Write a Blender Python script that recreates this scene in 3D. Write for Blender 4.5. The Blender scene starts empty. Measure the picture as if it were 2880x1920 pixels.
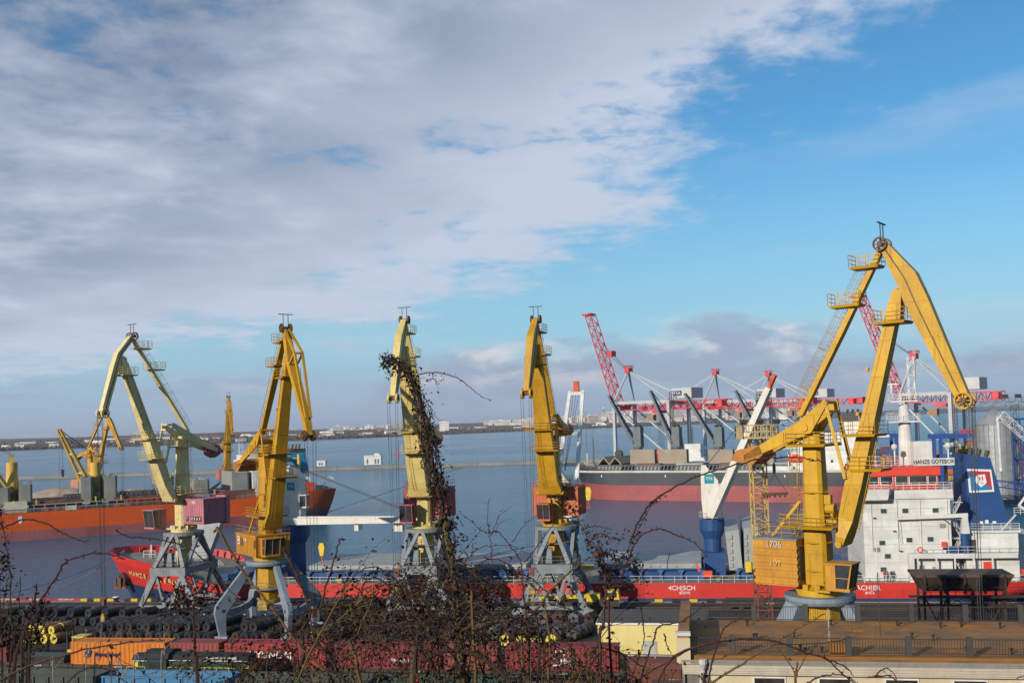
import bpy, bmesh, math, random
from math import *
from mathutils import Vector, Matrix
random.seed(11)
SC = bpy.context.scene
COL = SC.collection
# ---------------------------------------------------------------- camera
HC = 28.0                      # eye height above the quay
PR, PP = radians(1.85), radians(1.8)
FWD = Vector((0, cos(PP), sin(PP))); UP0 = Vector((0, -sin(PP), cos(PP))); RT0 = Vector((1, 0, 0))
CR = RT0*cos(PR) - UP0*sin(PR); CU = UP0*cos(PR) + RT0*sin(PR)
camd = bpy.data.cameras.new('camera'); cam = bpy.data.objects.new('camera', camd); COL.objects.link(cam)
cam.matrix_world = Matrix(((CR.x, CU.x, -FWD.x, 0), (CR.y, CU.y, -FWD.y, 0), (CR.z, CU.z, -FWD.z, HC), (0, 0, 0, 1)))
camd.sensor_width = 36; camd.lens = 35; camd.shift_y = 143/2880
camd.clip_start = 0.2; camd.clip_end = 90000
SC.camera = cam
# ---------------------------------------------------------------- sun, sky, exposure
SUN_AZ, SUN_EL = radians(-139), radians(19.5)    # azimuth from +Y towards +X
sd = bpy.data.lights.new('sun', 'SUN'); sd.energy = 4.7; sd.angle = radians(0.6); sd.color = (1.0, 0.90, 0.76)
sun = bpy.data.objects.new('sun', sd); COL.objects.link(sun)
sdir = Vector((sin(SUN_AZ)*cos(SUN_EL), cos(SUN_AZ)*cos(SUN_EL), sin(SUN_EL)))
sun.rotation_euler = sdir.to_track_quat('Z', 'Y').to_euler(); sun.location = sdir*200
SC.view_settings.view_transform = 'Standard'; SC.view_settings.look = 'None'
SC.view_settings.exposure = 0.0; SC.view_settings.gamma = 1.0; SC.view_settings.use_curve_mapping = False
SC.render.engine = 'CYCLES'
SC.cycles.use_denoising = True
SC.cycles.max_bounces = 6; SC.cycles.volume_bounces = 0; SC.cycles.transparent_max_bounces = 6
SC.cycles.caustics_reflective = False; SC.cycles.caustics_refractive = False; SC.cycles.sample_clamp_indirect = 4

class NT:
    """tiny node-graph writer"""
    def __init__(s, tree): s.t = tree; s.n = tree.nodes; s.l = tree.links
    def node(s, ty, **kw):
        n = s.n.new(ty)
        for k, v in kw.items(): setattr(n, k, v)
        return n
    def put(s, sock, v):
        if isinstance(v, bpy.types.NodeSocket): s.l.new(v, sock)
        elif v is not None: sock.default_value = v
    def m(s, op, a, b=None, c=None, clamp=False):
        n = s.node('ShaderNodeMath', operation=op, use_clamp=clamp)
        s.put(n.inputs[0], a); s.put(n.inputs[1], b); s.put(n.inputs[2], c); return n.outputs[0]
    def mr(s, v, a, b, c=0., d=1., smooth=False):
        n = s.node('ShaderNodeMapRange'); n.interpolation_type = 'SMOOTHSTEP' if smooth else 'LINEAR'
        s.put(n.inputs[0], v)
        for i, x in enumerate((a, b, c, d)): s.put(n.inputs[1+i], x)
        return n.outputs[0]
    def noise(s, vec, scale, detail=3, rough=.5, dist=0.):
        n = s.node('ShaderNodeTexNoise'); s.put(n.inputs['Vector'], vec)
        for k, x in (('Scale', scale), ('Detail', detail), ('Roughness', rough), ('Distortion', dist)): n.inputs[k].default_value = x
        return n.outputs[0]
    def mix(s, f, a, b, blend='MIX'):
        n = s.node('ShaderNodeMix', data_type='RGBA', blend_type=blend)
        s.put(n.inputs[0], f)
        s.put(n.inputs[6], a if isinstance(a, bpy.types.NodeSocket) else (*a, 1)); s.put(n.inputs[7], b if isinstance(b, bpy.types.NodeSocket) else (*b, 1))
        return n.outputs[2]
    def comb(s, x, y, z):
        n = s.node('ShaderNodeCombineXYZ')
        for i, v in enumerate((x, y, z)): s.put(n.inputs[i], v)
        return n.outputs[0]

def make_world():
    w = bpy.data.worlds.new('World'); SC.world = w; w.use_nodes = True
    T = NT(w.node_tree); T.n.clear()
    out = T.node('ShaderNodeOutputWorld'); bg = T.node('ShaderNodeBackground'); bg.inputs[1].default_value = 0.1
    T.l.new(bg.outputs[0], out.inputs[0])
    sky = T.node('ShaderNodeTexSky', sky_type='NISHITA'); sky.sun_disc = False
    sky.sun_elevation = SUN_EL; sky.sun_rotation = SUN_AZ; sky.air_density = 1.0; sky.dust_density = 0.4; sky.ozone_density = 3.0
    tc = T.node('ShaderNodeTexCoord'); sx = T.node('ShaderNodeSeparateXYZ'); T.l.new(tc.outputs['Generated'], sx.inputs[0])
    x, y, z = sx.outputs
    deg = 57.2958
    az = T.m('MULTIPLY', T.m('ARCTAN2', x, y), deg); el = T.m('MULTIPLY', T.m('ARCSINE', z), deg)
    # clear sky, a touch more cyan than the model gives
    clear = T.mix(1.0, sky.outputs[0], SKY_TINT, 'MULTIPLY')
    # flat cloud-layer coordinates
    zz = T.m('MAXIMUM', T.m('ADD', z, 0.10), 0.04)
    lay = T.comb(T.m('DIVIDE', x, zz), T.m('DIVIDE', y, zz), 0.)
    n_big = T.noise(lay, 0.9, 4, .5, .3); n_mid = T.noise(lay, 2.6, 5, .55, .4); n_fine = T.noise(lay, 9.0, 6, .6, .2)
    # deck covers the left and the top, its edge bends down to the left
    edge = T.m('SUBTRACT', 17.0, T.m('MULTIPLY', 26.0, T.m('EXPONENT', T.m('DIVIDE', T.m('SUBTRACT', 6.2, el), 5.5))))
    edge = T.m('ADD', T.m('MAXIMUM', edge, -60.), T.m('MULTIPLY', T.m('MAXIMUM', T.m('SUBTRACT', el, 17.5), 0.), 2.2))
    edge = T.m('MINIMUM', edge, 80.)
    side = T.m('MULTIPLY', T.m('SINE', T.m('DIVIDE', T.m('SUBTRACT', edge, az), deg)), deg)
    jit = T.m('ADD', T.m('MULTIPLY', T.m('SUBTRACT', n_mid, .5), 34.), T.m('MULTIPLY', T.m('SUBTRACT', n_fine, .5), 20.))
    jit = T.m('ADD', jit, T.m('MULTIPLY', T.m('SUBTRACT', n_big, .5), 34.))
    deck = T.mr(T.m('ADD', side, jit), -6., 8., 0., 1., True)
    # holes in the deck
    hole = T.mr(T.m('ADD', n_big, T.m('MULTIPLY', T.m('SUBTRACT', n_fine, .5), .35)), .33, .46, 0.2, 1., True)
    deck = T.m('MULTIPLY', deck, hole)
    # thin veils and wisps in the open part
    veil = T.mr(T.noise(T.comb(T.m('MULTIPLY', az, .030), T.m('MULTIPLY', el, .16), 3.1), 1.0, 5, .55, .5), .52, .78, 0., .55, True)
    # low banks near the horizon
    bankn = T.noise(T.comb(T.m('MULTIPLY', az, .075), T.m('MULTIPLY', el, .30), 7.7), 1.0, 6, .58, .3)
    bank = T.mr(T.m('SUBTRACT', bankn, T.m('MULTIPLY', T.m('ABSOLUTE', T.m('SUBTRACT', el, 2.3)), .062)), .33, .52, 0., 1., True)
    bank = T.m('MULTIPLY', bank, .9)
    base = T.mr(el, 0., 5.5, .82, 0., True)          # murk at the horizon
    # colours
    lum = T.mr(T.m('ADD', T.m('MULTIPLY', n_big, .55), T.m('ADD', T.m('MULTIPLY', n_mid, .40), T.m('MULTIPLY', n_fine, .16))), .41, .70)
    rim = T.mr(T.m('ADD', side, jit), 0., 30., .62, 0., True)   # thin sunlit edge of the deck
    lum = T.m('ADD', lum, rim, clamp=True)
    dcol = T.mix(lum, tuple(10*c for c in (.125, .185, .305)), tuple(10*c for c in (.55, .625, .765)))
    topn = T.noise(T.comb(T.m('MULTIPLY', az, .22), T.m('MULTIPLY', el, .55), 1.7), 1.0, 5, .6, .2)
    bl = T.m('MULTIPLY', T.mr(topn, .44, .66, 0., 1., True), T.mr(el, 1.4, 3.6, .1, 1.))
    bcol = T.mix(bl, tuple(10*c for c in (.345, .42, .56)), tuple(10*c for c in (.74, .71, .74)))
    clear = T.mix(T.mr(el, 2., 17., .78, 0., True), clear, tuple(10*c for c in (.37, .60, .74)))
    c = T.mix(veil, clear, tuple(10*c for c in (.58, .66, .76)))
    c = T.mix(base, c, tuple(10*c for c in (.36, .43, .60)))
    c = T.mix(bank, c, bcol)
    c = T.mix(deck, c, dcol)
    T.l.new(c, bg.inputs[0])
SKY_TINT = (.58, 1.10, 1.27)
make_world()

# ---------------------------------------------------------------- materials
MATS = {}
def mat(name, col, col2=None, sc=1.2, rough=.6, metal=0., bump=0., rust=0., streak=0., lo=.35, hi=.65, spec=.4, bsc=None, det=4, plates=None, rnd=0., flat=False):
    if name in MATS: return MATS[name]
    m = bpy.data.materials.new(name); m.use_nodes = True; MATS[name] = m
    T = NT(m.node_tree); b = T.n['Principled BSDF']
    tc = T.node('ShaderNodeTexCoord'); vec = tc.outputs['Object']
    c2 = col2 or tuple(x*.72 for x in col)
    c = T.mix(T.mr(T.noise(vec, sc, det, .6), lo, hi), col, c2)
    if streak:
        mp = T.node('ShaderNodeMapping'); T.l.new(vec, mp.inputs[0]); mp.inputs['Scale'].default_value = (2.2, 2.2, .13)
        f = T.mr(T.noise(mp.outputs[0], 1.6, 5, .65), .52, .74, 0., streak)
        c = T.mix(f, c, tuple(x*.45+.01 for x in col))
    if rust:
        mp = T.node('ShaderNodeMapping'); T.l.new(vec, mp.inputs[0]); mp.inputs['Scale'].default_value = (1.5, 1.5, .45)
        f = T.mr(T.noise(mp.outputs[0], 1.7, 7, .7), .66-.12*rust, .74-.08*rust, 0., .85)
        c = T.mix(f, c, (.17, .065, .025))
    if plates:      # welded plates: each its own tone, joints a shade darker
        sp = T.node('ShaderNodeSeparateXYZ'); T.l.new(vec, sp.inputs[0])
        v2 = T.comb(sp.outputs[0], sp.outputs[1], 0.) if flat else T.comb(T.m('ADD', sp.outputs[0], T.m('MULTIPLY', sp.outputs[1], .6)), sp.outputs[2], 0.)
        bk = T.node('ShaderNodeTexBrick'); T.l.new(v2, bk.inputs['Vector']); bk.inputs['Scale'].default_value = 1.
        bk.inputs['Color1'].default_value = (1, 1, 1, 1); bk.inputs['Color2'].default_value = (.80, .80, .80, 1); bk.inputs['Mortar'].default_value = (.62, .60, .58, 1)
        bk.inputs['Mortar Size'].default_value = .012*plates[1]; bk.inputs['Brick Width'].default_value = plates[0]; bk.inputs['Row Height'].default_value = plates[1]
        c = T.mix(.8, c, bk.outputs[0], 'MULTIPLY')
    if rnd:
        oi = T.node('ShaderNodeObjectInfo'); c = T.mix(1., c, T.comb(*[T.mr(oi.outputs['Random'], 0., 1., 1-rnd, 1+rnd)]*3), 'MULTIPLY')
    T.l.new(c, b.inputs['Base Color'])
    b.inputs['Roughness'].default_value = rough; b.inputs['Metallic'].default_value = metal
    b.inputs['Specular IOR Level'].default_value = spec
    if bump:
        bp = T.node('ShaderNodeBump'); bp.inputs['Strength'].default_value = min(1, bump); bp.inputs['Distance'].default_value = .05
        T.l.new(T.noise(vec, bsc or sc*6, 4, .6), bp.inputs['Height']); T.l.new(bp.outputs[0], b.inputs['Normal'])
    return m

# ---------------------------------------------------------------- mesh builder
class MB:
    def __init__(s, xf=None): s.v = []; s.f = []; s.xf = xf
    def add(s, vs, fs):
        o = len(s.v)
        if s.xf is not None: vs = [s.xf @ Vector(p) for p in vs]
        s.v.extend(tuple(p) for p in vs); s.f.extend(tuple(o+i for i in f) for f in fs); return s
    def hexa(s, p):   # 8 points: bottom ring 0-3, top ring 4-7
        return s.add(p, [(3, 2, 1, 0), (4, 5, 6, 7), (0, 1, 5, 4), (1, 2, 6, 5), (2, 3, 7, 6), (3, 0, 4, 7)])
    def box(s, x0, x1, y0, y1, z0, z1):
        return s.hexa([(x0, y0, z0), (x1, y0, z0), (x1, y1, z0), (x0, y1, z0), (x0, y0, z1), (x1, y0, z1), (x1, y1, z1), (x0, y1, z1)])
    def cbox(s, c, sx, sy, sz): return s.box(c[0]-sx/2, c[0]+sx/2, c[1]-sy/2, c[1]+sy/2, c[2]-sz/2, c[2]+sz/2)
    def beam(s, a, b, w, h, w1=None, h1=None, side=None):
        """box from a to b; w is across (along side), h is the other way"""
        a, b = Vector(a), Vector(b); d = (b-a).normalized()
        sd = Vector(side) if side else (d.cross(Vector((0, 0, 1))) if abs(d.z) < .99 else Vector((1, 0, 0)))
        sd = (sd - d*sd.dot(d)).normalized(); up = sd.cross(d)
        w1 = w if w1 is None else w1; h1 = h if h1 is None else h1
        q = lambda p, ww, hh: [p-sd*ww/2-up*hh/2, p+sd*ww/2-up*hh/2, p+sd*ww/2+up*hh/2, p-sd*ww/2+up*hh/2]
        return s.hexa(q(a, w, h)[::-1] + q(b, w1, h1)[::-1])
    def cyl(s, a, b, r, r1=None, n=12, caps=True):
        a, b = Vector(a), Vector(b); d = (b-a).normalized(); r1 = r if r1 is None else r1
        e = d.orthogonal().normalized(); g = d.cross(e)
        vs = []
        for p, rr in ((a, r), (b, r1)):
            vs += [p + (e*cos(2*pi*i/n) + g*sin(2*pi*i/n))*rr for i in range(n)]
        fs = [(i, (i+1) % n, n+(i+1) % n, n+i) for i in range(n)]
        if caps: fs += [tuple(range(n))[::-1], tuple(range(n, 2*n))]
        return s.add(vs, fs)
    def tube(s, pts, r, n=5, r1=None):
        pts = [Vector(p) for p in pts]; m = len(pts)
        if m < 2: return s
        r1 = r if r1 is None else r1
        d0 = (pts[1]-pts[0]).normalized(); e = d0.orthogonal().normalized()
        vs = []; fs = []
        for k, p in enumerate(pts):
            d = (pts[min(k+1, m-1)]-pts[max(k-1, 0)]).normalized()
            e = (e - d*e.dot(d)).normalized(); g = d.cross(e)
            rr = r + (r1-r)*k/(m-1)
            vs += [p + (e*cos(2*pi*i/n) + g*sin(2*pi*i/n))*rr for i in range(n)]
        for k in range(m-1):
            fs += [(k*n+i, k*n+(i+1) % n, (k+1)*n+(i+1) % n, (k+1)*n+i) for i in range(n)]
        fs += [tuple(range(n))[::-1], tuple(range((m-1)*n, m*n))]
        return s.add(vs, fs)
    def prism(s, poly, ext):
        """closed polygon extruded both ways by half of ext"""
        ext = Vector(ext)/2; n = len(poly)
        vs = [Vector(p)-ext for p in poly] + [Vector(p)+ext for p in poly]
        fs = [tuple(range(n)), tuple(range(n, 2*n))[::-1]] + [(i, n+i, n+(i+1) % n, (i+1) % n) for i in range(n)]
        return s.add(vs, fs)
    def lathe(s, c, prof, n=16, axis=(0, 0, 1), close=True):
        ax = Vector(axis).normalized(); e = ax.orthogonal().normalized(); g = ax.cross(e); c = Vector(c); m = len(prof)
        vs = []
        for r, h in prof: vs += [c + ax*h + (e*cos(2*pi*i/n)+g*sin(2*pi*i/n))*r for i in range(n)]
        fs = []
        for k in range(m-1 if not close else m):
            k2 = (k+1) % m
            fs += [(k*n+i, k*n+(i+1) % n, k2*n+(i+1) % n, k2*n+i) for i in range(n)]
        return s.add(vs, fs)
    def loft(s, rings, caps=True):
        n = len(rings[0]); vs = [p for r in rings for p in r]; fs = []
        for k in range(len(rings)-1):
            fs += [(k*n+i, k*n+(i+1) % n, (k+1)*n+(i+1) % n, (k+1)*n+i) for i in range(n)]
        if caps: fs += [tuple(range(n))[::-1], tuple(range((len(rings)-1)*n, len(rings)*n))]
        return s.add(vs, fs)
    def grid(s, rows):
        n = len(rows[0]); vs = [p for r in rows for p in r]
        return s.add(vs, [(k*n+i, k*n+i+1, (k+1)*n+i+1, (k+1)*n+i) for k in range(len(rows)-1) for i in range(n-1)])
    def truss(s, a, b, w, h, n, r=.06, side=None, n4=4):
        """four-chord lattice girder"""
        a, b = Vector(a), Vector(b); d = (b-a).normalized()
        sd = Vector(side) if side else (d.cross(Vector((0, 0, 1))) if abs(d.z) < .95 else Vector((1, 0, 0)))
        sd = (sd - d*sd.dot(d)).normalized(); up = sd.cross(d)
        cs = [(-w/2, -h/2), (w/2, -h/2), (w/2, h/2), (-w/2, h/2)]
        P = lambda k, i: a + (b-a)*(k/n) + sd*cs[i % 4][0] + up*cs[i % 4][1]
        for i in range(4): s.cyl(P(0, i), P(n, i), r, n=n4)
        for k in range(n):
            for i in range(4):
                o = (k+i) % 2
                s.cyl(P(k, i+o), P(k+1, i+1-o), r*.6, n=3, caps=False)
        for k in range(0, n+1, 2):
            for i in range(4): s.cyl(P(k, i), P(k, i+1), r*.6, n=3, caps=False)
        return s
    def rail(s, pts, h=1.05, r=.025, step=1.6, bars=2, closed=False):
        pts = [Vector(p) for p in pts]
        if closed: pts = pts + [pts[0]]
        up = Vector((0, 0, h))
        for a, b in zip(pts, pts[1:]):
            for k in range(1, bars+1): s.cyl(a+up*k/bars, b+up*k/bars, r, n=4, caps=False)
            n = max(1, round((b-a).length/step))
            for i in range(n+1):
                p = a.lerp(b, i/n); s.cyl(p, p+up, r, n=4, caps=False)
        return s
    def ladder(s, a, b, w=.5, side=(0, 1, 0), cage=None, step=.45, r=.03):
        a, b = Vector(a), Vector(b); sd = Vector(side).normalized()*w/2; L = (b-a).length
        s.cyl(a-sd, b-sd, r, n=4); s.cyl(a+sd, b+sd, r, n=4)
        n = int(L/step)
        for i in range(1, n): p = a.lerp(b, i/n); s.cyl(p-sd, p+sd, r*.7, n=3, caps=False)
        if cage:
            cg = Vector(cage); sdn = sd*1.7
            m = max(2, int(L/1.5)); ring = lambda p: [p-sd, p-sdn*.9+cg*.45, p-sdn*.5+cg*.9, p+sdn*.5+cg*.9, p+sdn*.9+cg*.45, p+sd]
            for i in range(m+1): s.tube(ring(a.lerp(b, i/m)), r*.8, 3)
            for k in (1, 2, 3, 4): s.cyl(ring(a)[k], ring(b)[k], r*.6, n=3, caps=False)
        return s
    def mesh(s, name, smooth=False):
        me = bpy.data.meshes.new(name); me.from_pydata(s.v, [], s.f); me.update()
        if smooth:
            me.polygons.foreach_set('use_smooth', [True]*len(me.polygons))
        return me

def link(o, parent=None):
    COL.objects.link(o)
    if parent is not None: o.parent = parent
    return o
def tag(o, label=None, cat=None, group=None, kind=None):
    for k, v in (('label', label), ('category', cat), ('group', group), ('kind', kind)):
        if v: o[k] = v
    return o
def part(name, mb, m, parent, smooth=False, label=None, kind=None):
    me = mb.mesh(name, smooth) if isinstance(mb, MB) else mb
    if m and not me.materials: me.materials.append(m)
    o = link(bpy.data.objects.new(name, me), parent); tag(o, label, kind=kind); return o
def thing(name, label, cat, loc=(0, 0, 0), rz=0., group=None):
    o = bpy.data.objects.new(name, None); o.empty_display_size = .3; COL.objects.link(o)
    o.location = loc; o.rotation_euler = (0, 0, rz); return tag(o, label, cat, group)
def solo(name, mb, m, label, cat, loc=(0, 0, 0), rz=0., group=None, smooth=False):
    o = part(name, mb, m, None, smooth); o.location = loc; o.rotation_euler = (0, 0, rz); return tag(o, label, cat, group)
def struct(name, mb, m, smooth=False, kind='structure'):
    o = part(name, mb, m, None, smooth); o['kind'] = kind; return o
def copy_tree(o, parent=None):
    c = o.copy(); link(c, parent)
    for ch in list(o.children): copy_tree(ch, c)
    return c
def text(s, name, parent, loc, right, up, size, m, align='CENTER', ext=.01, sx=1.):
    cu = bpy.data.curves.new(name, 'FONT'); cu.body = s; cu.size = size; cu.align_x = align; cu.align_y = 'CENTER'; cu.extrude = ext
    cu.resolution_u = 3; cu.offset = .012*size; cu.materials.append(m)
    tmp = bpy.data.objects.new(name, cu); me = bpy.data.meshes.new_from_object(tmp); bpy.data.objects.remove(tmp); bpy.data.curves.remove(cu)
    if not me.materials: me.materials.append(m)
    o = link(bpy.data.objects.new(name, me), parent)
    r = Vector(right).normalized(); u = Vector(up); u = (u-r*u.dot(r)).normalized(); n = r.cross(u)
    o.matrix_local = Matrix(((r.x*sx, u.x, n.x, loc[0]), (r.y*sx, u.y, n.y, loc[1]), (r.z*sx, u.z, n.z, loc[2]), (0, 0, 0, 1)))
    return o
RZ = lambda a: Matrix.Rotation(a, 4, 'Z')
TR = lambda x, y, z=0: Matrix.Translation((x, y, z))
# surveying helpers: where a sight line from the eye meets a depth or a height
def ray(x, y): return CR*(x-1440) + CU*(143-(y-960)) + FWD*2800
def W(x, y, D): d = ray(x, y); return Vector((0, 0, HC)) + d*(D/d.y)
def G(x, y, z=0.): d = ray(x, y); return Vector((0, 0, HC)) + d*((z-HC)/d.z)
TH = radians(10.7); CT, ST = cos(TH), sin(TH)      # the quay runs 10.7 degrees off the picture plane
def Q(u, w, z=0.): return Vector((u*CT+w*ST, -u*ST+w*CT, z))
QR = -TH
def P(name, *a, **k): return mat(name, *a, **k)
WATER = -2.0
def nth(k):
    return str(k)+('th' if 10 < k % 100 < 20 else {1: 'st', 2: 'nd', 3: 'rd'}.get(k % 10, 'th'))
# ================================================================ setting
def water_mat():
    m = bpy.data.materials.new('sea_water'); m.use_nodes = True; T = NT(m.node_tree); b = T.n['Principled BSDF']
    geo = T.node('ShaderNodeNewGeometry'); vec = geo.outputs['Position']
    big = T.noise(vec, .012, 3, .5)
    c = T.mix(T.mr(big, .35, .65), (.008, .10, .18), (.012, .12, .205))
    T.l.new(c, b.inputs['Base Color']); b.inputs['Roughness'].default_value = .16; b.inputs['IOR'].default_value = 1.33
    mp = T.node('ShaderNodeMapping'); T.l.new(vec, mp.inputs[0]); mp.inputs['Scale'].default_value = (1., 1.6, 1.); mp.inputs['Rotation'].default_value = (0, 0, .4)
    h = T.m('ADD', T.m('MULTIPLY', T.noise(mp.outputs[0], .9, 3, .6), .8), T.m('ADD', T.noise(mp.outputs[0], .22, 3, .55), T.m('MULTIPLY', T.noise(mp.outputs[0], .045, 2, .5), 1.6)))
    calm = T.mr(T.noise(vec, .006, 3, .55), .38, .62, .45, 1.)
    # sheltered basin near the quay is calmer than the open roads
    sp = T.node('ShaderNodeSeparateXYZ'); T.l.new(vec, sp.inputs[0])
    open_ = T.mr(sp.outputs[1], 180., 480., .85, 1.)
    bp = T.node('ShaderNodeBump'); bp.inputs['Distance'].default_value = 1.1
    T.l.new(T.m('MULTIPLY', calm, open_), bp.inputs['Strength']); T.l.new(h, bp.inputs['Height']); T.l.new(bp.outputs[0], b.inputs['Normal'])
    return m
S = 27000.
mb = MB(); mb.grid([[(x, y, WATER) for x in (-S, -3000, -600, 0, 600, 3000, S)] for y in (-1500, 0, 150, 400, 1000, 4000, S)])
sea = struct('sea', mb, water_mat())

asphalt = mat('yard_asphalt', (.026, .025, .025), (.05, .046, .043), .25, .85, bump=.4, bsc=9, spec=.25)
concrete = mat('quay_concrete', (.30, .28, .25), (.19, .175, .155), .6, .85, bump=.4, bsc=5)
quay_w = 155.2
mb = MB(TR(0, 0, 0) @ RZ(QR)); mb.box(-420, 300, 20, quay_w-.7, -4.5, 0)
struct('quay', mb, asphalt)
mb = MB(RZ(QR))
random.seed(3)
for i in range(60):
    u = -300+i*8
    mb.box(u, u+7.96, quay_w-.68, quay_w+.0, -4.4, .06)
struct('quay_edge', mb, concrete)

# hillside the photographer stands on
soil = mat('hill_soil', (.055, .04, .025), (.10, .075, .045), .8, .95, bump=.8, bsc=5)
def hillz(y): return min(33., 26.3+max(0., -y-7)*1.15) if y < 1.5 else (26.3-(y-1.5)*.45 if y < 12 else max(.05, 21.57-(y-12)*.78))
rows = []
random.seed(5)
for j in range(40):
    y = -60 + j*2.75; row = []
    for i in range(60):
        x = -330+i*9.
        base = hillz(y)
        base = base + (random.random()-.5)*(.25 if y > -12 else 3.0)
        if y > 42: base = -.35
        row.append((x, y, base))
    rows.append(row)
mb = MB(); mb.grid(rows); struct('hillside', mb, soil, True)

# far shore: low wooded coast from near on the left to far on the right
coast = [(-700, 1292, 2050), (0, 1268, 2760), (300, 1258, 2900), (560, 1252, 2850), (940, 1234, 3060), (1250, 1221, 3450), (1480, 1212, 3800), (1700, 1203, 4130), (2100, 1186, 4900), (2400, 1172, 6300), (2650, 1161, 8200), (3300, 1133, 11000)]
cp = []
for x, y, D in coast:
    d = ray(x, y); X = d.x/d.y*D; cp.append((X, D))
def coast_at(t):
    k = min(int(t), len(cp)-2); f = t-k; return Vector((cp[k][0]*(1-f)+cp[k+1][0]*f, cp[k][1]*(1-f)+cp[k+1][1]*f, 0))
rows = []; random.seed(8)
N = 220
lf = lambda t: .5+.5*sin(t*2.3+1)*sin(t*5.1+.4)
for k in range(N+1):
    t = k/N*(len(cp)-1.001); p = coast_at(t); out = Vector((p.x, p.y, 0)).normalized(); sc_ = p.length/3000.
    row = []
    hgt = [(-30, -4), (0, -1.6), (25, 2), (70, 9+5*lf(t)), (160, 16+9*lf(t*1.7)), (420, 26+14*lf(t*.8)), (900, 34+20*lf(t*.6+2)), (1800, 52+22*lf(t*.5+1)), (4200, 78+18*lf(t*.4))]
    for i, (d, h) in enumerate(hgt):
        h2 = h*(.40+.16*min(1, max(0, (k/N-.3)/.3))) if h > 0 else h
        q = p + out*d*max(.8, sc_); row.append((q.x, q.y, h2*(1+.10*(random.random()-.5)) if i > 1 else h2))
    rows.append(row)
cm = mat('coast_scrub', (.05, .05, .035), (.13, .10, .075), .012, .95, lo=.4, hi=.6)
mb = MB(); mb.grid(rows); struct('far_coast', mb, cm)
COAST_H = rows
# ================================================================ portal cranes
GREYP = mat('portal_grey', (.22, .245, .26), (.16, .175, .185), .7, .6, rust=.25, streak=.3)
STEELB = mat('portal_blue_grey', (.215, .27, .32), (.16, .20, .24), .7, .6, rust=.2, streak=.3)
DARKST = mat('dark_steel', (.035, .033, .032), (.06, .05, .045), 2., .6, rust=.2)
ROPE = mat('wire_rope', (.05, .05, .055), (.03, .03, .03), 4, .6)
GLASS = mat('cab_glass', (.025, .032, .036), (.05, .06, .065), .6, .12, spec=.8)
WHITEP = mat('white_lettering', (.72, .71, .68), (.6, .58, .54), 2., .6)
SHEAVE = mat('sheave_rusty_brown', (.17, .085, .035), (.10, .05, .025), 2., .7)
HOOKY = mat('hook_yellow', (.45, .30, .05), (.10, .07, .03), 2., .6)

def sheave(parent, c, r, w, m, xf, axis=(0, 1, 0)):
    mb = MB(xf); ax = Vector(axis); c = Vector(c)
    mb.lathe(c, [(r, -w/2), (r, w/2), (r*.82, w/2), (r*.82, -w/2)], 20, axis)
    e = ax.orthogonal().normalized(); g = ax.cross(e)
    for k in range(8):
        a = k*pi/4; d = e*cos(a)+g*sin(a); mb.beam(c+d*.12, c+d*r*.86, w*.4, r*.10, side=axis)
    mb.cyl(c-ax*w*.65, c+ax*w*.65, r*.2, n=10)
    return part('sheave', mb, m, parent)

def platform(parent, m, xf, x0, x1, y0, y1, z, name='platform', h=1.1, skip=None, slope=.0):
    mb = MB(xf); mb.hexa([(x0+.15, y0+.1, z-.22), (x1-.15, y0+.1, z-.22), (x1-.15, y1-.1, z-.22), (x0+.15, y1-.1, z-.22), (x0, y0, z), (x1, y0, z), (x1, y1, z), (x0, y1, z)])
    o = part(name, mb, m, parent)
    r = MB(xf); r.rail([(x0, y0, z), (x1, y0, z), (x1, y1, z), (x0, y1, z)], h, .03, 1.0, 3, True)
    part('railing', r, m, o); return o

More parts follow.
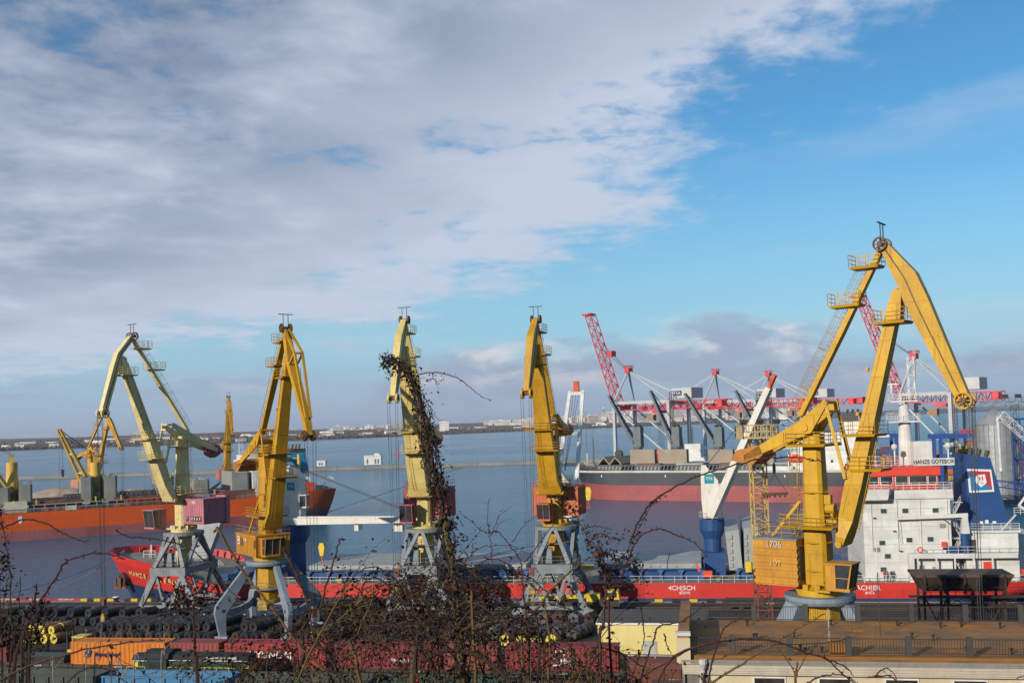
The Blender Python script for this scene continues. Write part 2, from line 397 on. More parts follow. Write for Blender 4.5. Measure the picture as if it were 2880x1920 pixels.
def portal_a(root, m, kp, ring):
    X = RZ(QR); fz = ring-4.9; a, b = 2.7, 5.0; fb = fz-1.25
    mb = MB(X); mb.lathe((0, 0, ring), [(3.15, -.28), (3.15, .22), (1.4, .22), (1.4, -.28)], 32); part('ring', mb, m, root)
    for sx in (-1, 1):
        for sy in (-1, 1):
            l = MB(X); l.beam((.35*sx, sy*2.9, ring-.25), (sx*(a-.25), sy*(b-.15), fz), .5, .42, .62, .5, side=(1, 0, 0)); part('leg', l, m, root)
            l = MB(X); l.beam((sx*2.75, sy*.45, ring-.25), (sx*(a-.1), sy*(b-.9), fz), .42, .5, side=(0, 1, 0)); part('leg', l, m, root)
            l = MB(X); l.beam((sx*(a-.5), sy*b, fb+.15), (sx*4.65, sy*(b+.25), 1.35), .65, .9, .55, .7, side=(0, 1, 0)); part('leg', l, m, root)
            l = MB(X); l.beam((sx*(a-.6), sy*b, fb+.15), (sx*.55, sy*(b+.2), 1.35), .36, .45, side=(0, 1, 0)); part('strut', l, m, root)
            l = MB(X); l.beam((sx*(a+.05), sy*(b-.4), fb+.2), (sx*(a+1.0), sy*.8, fb-1.2), .3, .4, side=(1, 0, 0)); part('strut', l, m, root)
            w_ = MB(X)
            w_.prism([(sx*4.65-1.5, sy*(b+.25), .35), (sx*4.65+1.5, sy*(b+.25), .35), (sx*4.65+1.2, sy*(b+.25), 1.0), (sx*4.65+.4, sy*(b+.25), 1.45), (sx*4.65-.4, sy*(b+.25), 1.45), (sx*4.65-1.2, sy*(b+.25), 1.0)], (0, .5, 0))
            o = part('bogie', w_, m, root)
            for q in (-1, -.35, .35, 1):
                wh = MB(X); wh.cyl((sx*4.65+q, sy*(b+.25)-.14, .3), (sx*4.65+q, sy*(b+.25)+.14, .3), .28, n=12); part('wheel', wh, DARKST, o)
    for sy in (-1, 1):
        f = MB(X); f.box(-a-.3, a+.3, sy*b-.32, sy*b+.32, fb, fz); part('frame_beam', f, m, root)
        f = MB(X); f.box(-4.3, 4.3, sy*(b+.2)-.16, sy*(b+.2)+.16, 1.05, 1.55); part('sill_beam', f, m, root)
    for sx in (-1, 1):
        f = MB(X); f.box(sx*a-.28, sx*a+.28, -b+.325, b-.325, fb+.1, fz-.06); part('frame_beam', f, m, root)
    f = MB(X); f.box(-a+.3, a-.3, -b+.33, b-.33, fz-.35, fz-.2); f.rail([(-a, -b, fz), (a, -b, fz), (a, b, fz), (-a, b, fz)], 1.1, .03, 1.5, 2, True); part('deck', f, m, root)
    f = MB(X); f.box(-1.6, -.2, -3.6, -2.7, fz-.1, fz+2.1); part('switch_box', f, m, root)
    f = MB(X); f.lathe((0, 0, ring-2.3), [(2.35, -.06), (2.35, .06), (1.2, .06), (1.2, -.06)], 24); f.rail([(2.3*cos(k*pi/6), 2.3*sin(k*pi/6), ring-2.24) for k in range(12)], 1.0, .025, 3, 2, True); part('ring_walkway', f, m, root)
    f = MB(X); f.ladder((-a-.6, -b+.3, fb), (-4.5, -b-.6, .9), .6, (0, 1, 0), None, .4, .05); part('stair', f, m, root)
    k = MB(X); k.loft([[(r*cos(pi/8+i*pi/4), r*sin(pi/8+i*pi/4), z) for i in range(8)] for r, z in ((1.25, fz-.3), (1.25, ring-.3))]); part('king_post', k, kp, root)

def portal_b(root, m, kp, ring, spread=5.0):
    X = RZ(QR)
    mb = MB(X); mb.lathe((0, 0, ring), [(2.95, -.4), (3.1, -.1), (3.1, .25), (2.1, .25), (1.7, -.4)], 40); part('ring', mb, m, root)
    for sx in (-1, 1):
        for sy in (-1, 1):
            d = Vector((sx, sy, 0)).normalized(); n = d.cross(Vector((0, 0, 1)))
            K = lambda r, z: d*r + Vector((0, 0, z))
            s2 = spread*1.4
            l = MB(X); l.prism([K(2.3, ring-.4), K(3.4, ring-.4), K(s2+.55, 4.7), K(s2+.75, 3.7), K(s2+.1, .5), K(s2-.75, .5), K(s2-.75, 3.4), K(s2-1.3, 4.2)], n*.62)
            o = part('leg', l, m, root)
            w_ = MB(X); w_.box(sx*spread*.985-1.1, sx*spread*.985+1.1, sy*spread*.985-.3, sy*spread*.985+.3, .12, .62); part('bogie', w_, m, root)
            h = MB(X); c = K(s2-.45, 3.95); h.cyl(c-n*.33, c+n*.33, .26, n=14); part('lightening_hole', h, DARKST, o)
    for sx in (-1, 1):
        t = MB(X); e = spread-.45
        t.prism([(sx*e, -e, 4.6), (sx*e, -e*.6, 3.9), (sx*e, 0, 3.7), (sx*e, e*.6, 3.9), (sx*e, e, 4.6), (sx*e, e, 3.3), (sx*e, e*.6, 2.95), (sx*e, -e*.6, 2.95), (sx*e, -e, 3.3)], (.5, 0, 0)); part('tie_beam', t, m, root)
    t = MB(X); e = spread-.5; t.box(-e, e, e-.2, e+.2, 3.2, 4.1); part('tie_beam', t, m, root)
    f = MB(X); f.lathe((0, 0, ring-3.6), [(2.6, -.06), (2.6, .06), (1.2, .06), (1.2, -.06)], 24); f.rail([(2.5*cos(k*pi/6), 2.5*sin(k*pi/6), ring-3.54) for k in range(12)], 1.0, .025, 3, 2, True); part('ring_walkway', f, m, root)
    k = MB(X); k.loft([[(r*cos(pi/8+i*pi/4), r*sin(pi/8+i*pi/4), z) for i in range(8)] for r, z in ((.95, 4.2), (1.0, ring-5.2), (1.75, ring-3.5), (1.75, ring-.3))]); part('king_post', k, kp, root)
    k = MB(X); k.lathe((0, 0, 4.6), [(1.5, -.3), (1.5, .2), (.9, .2), (.9, -.3)], 16); k.box(-1.2, .2, -1.3, -.6, 3.4, 4.6); part('slip_ring_box', k, HOOKY, root)

def ribbed_house(root, m, xf, x0, x1, y0, y1, z0, z1, horizontal=False, name='machinery_house', roofm=None):
    b = MB(xf); b.box(x0, x1, y0, y1, z0, z1); o = part(name, b, m, root)
    r = MB(xf)
    if horizontal:
        for k in range(6):
            z = z0+(z1-z0)*(k+.5)/6*.92; r.box(x0-.10, x1+.10, y0-.10, y1+.10, z-.17, z+.13)
    else:
        n = int((x1-x0)/.5)
        for k in range(n+1):
            x = x0+(x1-x0)*k/n
            for y, s in ((y0, -1), (y1, 1)): r.box(x-.05, x+.05, min(y, y+s*.05), max(y, y+s*.05), z0+.02, z1-.12)
        n = int((y1-y0)/.5)
        for k in range(n+1):
            y = y0+(y1-y0)*k/n
            for x, s in ((x0, -1), (x1, 1)): r.box(min(x, x+s*.05), max(x, x+s*.05), y-.05, y+.05, z0+.02, z1-.12)
    part('rib', r, m, o)
    r = MB(xf); r.box(x0-.12, x1+.12, y0-.12, y1+.12, z1+.005, z1+.13); part('roof', r, roofm or m, o)
    r = MB(xf); r.rail([(x0, y0, z1+.13), (x1, y0, z1+.13), (x1, y1, z1+.13), (x0, y1, z1+.13)], 1.05, .025, 1.2, 2, True); part('railing', r, m, o)
    return o

def cab(root, m, xf, x0, x1, y0, y1, z0, z1):
    b = MB(xf); xm = x0+(x1-x0)*.42
    b.box(x0, xm, y0, y1, z0, z1); b.box(xm, x1, y0, y1, z0, z0+.25); b.box(x0-.1, x1+.3, y0-.12, y1+.12, z1+.004, z1+.12)
    for y in (y0, y1-.08): b.hexa([(x1-.25, y, z0+.25), (x1-.12, y, z0+.25), (x1-.12, y+.08, z0+.25), (x1-.25, y+.08, z0+.25), (x1+.12, y, z1), (x1+.24, y, z1), (x1+.24, y+.08, z1), (x1+.12, y+.08, z1)])
    o = part('cab', b, m, root)
    g = MB(xf); h = (z0+z1)/2
    g.hexa([(xm+.03, y0+.05, z0+.25), (x1-.2, y0+.05, z0+.25), (x1-.2, y1-.05, z0+.25), (xm+.03, y1-.05, z0+.25), (xm+.03, y0+.05, z1), (x1+.16, y0+.05, z1), (x1+.16, y1-.05, z1), (xm+.03, y1-.05, z1)])
    part('window', g, GLASS, o)
    g = MB(xf)
    for y in (y0+.02, y1-.05, (y0+y1)/2):
        g.box(xm, x1+.02, y, y+.05, h-.03, h+.03)
    g.beam((x1-.16, (y0+y1)/2, z0+.25), (x1+.2, (y0+y1)/2, z1), .06, .05); part('window_frame', g, m, o)
    return o

def crane(name, label, loc, slew, ring, col, house, cabc, portal, pm, fly='box', pars=None, hook=None, cwm=None, kp=None):
    """level-luffing portal crane; slew = direction of the jib, counter-clockwise from +X"""
    p = dict(foot=(2.4, 16.5), head=(8.4, 39.8), apex=(7.3, 44.3), hump=(10.7, 41.4), nose=(13.8, 30.0), top=26.2, cw=(-6.3, 24.2), fr=(1.7, 29.0), bw=2.3)
    p.update(pars or {})
    root = thing(name, label, 'portal crane', loc, 0, 'portal cranes of the harbour')
    X = RZ(slew); kp = kp or col
    (portal_a if portal == 'A' else portal_b)(root, pm, kp, ring)
    V = lambda r, z, y=0.: Vector((r, y, z))
    foot, head, apex, hump, nose, top = p['foot'], p['head'], p['apex'], p['hump'], p['nose'], p['top']
    # turntable and column
    b = MB(X); b.lathe((0, 0, ring+.22), [(2.0, 0), (2.0, .5), (1.2, .9), (.5, .9), (.5, 0)], 24)
    for k in range(10):
        a = k*.63; b.cbox((1.75*cos(a), 1.75*sin(a), ring+.9), .5, .5, .7)
    part('turntable', b, kp, root)
    b = MB(X)
    def octa(hw, hd, z, c=.3): return [(hd-c, -hw, z), (hd, -hw+c, z), (hd, hw-c, z), (hd-c, hw, z), (-hd+c, hw, z), (-hd, hw-c, z), (-hd, -hw+c, z), (-hd+c, -hw, z)]
    b.loft([octa(1.05, 1.1, ring+.6), octa(1.05, 1.1, ring+5), octa(.95, .95, ring+8), octa(.82, .8, top)]); cl = part('column', b, col, root)
    for z in (ring+2.4, ring+4.9, ring+9.4): b = MB(X); b.lathe((0, 0, z), [(1.36, -.05), (1.36, .05), (.9, .05), (.9, -.05)], 8); part('flange', b, col, cl)
    b = MB(X); b.ladder((-1.6, -.4, ring+5), (-1.25, -.4, top), .5, (0, 1, 0), (-.8, 0, 0)); part('ladder', b, col, cl)
    b = MB(X); b.cyl((1.3, -.9, ring+8.0), (2.1, -.9, ring+8.0), .45, n=12); b.cbox((1.5, -.9, ring+8.8), .6, .5, .8); b.cyl((1.5, .5, ring+7.4), (1.5, 1.5, ring+7.4), .4, n=10); b.cbox((1.7, 0, ring+6.9), .9, 1.8, .35); part('luffing_gear', b, col, root)
    platform(root, col, X, -2.6, 2.3, -2.2, 2.2, ring+6.4)
    platform(root, col, X, -2.0, 1.8, -1.9, 1.9, top-.9)
    # boom
    b = MB(X); F, Hd = V(*foot), V(*head); d = (Hd-F).normalized(); nrm = Vector((-d.z, 0, d.x)); L = (Hd-F).length; bw = p['bw']
    def sec(t, dep, wid, off=0.):
        c = F + d*L*t + nrm*off; c4 = .0
        return [c+nrm*dep/2+Vector((0, -wid/2, 0)), c-nrm*dep/2+Vector((0, -wid/2, 0)), c-nrm*dep/2+Vector((0, wid/2, 0)), c+nrm*dep/2+Vector((0, wid/2, 0))]
    b.loft([sec(0, .7, bw*1.25), sec(.03, .9, bw*1.3), sec(.10, 1.3, bw), sec(.24, 1.5, bw), sec(.55, 1.15, bw*.8), sec(.97, .95, bw*.58), sec(1., .7, bw*.5)])
    bo = part('boom', b, col, root)
    b = MB(X)
    for wid in (-1, 1):
        b.beam(F+d*L*.12+nrm*.4+Vector((0, wid*(bw/2+.05), 0)), F+d*L*.9+nrm*.25+Vector((0, wid*(bw*.3+.05), 0)), .08, .16)
    b.cyl(F+Vector((0, -bw*.75, 0)), F+Vector((0, bw*.75, 0)), .3, n=12)
    for t in (.3, .52, .7): b.beam(F+d*L*t+nrm*.9+Vector((0, -.5, 0)), F+d*L*t+nrm*1.15+Vector((0, -.5, 0)), .3, .3)
    part('stiffener', b, col, bo)
    for t in (.17, .33, .45, .57, .68, .79, .9):
        dep = (1.3+.2*(t-.1)/.14) if t < .24 else 1.5-.35*(t-.24)/.31 if t < .55 else 1.15-.2*(t-.55)/.42; wd_ = bw if t < .24 else bw*(1-.2*(t-.24)/.31) if t < .55 else bw*(.8-.22*(t-.55)/.42)
        q = MB(X); q.loft([sec(t, dep+.05, wd_+.05), sec(t+.003, dep+.05, wd_+.05)]); part('plate_seam', q, col, bo)
    b = MB(X); t0, t1 = .06, .46; b.ladder(F+d*L*t0-nrm*1.2+Vector((0, -bw*.3, 0)), F+d*L*t1-nrm*1.1+Vector((0, -bw*.3, 0)), .45, (0, 1, 0)); part('ladder', b, col, bo)
    c = F+d*L*.45; platform(root, col, X, c.x-1.7, c.x+1.4, -bw*.62-1.0, bw*.62, c.z)
    c = F+d*L*.35; platform(root, col, X, c.x-.9, c.x+2.0, -bw*.6, bw*.62+.8, c.z-.9)
    platform(root, col, X, head[0]-1.9, head[0]+.9, -1.3, 1.3, head[1]-2.2)
    # cheek at boom head
    b = MB(X); b.prism([V(head[0]-.5, head[1]-2.2), V(head[0]+.3, head[1]-2.2), V(head[0]+.5, head[1]+.2), V(head[0]+.1, head[1]+.6), V(head[0]-.4, head[1]+.3)], (0, bw*.62, 0)); part('head_bracket', b, col, bo)
    # fly jib
    A, Hm, N_ = V(*apex), V(*hump), V(*nose)
    if fly == 'box':
        b = MB(X)
        up = [A+V(.35, .2), Hm, Hm.lerp(N_, .2)+V(.14, .08), N_+V(.25, .3)]; lo = [A+V(-.25, -.3), V(head[0]+.15, head[1]+.9), V(head[0]+.75, head[1]-1.0), N_+V(-.65, -.25)]
        wd = (.85, 1.05, 1.0, .75)
        b.loft([[u+V(0, 0, -w_/2), l+V(0, 0, -w_/2), l+V(0, 0, w_/2), u+V(0, 0, w_/2)] for u, l, w_ in zip(up, lo, wd)])
        fj = part('fly_jib', b, col, root)
        b = MB(X)
        for s in (-1, 1):
            for k in range(3):
                b.beam(lo[k].lerp(up[k], .45)+V(0, 0, s*(wd[k]/2+.02)), lo[k+1].lerp(up[k+1], .45)+V(0, 0, s*(wd[k+1]/2+.02)), .07, .10)
        part('seam', b, mat('oily_streak', (.16, .10, .02), (.05, .03, .015), 1.2, .6), fj)
    else:
        b = MB(X); lo0 = A+V(-.1, -.2); b.loft([[q+V(-.45, 0, -w_/2), q+V(.45, 0, -w_/2), q+V(.45, 0, w_/2), q+V(-.45, 0, w_/2)] for q, w_ in ((lo0, .8), (V(head[0]+.9, head[1]-.2), 1.3), (N_+V(-.4, 1.6), .9), (N_, .7))])
        fj = part('fly_jib', b, col, root)
        b = MB(X); kn = V(hump[0]+.9, hump[1]-.6)
        for s in (-.55, .55):
            b.beam(A+V(.1, .0, s*.5), kn+V(0, 0, s), .28, .3); b.beam(kn+V(0, 0, s), N_+V(.1, 2.2, s*.6), .28, .3); b.beam(kn+V(0, 0, s), V(head[0]+1.2, head[1]-.9, s), .22, .25)
        b.beam(kn+V(0, 0, -.55), kn+V(0, 0, .55), .25, .25); part('fly_jib_bow', b, col, fj)
    for s in (-.62, .62):
        sheave(root, apex_c(A, s), .62, .22, SHEAVE, X); sheave(root, N_+V(-.15, -.1, s*.95), .72, .26, SHEAVE if fly != 'box' else col, X)
    b = MB(X); b.cyl(A+V(-.2, .15, -.75), A+V(-.2, .15, .75), .22, n=10); part('sheave_axle', b, SHEAVE, root); b = MB(X); b.cyl(N_+V(-.15, -.1, -.8), N_+V(-.15, -.1, .8), .26, n=10); part('sheave_axle', b, SHEAVE, root)
    b = MB(X)
    for s in (-.35, .35): b.cyl(A+V(-.2, .5, s), A+V(-.2, 2.0, s), .05, n=5)
    b.beam(A+V(-.2, 2.0, -1.0), A+V(-.2, 2.0, 1.0), .12, .1); part('rope_guide', b, DARKST, root)
    # back stay with caged ladder and landings
    B0 = V(-1.1, top+1.6)
    b = MB(X); b.loft([[q+V(-.3, -.1, -w_), q+V(.3, .1, -w_), q+V(.3, .1, w_), q+V(-.3, -.1, w_)] for q, w_ in ((B0, .35), (B0.lerp(A, .5), .42), (A+V(-.3, -.3), .3))]); st = part('back_stay', b, col, root)
    sd = (A-B0).normalized(); bn = Vector((-sd.z, 0, sd.x))
    for t0, t1 in ((.03, .38), (.38, .66), (.69, .88)):
        b = MB(X); b.ladder(B0.lerp(A, t0)+bn*.55, B0.lerp(A, t1)+bn*.55, .45, (0, 1, 0), bn*.85); part('caged_ladder', b, col, st)
    for t, ln in ((.67, 2.2), (.89, 2.0)):
        c = B0.lerp(A, t); platform(root, col, X, c.x-ln, c.x+.6, -.9, .9, c.z)
    # rocker with counterweight and pull rods
    fr, cw = V(*p['fr']), V(*p['cw']); pv = V(-.2, top+.6)
    for s in (-1.3, 1.3):
        b = MB(X); b.prism([fr+V(.1, .28, s), fr+V(.3, -.1, s), pv+V(.6, -.45, s), cw+V(-.2, -.28, s), cw+V(-.2, .28, s), pv+V(-.5, .62, s)], (0, .3, 0)); part('rocker_arm', b, col, root)
        b = MB(X); b.beam(fr+V(.05, .05, s), F+d*L*.26+nrm*.7+V(0, 0, s*.85), .16, .28); part('pull_rod', b, col, root)
    b = MB(X); b.cyl(fr+V(0, 0, -1.5), fr+V(0, 0, 1.5), .16, n=10); b.beam(fr.lerp(F+d*L*.26, .12)+V(0, 0, -1.3), fr.lerp(F+d*L*.26, .12)+V(0, 0, 1.3), .25, .25); b.cyl(pv+V(0, 0, -1.6), pv+V(0, 0, 1.6), .35, n=12); part('rocker_pin', b, col, root)
    b = MB(X); q = cw
    if p.get('cwround'):
        b.lathe(q+V(-.3, 0), [(1.0, -1.1), (1.25, -.5), (1.25, .5), (1.0, 1.1), (.2, 1.1), (.2, -1.1)], 8, (1, 0, 0))
    else:
        b.prism([q+V(-1.6, -.2), q+V(-.9, .75), q+V(1.4, 1.15), q+V(1.7, .3), q+V(.6, -.65)], (0, 2.9, 0))
    part('counterweight', b, cwm or col, root)
    # strut to the house
    hx0, hx1, hy0, hy1, hz0, hz1, hor = house[1]
    b = MB(X); b.beam((-1.2, -.6, ring+8.6), (hx0+1.0, hy0*.4, hz1), .22, .26); part('house_strut', b, col, root)
    ho = ribbed_house(root, house[0], X, hx0, hx1, hy0, hy1, hz0, hz1, hor, roofm=house[2] if len(house) > 2 else None)
    cx0, cx1, cy0, cy1, cz0, cz1 = cabc[1]
    cab(root, cabc[0], X, *cabc[1])
    b = MB(X); b.box(.6, cx0+.3, min(cy0, 0)+.1, max(cy1, 0)-.1, cz0-.25, cz0-.05); b.rail([(.8, cy0+.1, cz0-.05), (cx0, cy0+.1, cz0-.05)], 1.0, .025, 1., 2); part('cab_walkway', b, col, root)
    # hoist ropes down to the hook
    if hook:
        hz_ = hook[0]
        b = MB(X)
        for s in (-.6, .6):
            for e in (-.18, .18): b.cyl(N_+V(.35+e*.3, -.2, s+e), V(nose[0]+.3+e*.3, hz_+3.2, s*.55+e), .03, n=4, caps=False)
        for s in (-.33, .33): b.cyl(V(nose[0]+.3, hz_+3.2, s), V(nose[0]+.3, hz_+.7, s*.5), .03, n=4)
        part('hoist_rope', b, ROPE, root)
        b = MB(X); c = V(nose[0]+.3, hz_)
        b.beam(c+V(0, 3.2, -.7), c+V(0, 3.2, .7), .18, .3); b.box(c.x-.2, c.x+.2, -.32, .32, c.z+2.2, c.z+3.1)
        ro = part('rope_spreader', b, mat('hook_red_brown', (.17, .05, .04), (.1, .04, .03), 2, .6), root)
        b = MB(X); b.prism([c+V(0, .9, -.25), c+V(0, .9, .25), c+V(0, .2, .5), c+V(0, -.9, .15), c+V(0, -.9, -.15), c+V(0, .2, -.5)], (.5, 0, 0))
        b.tube([c+V(0, -.8), c+V(0, -1.25), c+V(0, -1.5, .22), c+V(0, -1.7, .0), c+V(0, -1.55, -.25)], .1, 6); hb = part('hook_block', b, HOOKY, root)
        b = MB(X)
        for k in range(3): b.beam(c+V(-.27, .5-.5*k, -.3+.07*k), c+V(-.27, .3-.5*k, 0), .03, .14); b.beam(c+V(-.27, .5-.5*k, .3-.07*k), c+V(-.27, .3-.5*k, 0), .03, .14)
        part('hook_stripe', b, DARKST, hb)
    return root, X
def apex_c(A, s): return A+Vector((-.2, s, .15))

YEL = mat('crane_yellow', (.60, .345, .010), (.47, .26, .010), .35, .5, rust=.34, streak=.55, plates=(2.6, 3.1))
YEL2 = mat('crane_ochre_yellow', (.57, .31, .012), (.45, .235, .012), .35, .5, rust=.36, streak=.55, plates=(2.6, 3.1))
CREAM = mat('crane_cream', (.76, .64, .31), (.64, .52, .24), .35, .55, rust=.25, streak=.45, plates=(2.6, 3.1))
PALEY = mat('crane_pale_yellow', (.70, .56, .20), (.58, .44, .15), .35, .55, rust=.28, streak=.45, plates=(2.6, 3.1))
PINK = mat('house_pink', (.46, .17, .20), (.38, .14, .165), .6, .65, streak=.3)
DPINK = mat('house_dark_pink', (.42, .09, .11), (.34, .07, .09), .6, .65, streak=.3)
ORNG = mat('house_orange', (.52, .14, .05), (.42, .11, .045), .6, .65, streak=.35)
OCHR = mat('house_ochre', (.50, .24, .02), (.40, .18, .02), .6, .6, rust=.35, streak=.45)
MAROON = mat('counterweight_maroon', (.30, .09, .10), (.22, .06, .07), .7, .65)
RUSTP = mat('counterweight_rust_orange', (.42, .17, .03), (.30, .12, .03), .9, .65, rust=.3)

# the big yellow crane on the right, 1706
c6, X6 = crane('portal_crane', 'largest bright yellow crane, numbered 1706, standing behind the brown roof', Q(9.9, 93.7), radians(-39), 11.6, YEL,
    (OCHR, (-5.0, -1.0, -2.4, 2.4, 12.7, 16.8, True), GREYP), (OCHR, (1.6, 3.7, -2.5, -.6, 12.6, 14.9)), 'B', STEELB, 'box', dict(cw=(-6.0, 24.1), head=(8.0, 37.9), apex=(7.1, 42.3), hump=(9.7, 39.7), nose=(13.2, 28.8), bw=1.85), (6.,), RUSTP)
S6 = X6
dv = S6 @ Vector((1, 0, 0)); dn = S6 @ Vector((0, 1, 0)); zz = Vector((0, 0, 1))
text('1706', 'number', c6, S6 @ Vector((-3.1, -2.56, 16.4)), dv, zz, .78, mat('number_paint', (.5, .47, .40)))
text('10т', 'capacity_mark', c6, S6 @ Vector((-3.0, -2.56, 14.75)), dv, zz, .8, mat('faded_yellow_paint', (.62, .40, .10), None, 2, .6))
b = MB(S6)
for k in range(6): b.box(-1.0, -.86, -2.1+.7*k, -1.5+.7*k, 13.2, 16.2)
part('grille', b, DARKST, c6)

# 1704 with the lattice fly jib
c4, X4 = crane('portal_crane', 'yellow crane numbered 1704 on splayed blue-grey legs among the steel coils', Q(-60.0, 130.6), radians(-54), 10.0, YEL2,
    (OCHR, (-5.4, 1.9, -2.5, 2.4, 10.9, 13.7, False)), (OCHR, (1.9, 3.6, -1.9, .3, 11.0, 13.4)), 'B', STEELB, 'bow', dict(top=26.0, foot=(1.7, 14.8), head=(8.6, 37.4), apex=(8.2, 41.6), hump=(11.0, 38.7), nose=(14.4, 27.4), bw=2.0, cw=(-7.6, 23.0), fr=(1.6, 28.2)), (2.,), RUSTP)
dv = X4 @ Vector((1, 0, 0))
text('1704', 'number', c4, X4 @ Vector((-2.0, -2.57, 13.0)), dv, zz, .62, WHITEP)
text('КРАНЭКС  ОДЕСА', 'name_plate', c4, X4 @ Vector((-3.2, -2.57, 11.5)), dv, zz, .36, mat('faded_yellow_paint', (.62, .40, .10)))
b = MB(X4); b.box(-4.75, -4.1, -2.56, -2.5, 12.3, 13.4); o = part('safety_poster', b, WHITEP, c4)
b = MB(X4)
for x in (-3.65, -3.05): b.box(x, x+.32, -2.555, -2.5, 12.1, 13.2)
b.box(1.9, 1.96, 1.2, 1.7, 12.1, 13.2); b.box(1.3, 1.7, -2.555, -2.5, 12.1, 13.2); part('window', b, DARKST, c4)
b = MB(X4); b.box(-4.62, -4.25, -2.572, -2.562, 12.45, 12.75); b.box(-4.62, -4.4, -2.572, -2.562, 12.95, 13.3); part('print', b, mat('print_blue', (.03, .05, .2)), o)

# 1905, cream with pink house, jib to the left
c5, X5 = crane('portal_crane', 'cream yellow crane numbered 1905 with pink machinery house beside the red bow', Q(-82.5, 148.2), radians(180+58), 12.2, CREAM,
    (PINK, (-3.6, .8, -1.0, 5.7, 13.7, 17.6, False)), (PINK, (1.6, 4.0, -4.6, -2.2, 13.1, 16.0)), 'A', GREYP, 'box', dict(top=27.0, foot=(2.6, 17.6), head=(10.9, 39.6), apex=(9.2, 43.2), hump=(12.0, 40.6), nose=(14.6, 31.6), bw=2.0, cw=(-5.9, 25.2), fr=(2.6, 29.6), cwround=1), (1.0,), MAROON, CREAM)
dn = X5 @ Vector((0, 1, 0))
sdv = -dn
f = X5 @ Vector((1, 0, 0))
text('1905', 'number', c5, X5 @ Vector((.86, 3.3, 17.1)), dn, zz, .62, WHITEP)
for ch, y in zip('TКRAF', (1.9, 3.1, 3.7, 4.3, 4.9)):
    b = MB(X5); b.box(.84, .9, y-.27, y+.27, 14.2, 14.95); o = part('letter_board', b, DARKST, c5)
    text(ch, 'letter', o, X5 @ Vector((.92, y, 14.57)), dn, zz, .6, WHITEP)
b = MB(X5); b.box(-4.4, -3.65, 3.4, 5.9, 13.5, 18.0); part('rear_bay', b, PINK, c5)

# the two seen nearly head-on
c3, X3 = crane('portal_crane', 'pale yellow crane with pink machinery house seen head-on behind the vine-clad stem', Q(-42.2, 148.2), radians(-102), 12.3, PALEY,
    (DPINK, (-5.2, -.2, -3.4, 3.4, 14.0, 18.4, False)), (DPINK, (1.7, 3.6, -2.9, -.9, 13.5, 16.2)), 'A', GREYP, 'box', dict(top=27, foot=(2.4, 17.6), head=(8.6, 39.2), apex=(7.6, 43.6), hump=(10.6, 41.1), nose=(13.6, 32.2), bw=2.7, cw=(-6.2, 26.0), cwround=1), (5.,), MAROON, PALEY)
cY, XY = crane('portal_crane', 'ochre yellow crane with orange machinery house between two thicket clumps', Q(-22.0, 148.2), radians(-107), 12.4, YEL2,
    (ORNG, (-5.2, -.2, -3.5, 3.5, 14.0, 18.2, False)), (ORNG, (1.7, 3.6, -1.9, .1, 13.6, 16.0)), 'A', GREYP, 'box', dict(top=27, foot=(2.4, 17.6), head=(8.4, 38.6), apex=(7.5, 42.7), hump=(10.6, 40.3), nose=(13.4, 32.2), bw=2.7, cw=(-6.2, 26.6)), (5.,), ORNG, YEL2)
# two more on the pier behind the orange ship
cA, XA = crane('portal_crane', 'small distant yellow crane behind the orange ship with jib to the right', (-155.5, 366, 0), radians(-20), 7.0, YEL2,
    (mat('house_salmon', (.50, .22, .16), None, .6, .65), (-7.0, -.8, -2.4, 2.4, 7.9, 12.6, True)), (ORNG, (1.9, 3.6, -1.9, .1, 8.5, 11.0)), 'A', GREYP, 'box', dict(top=22, foot=(2.2, 12), head=(8.2, 33.0), apex=(6.6, 36.8), hump=(9.7, 34.5), nose=(14.3, 23.6), cw=(-6.0, 20.6), fr=(1.6, 24.5), cwround=1, bw=1.8), (1.,), MAROON)
cB, XB = crane('portal_crane', 'distant yellow crane with salmon house on dark splayed legs behind the orange deck', (-122.4, 424, 0), radians(-62), 7.6, YEL2,
    (MATS['house_salmon'], (-5.2, 2.2, -3.4, 3.4, 8.4, 12.2, False)), (ORNG, (1.9, 3.6, -1.9, .1, 8.6, 11.0)), 'B', mat('dark_blue_steel', (.045, .06, .09), (.06, .07, .09), 1, .6), 'bow', dict(top=22.5, foot=(2.2, 12.5), head=(8.0, 37.5), apex=(7.4, 43.0), hump=(9.8, 39.8), nose=(13.2, 27.0), cw=(-8.2, 20.2), fr=(1.6, 24.5)), None, MATS['house_salmon'])
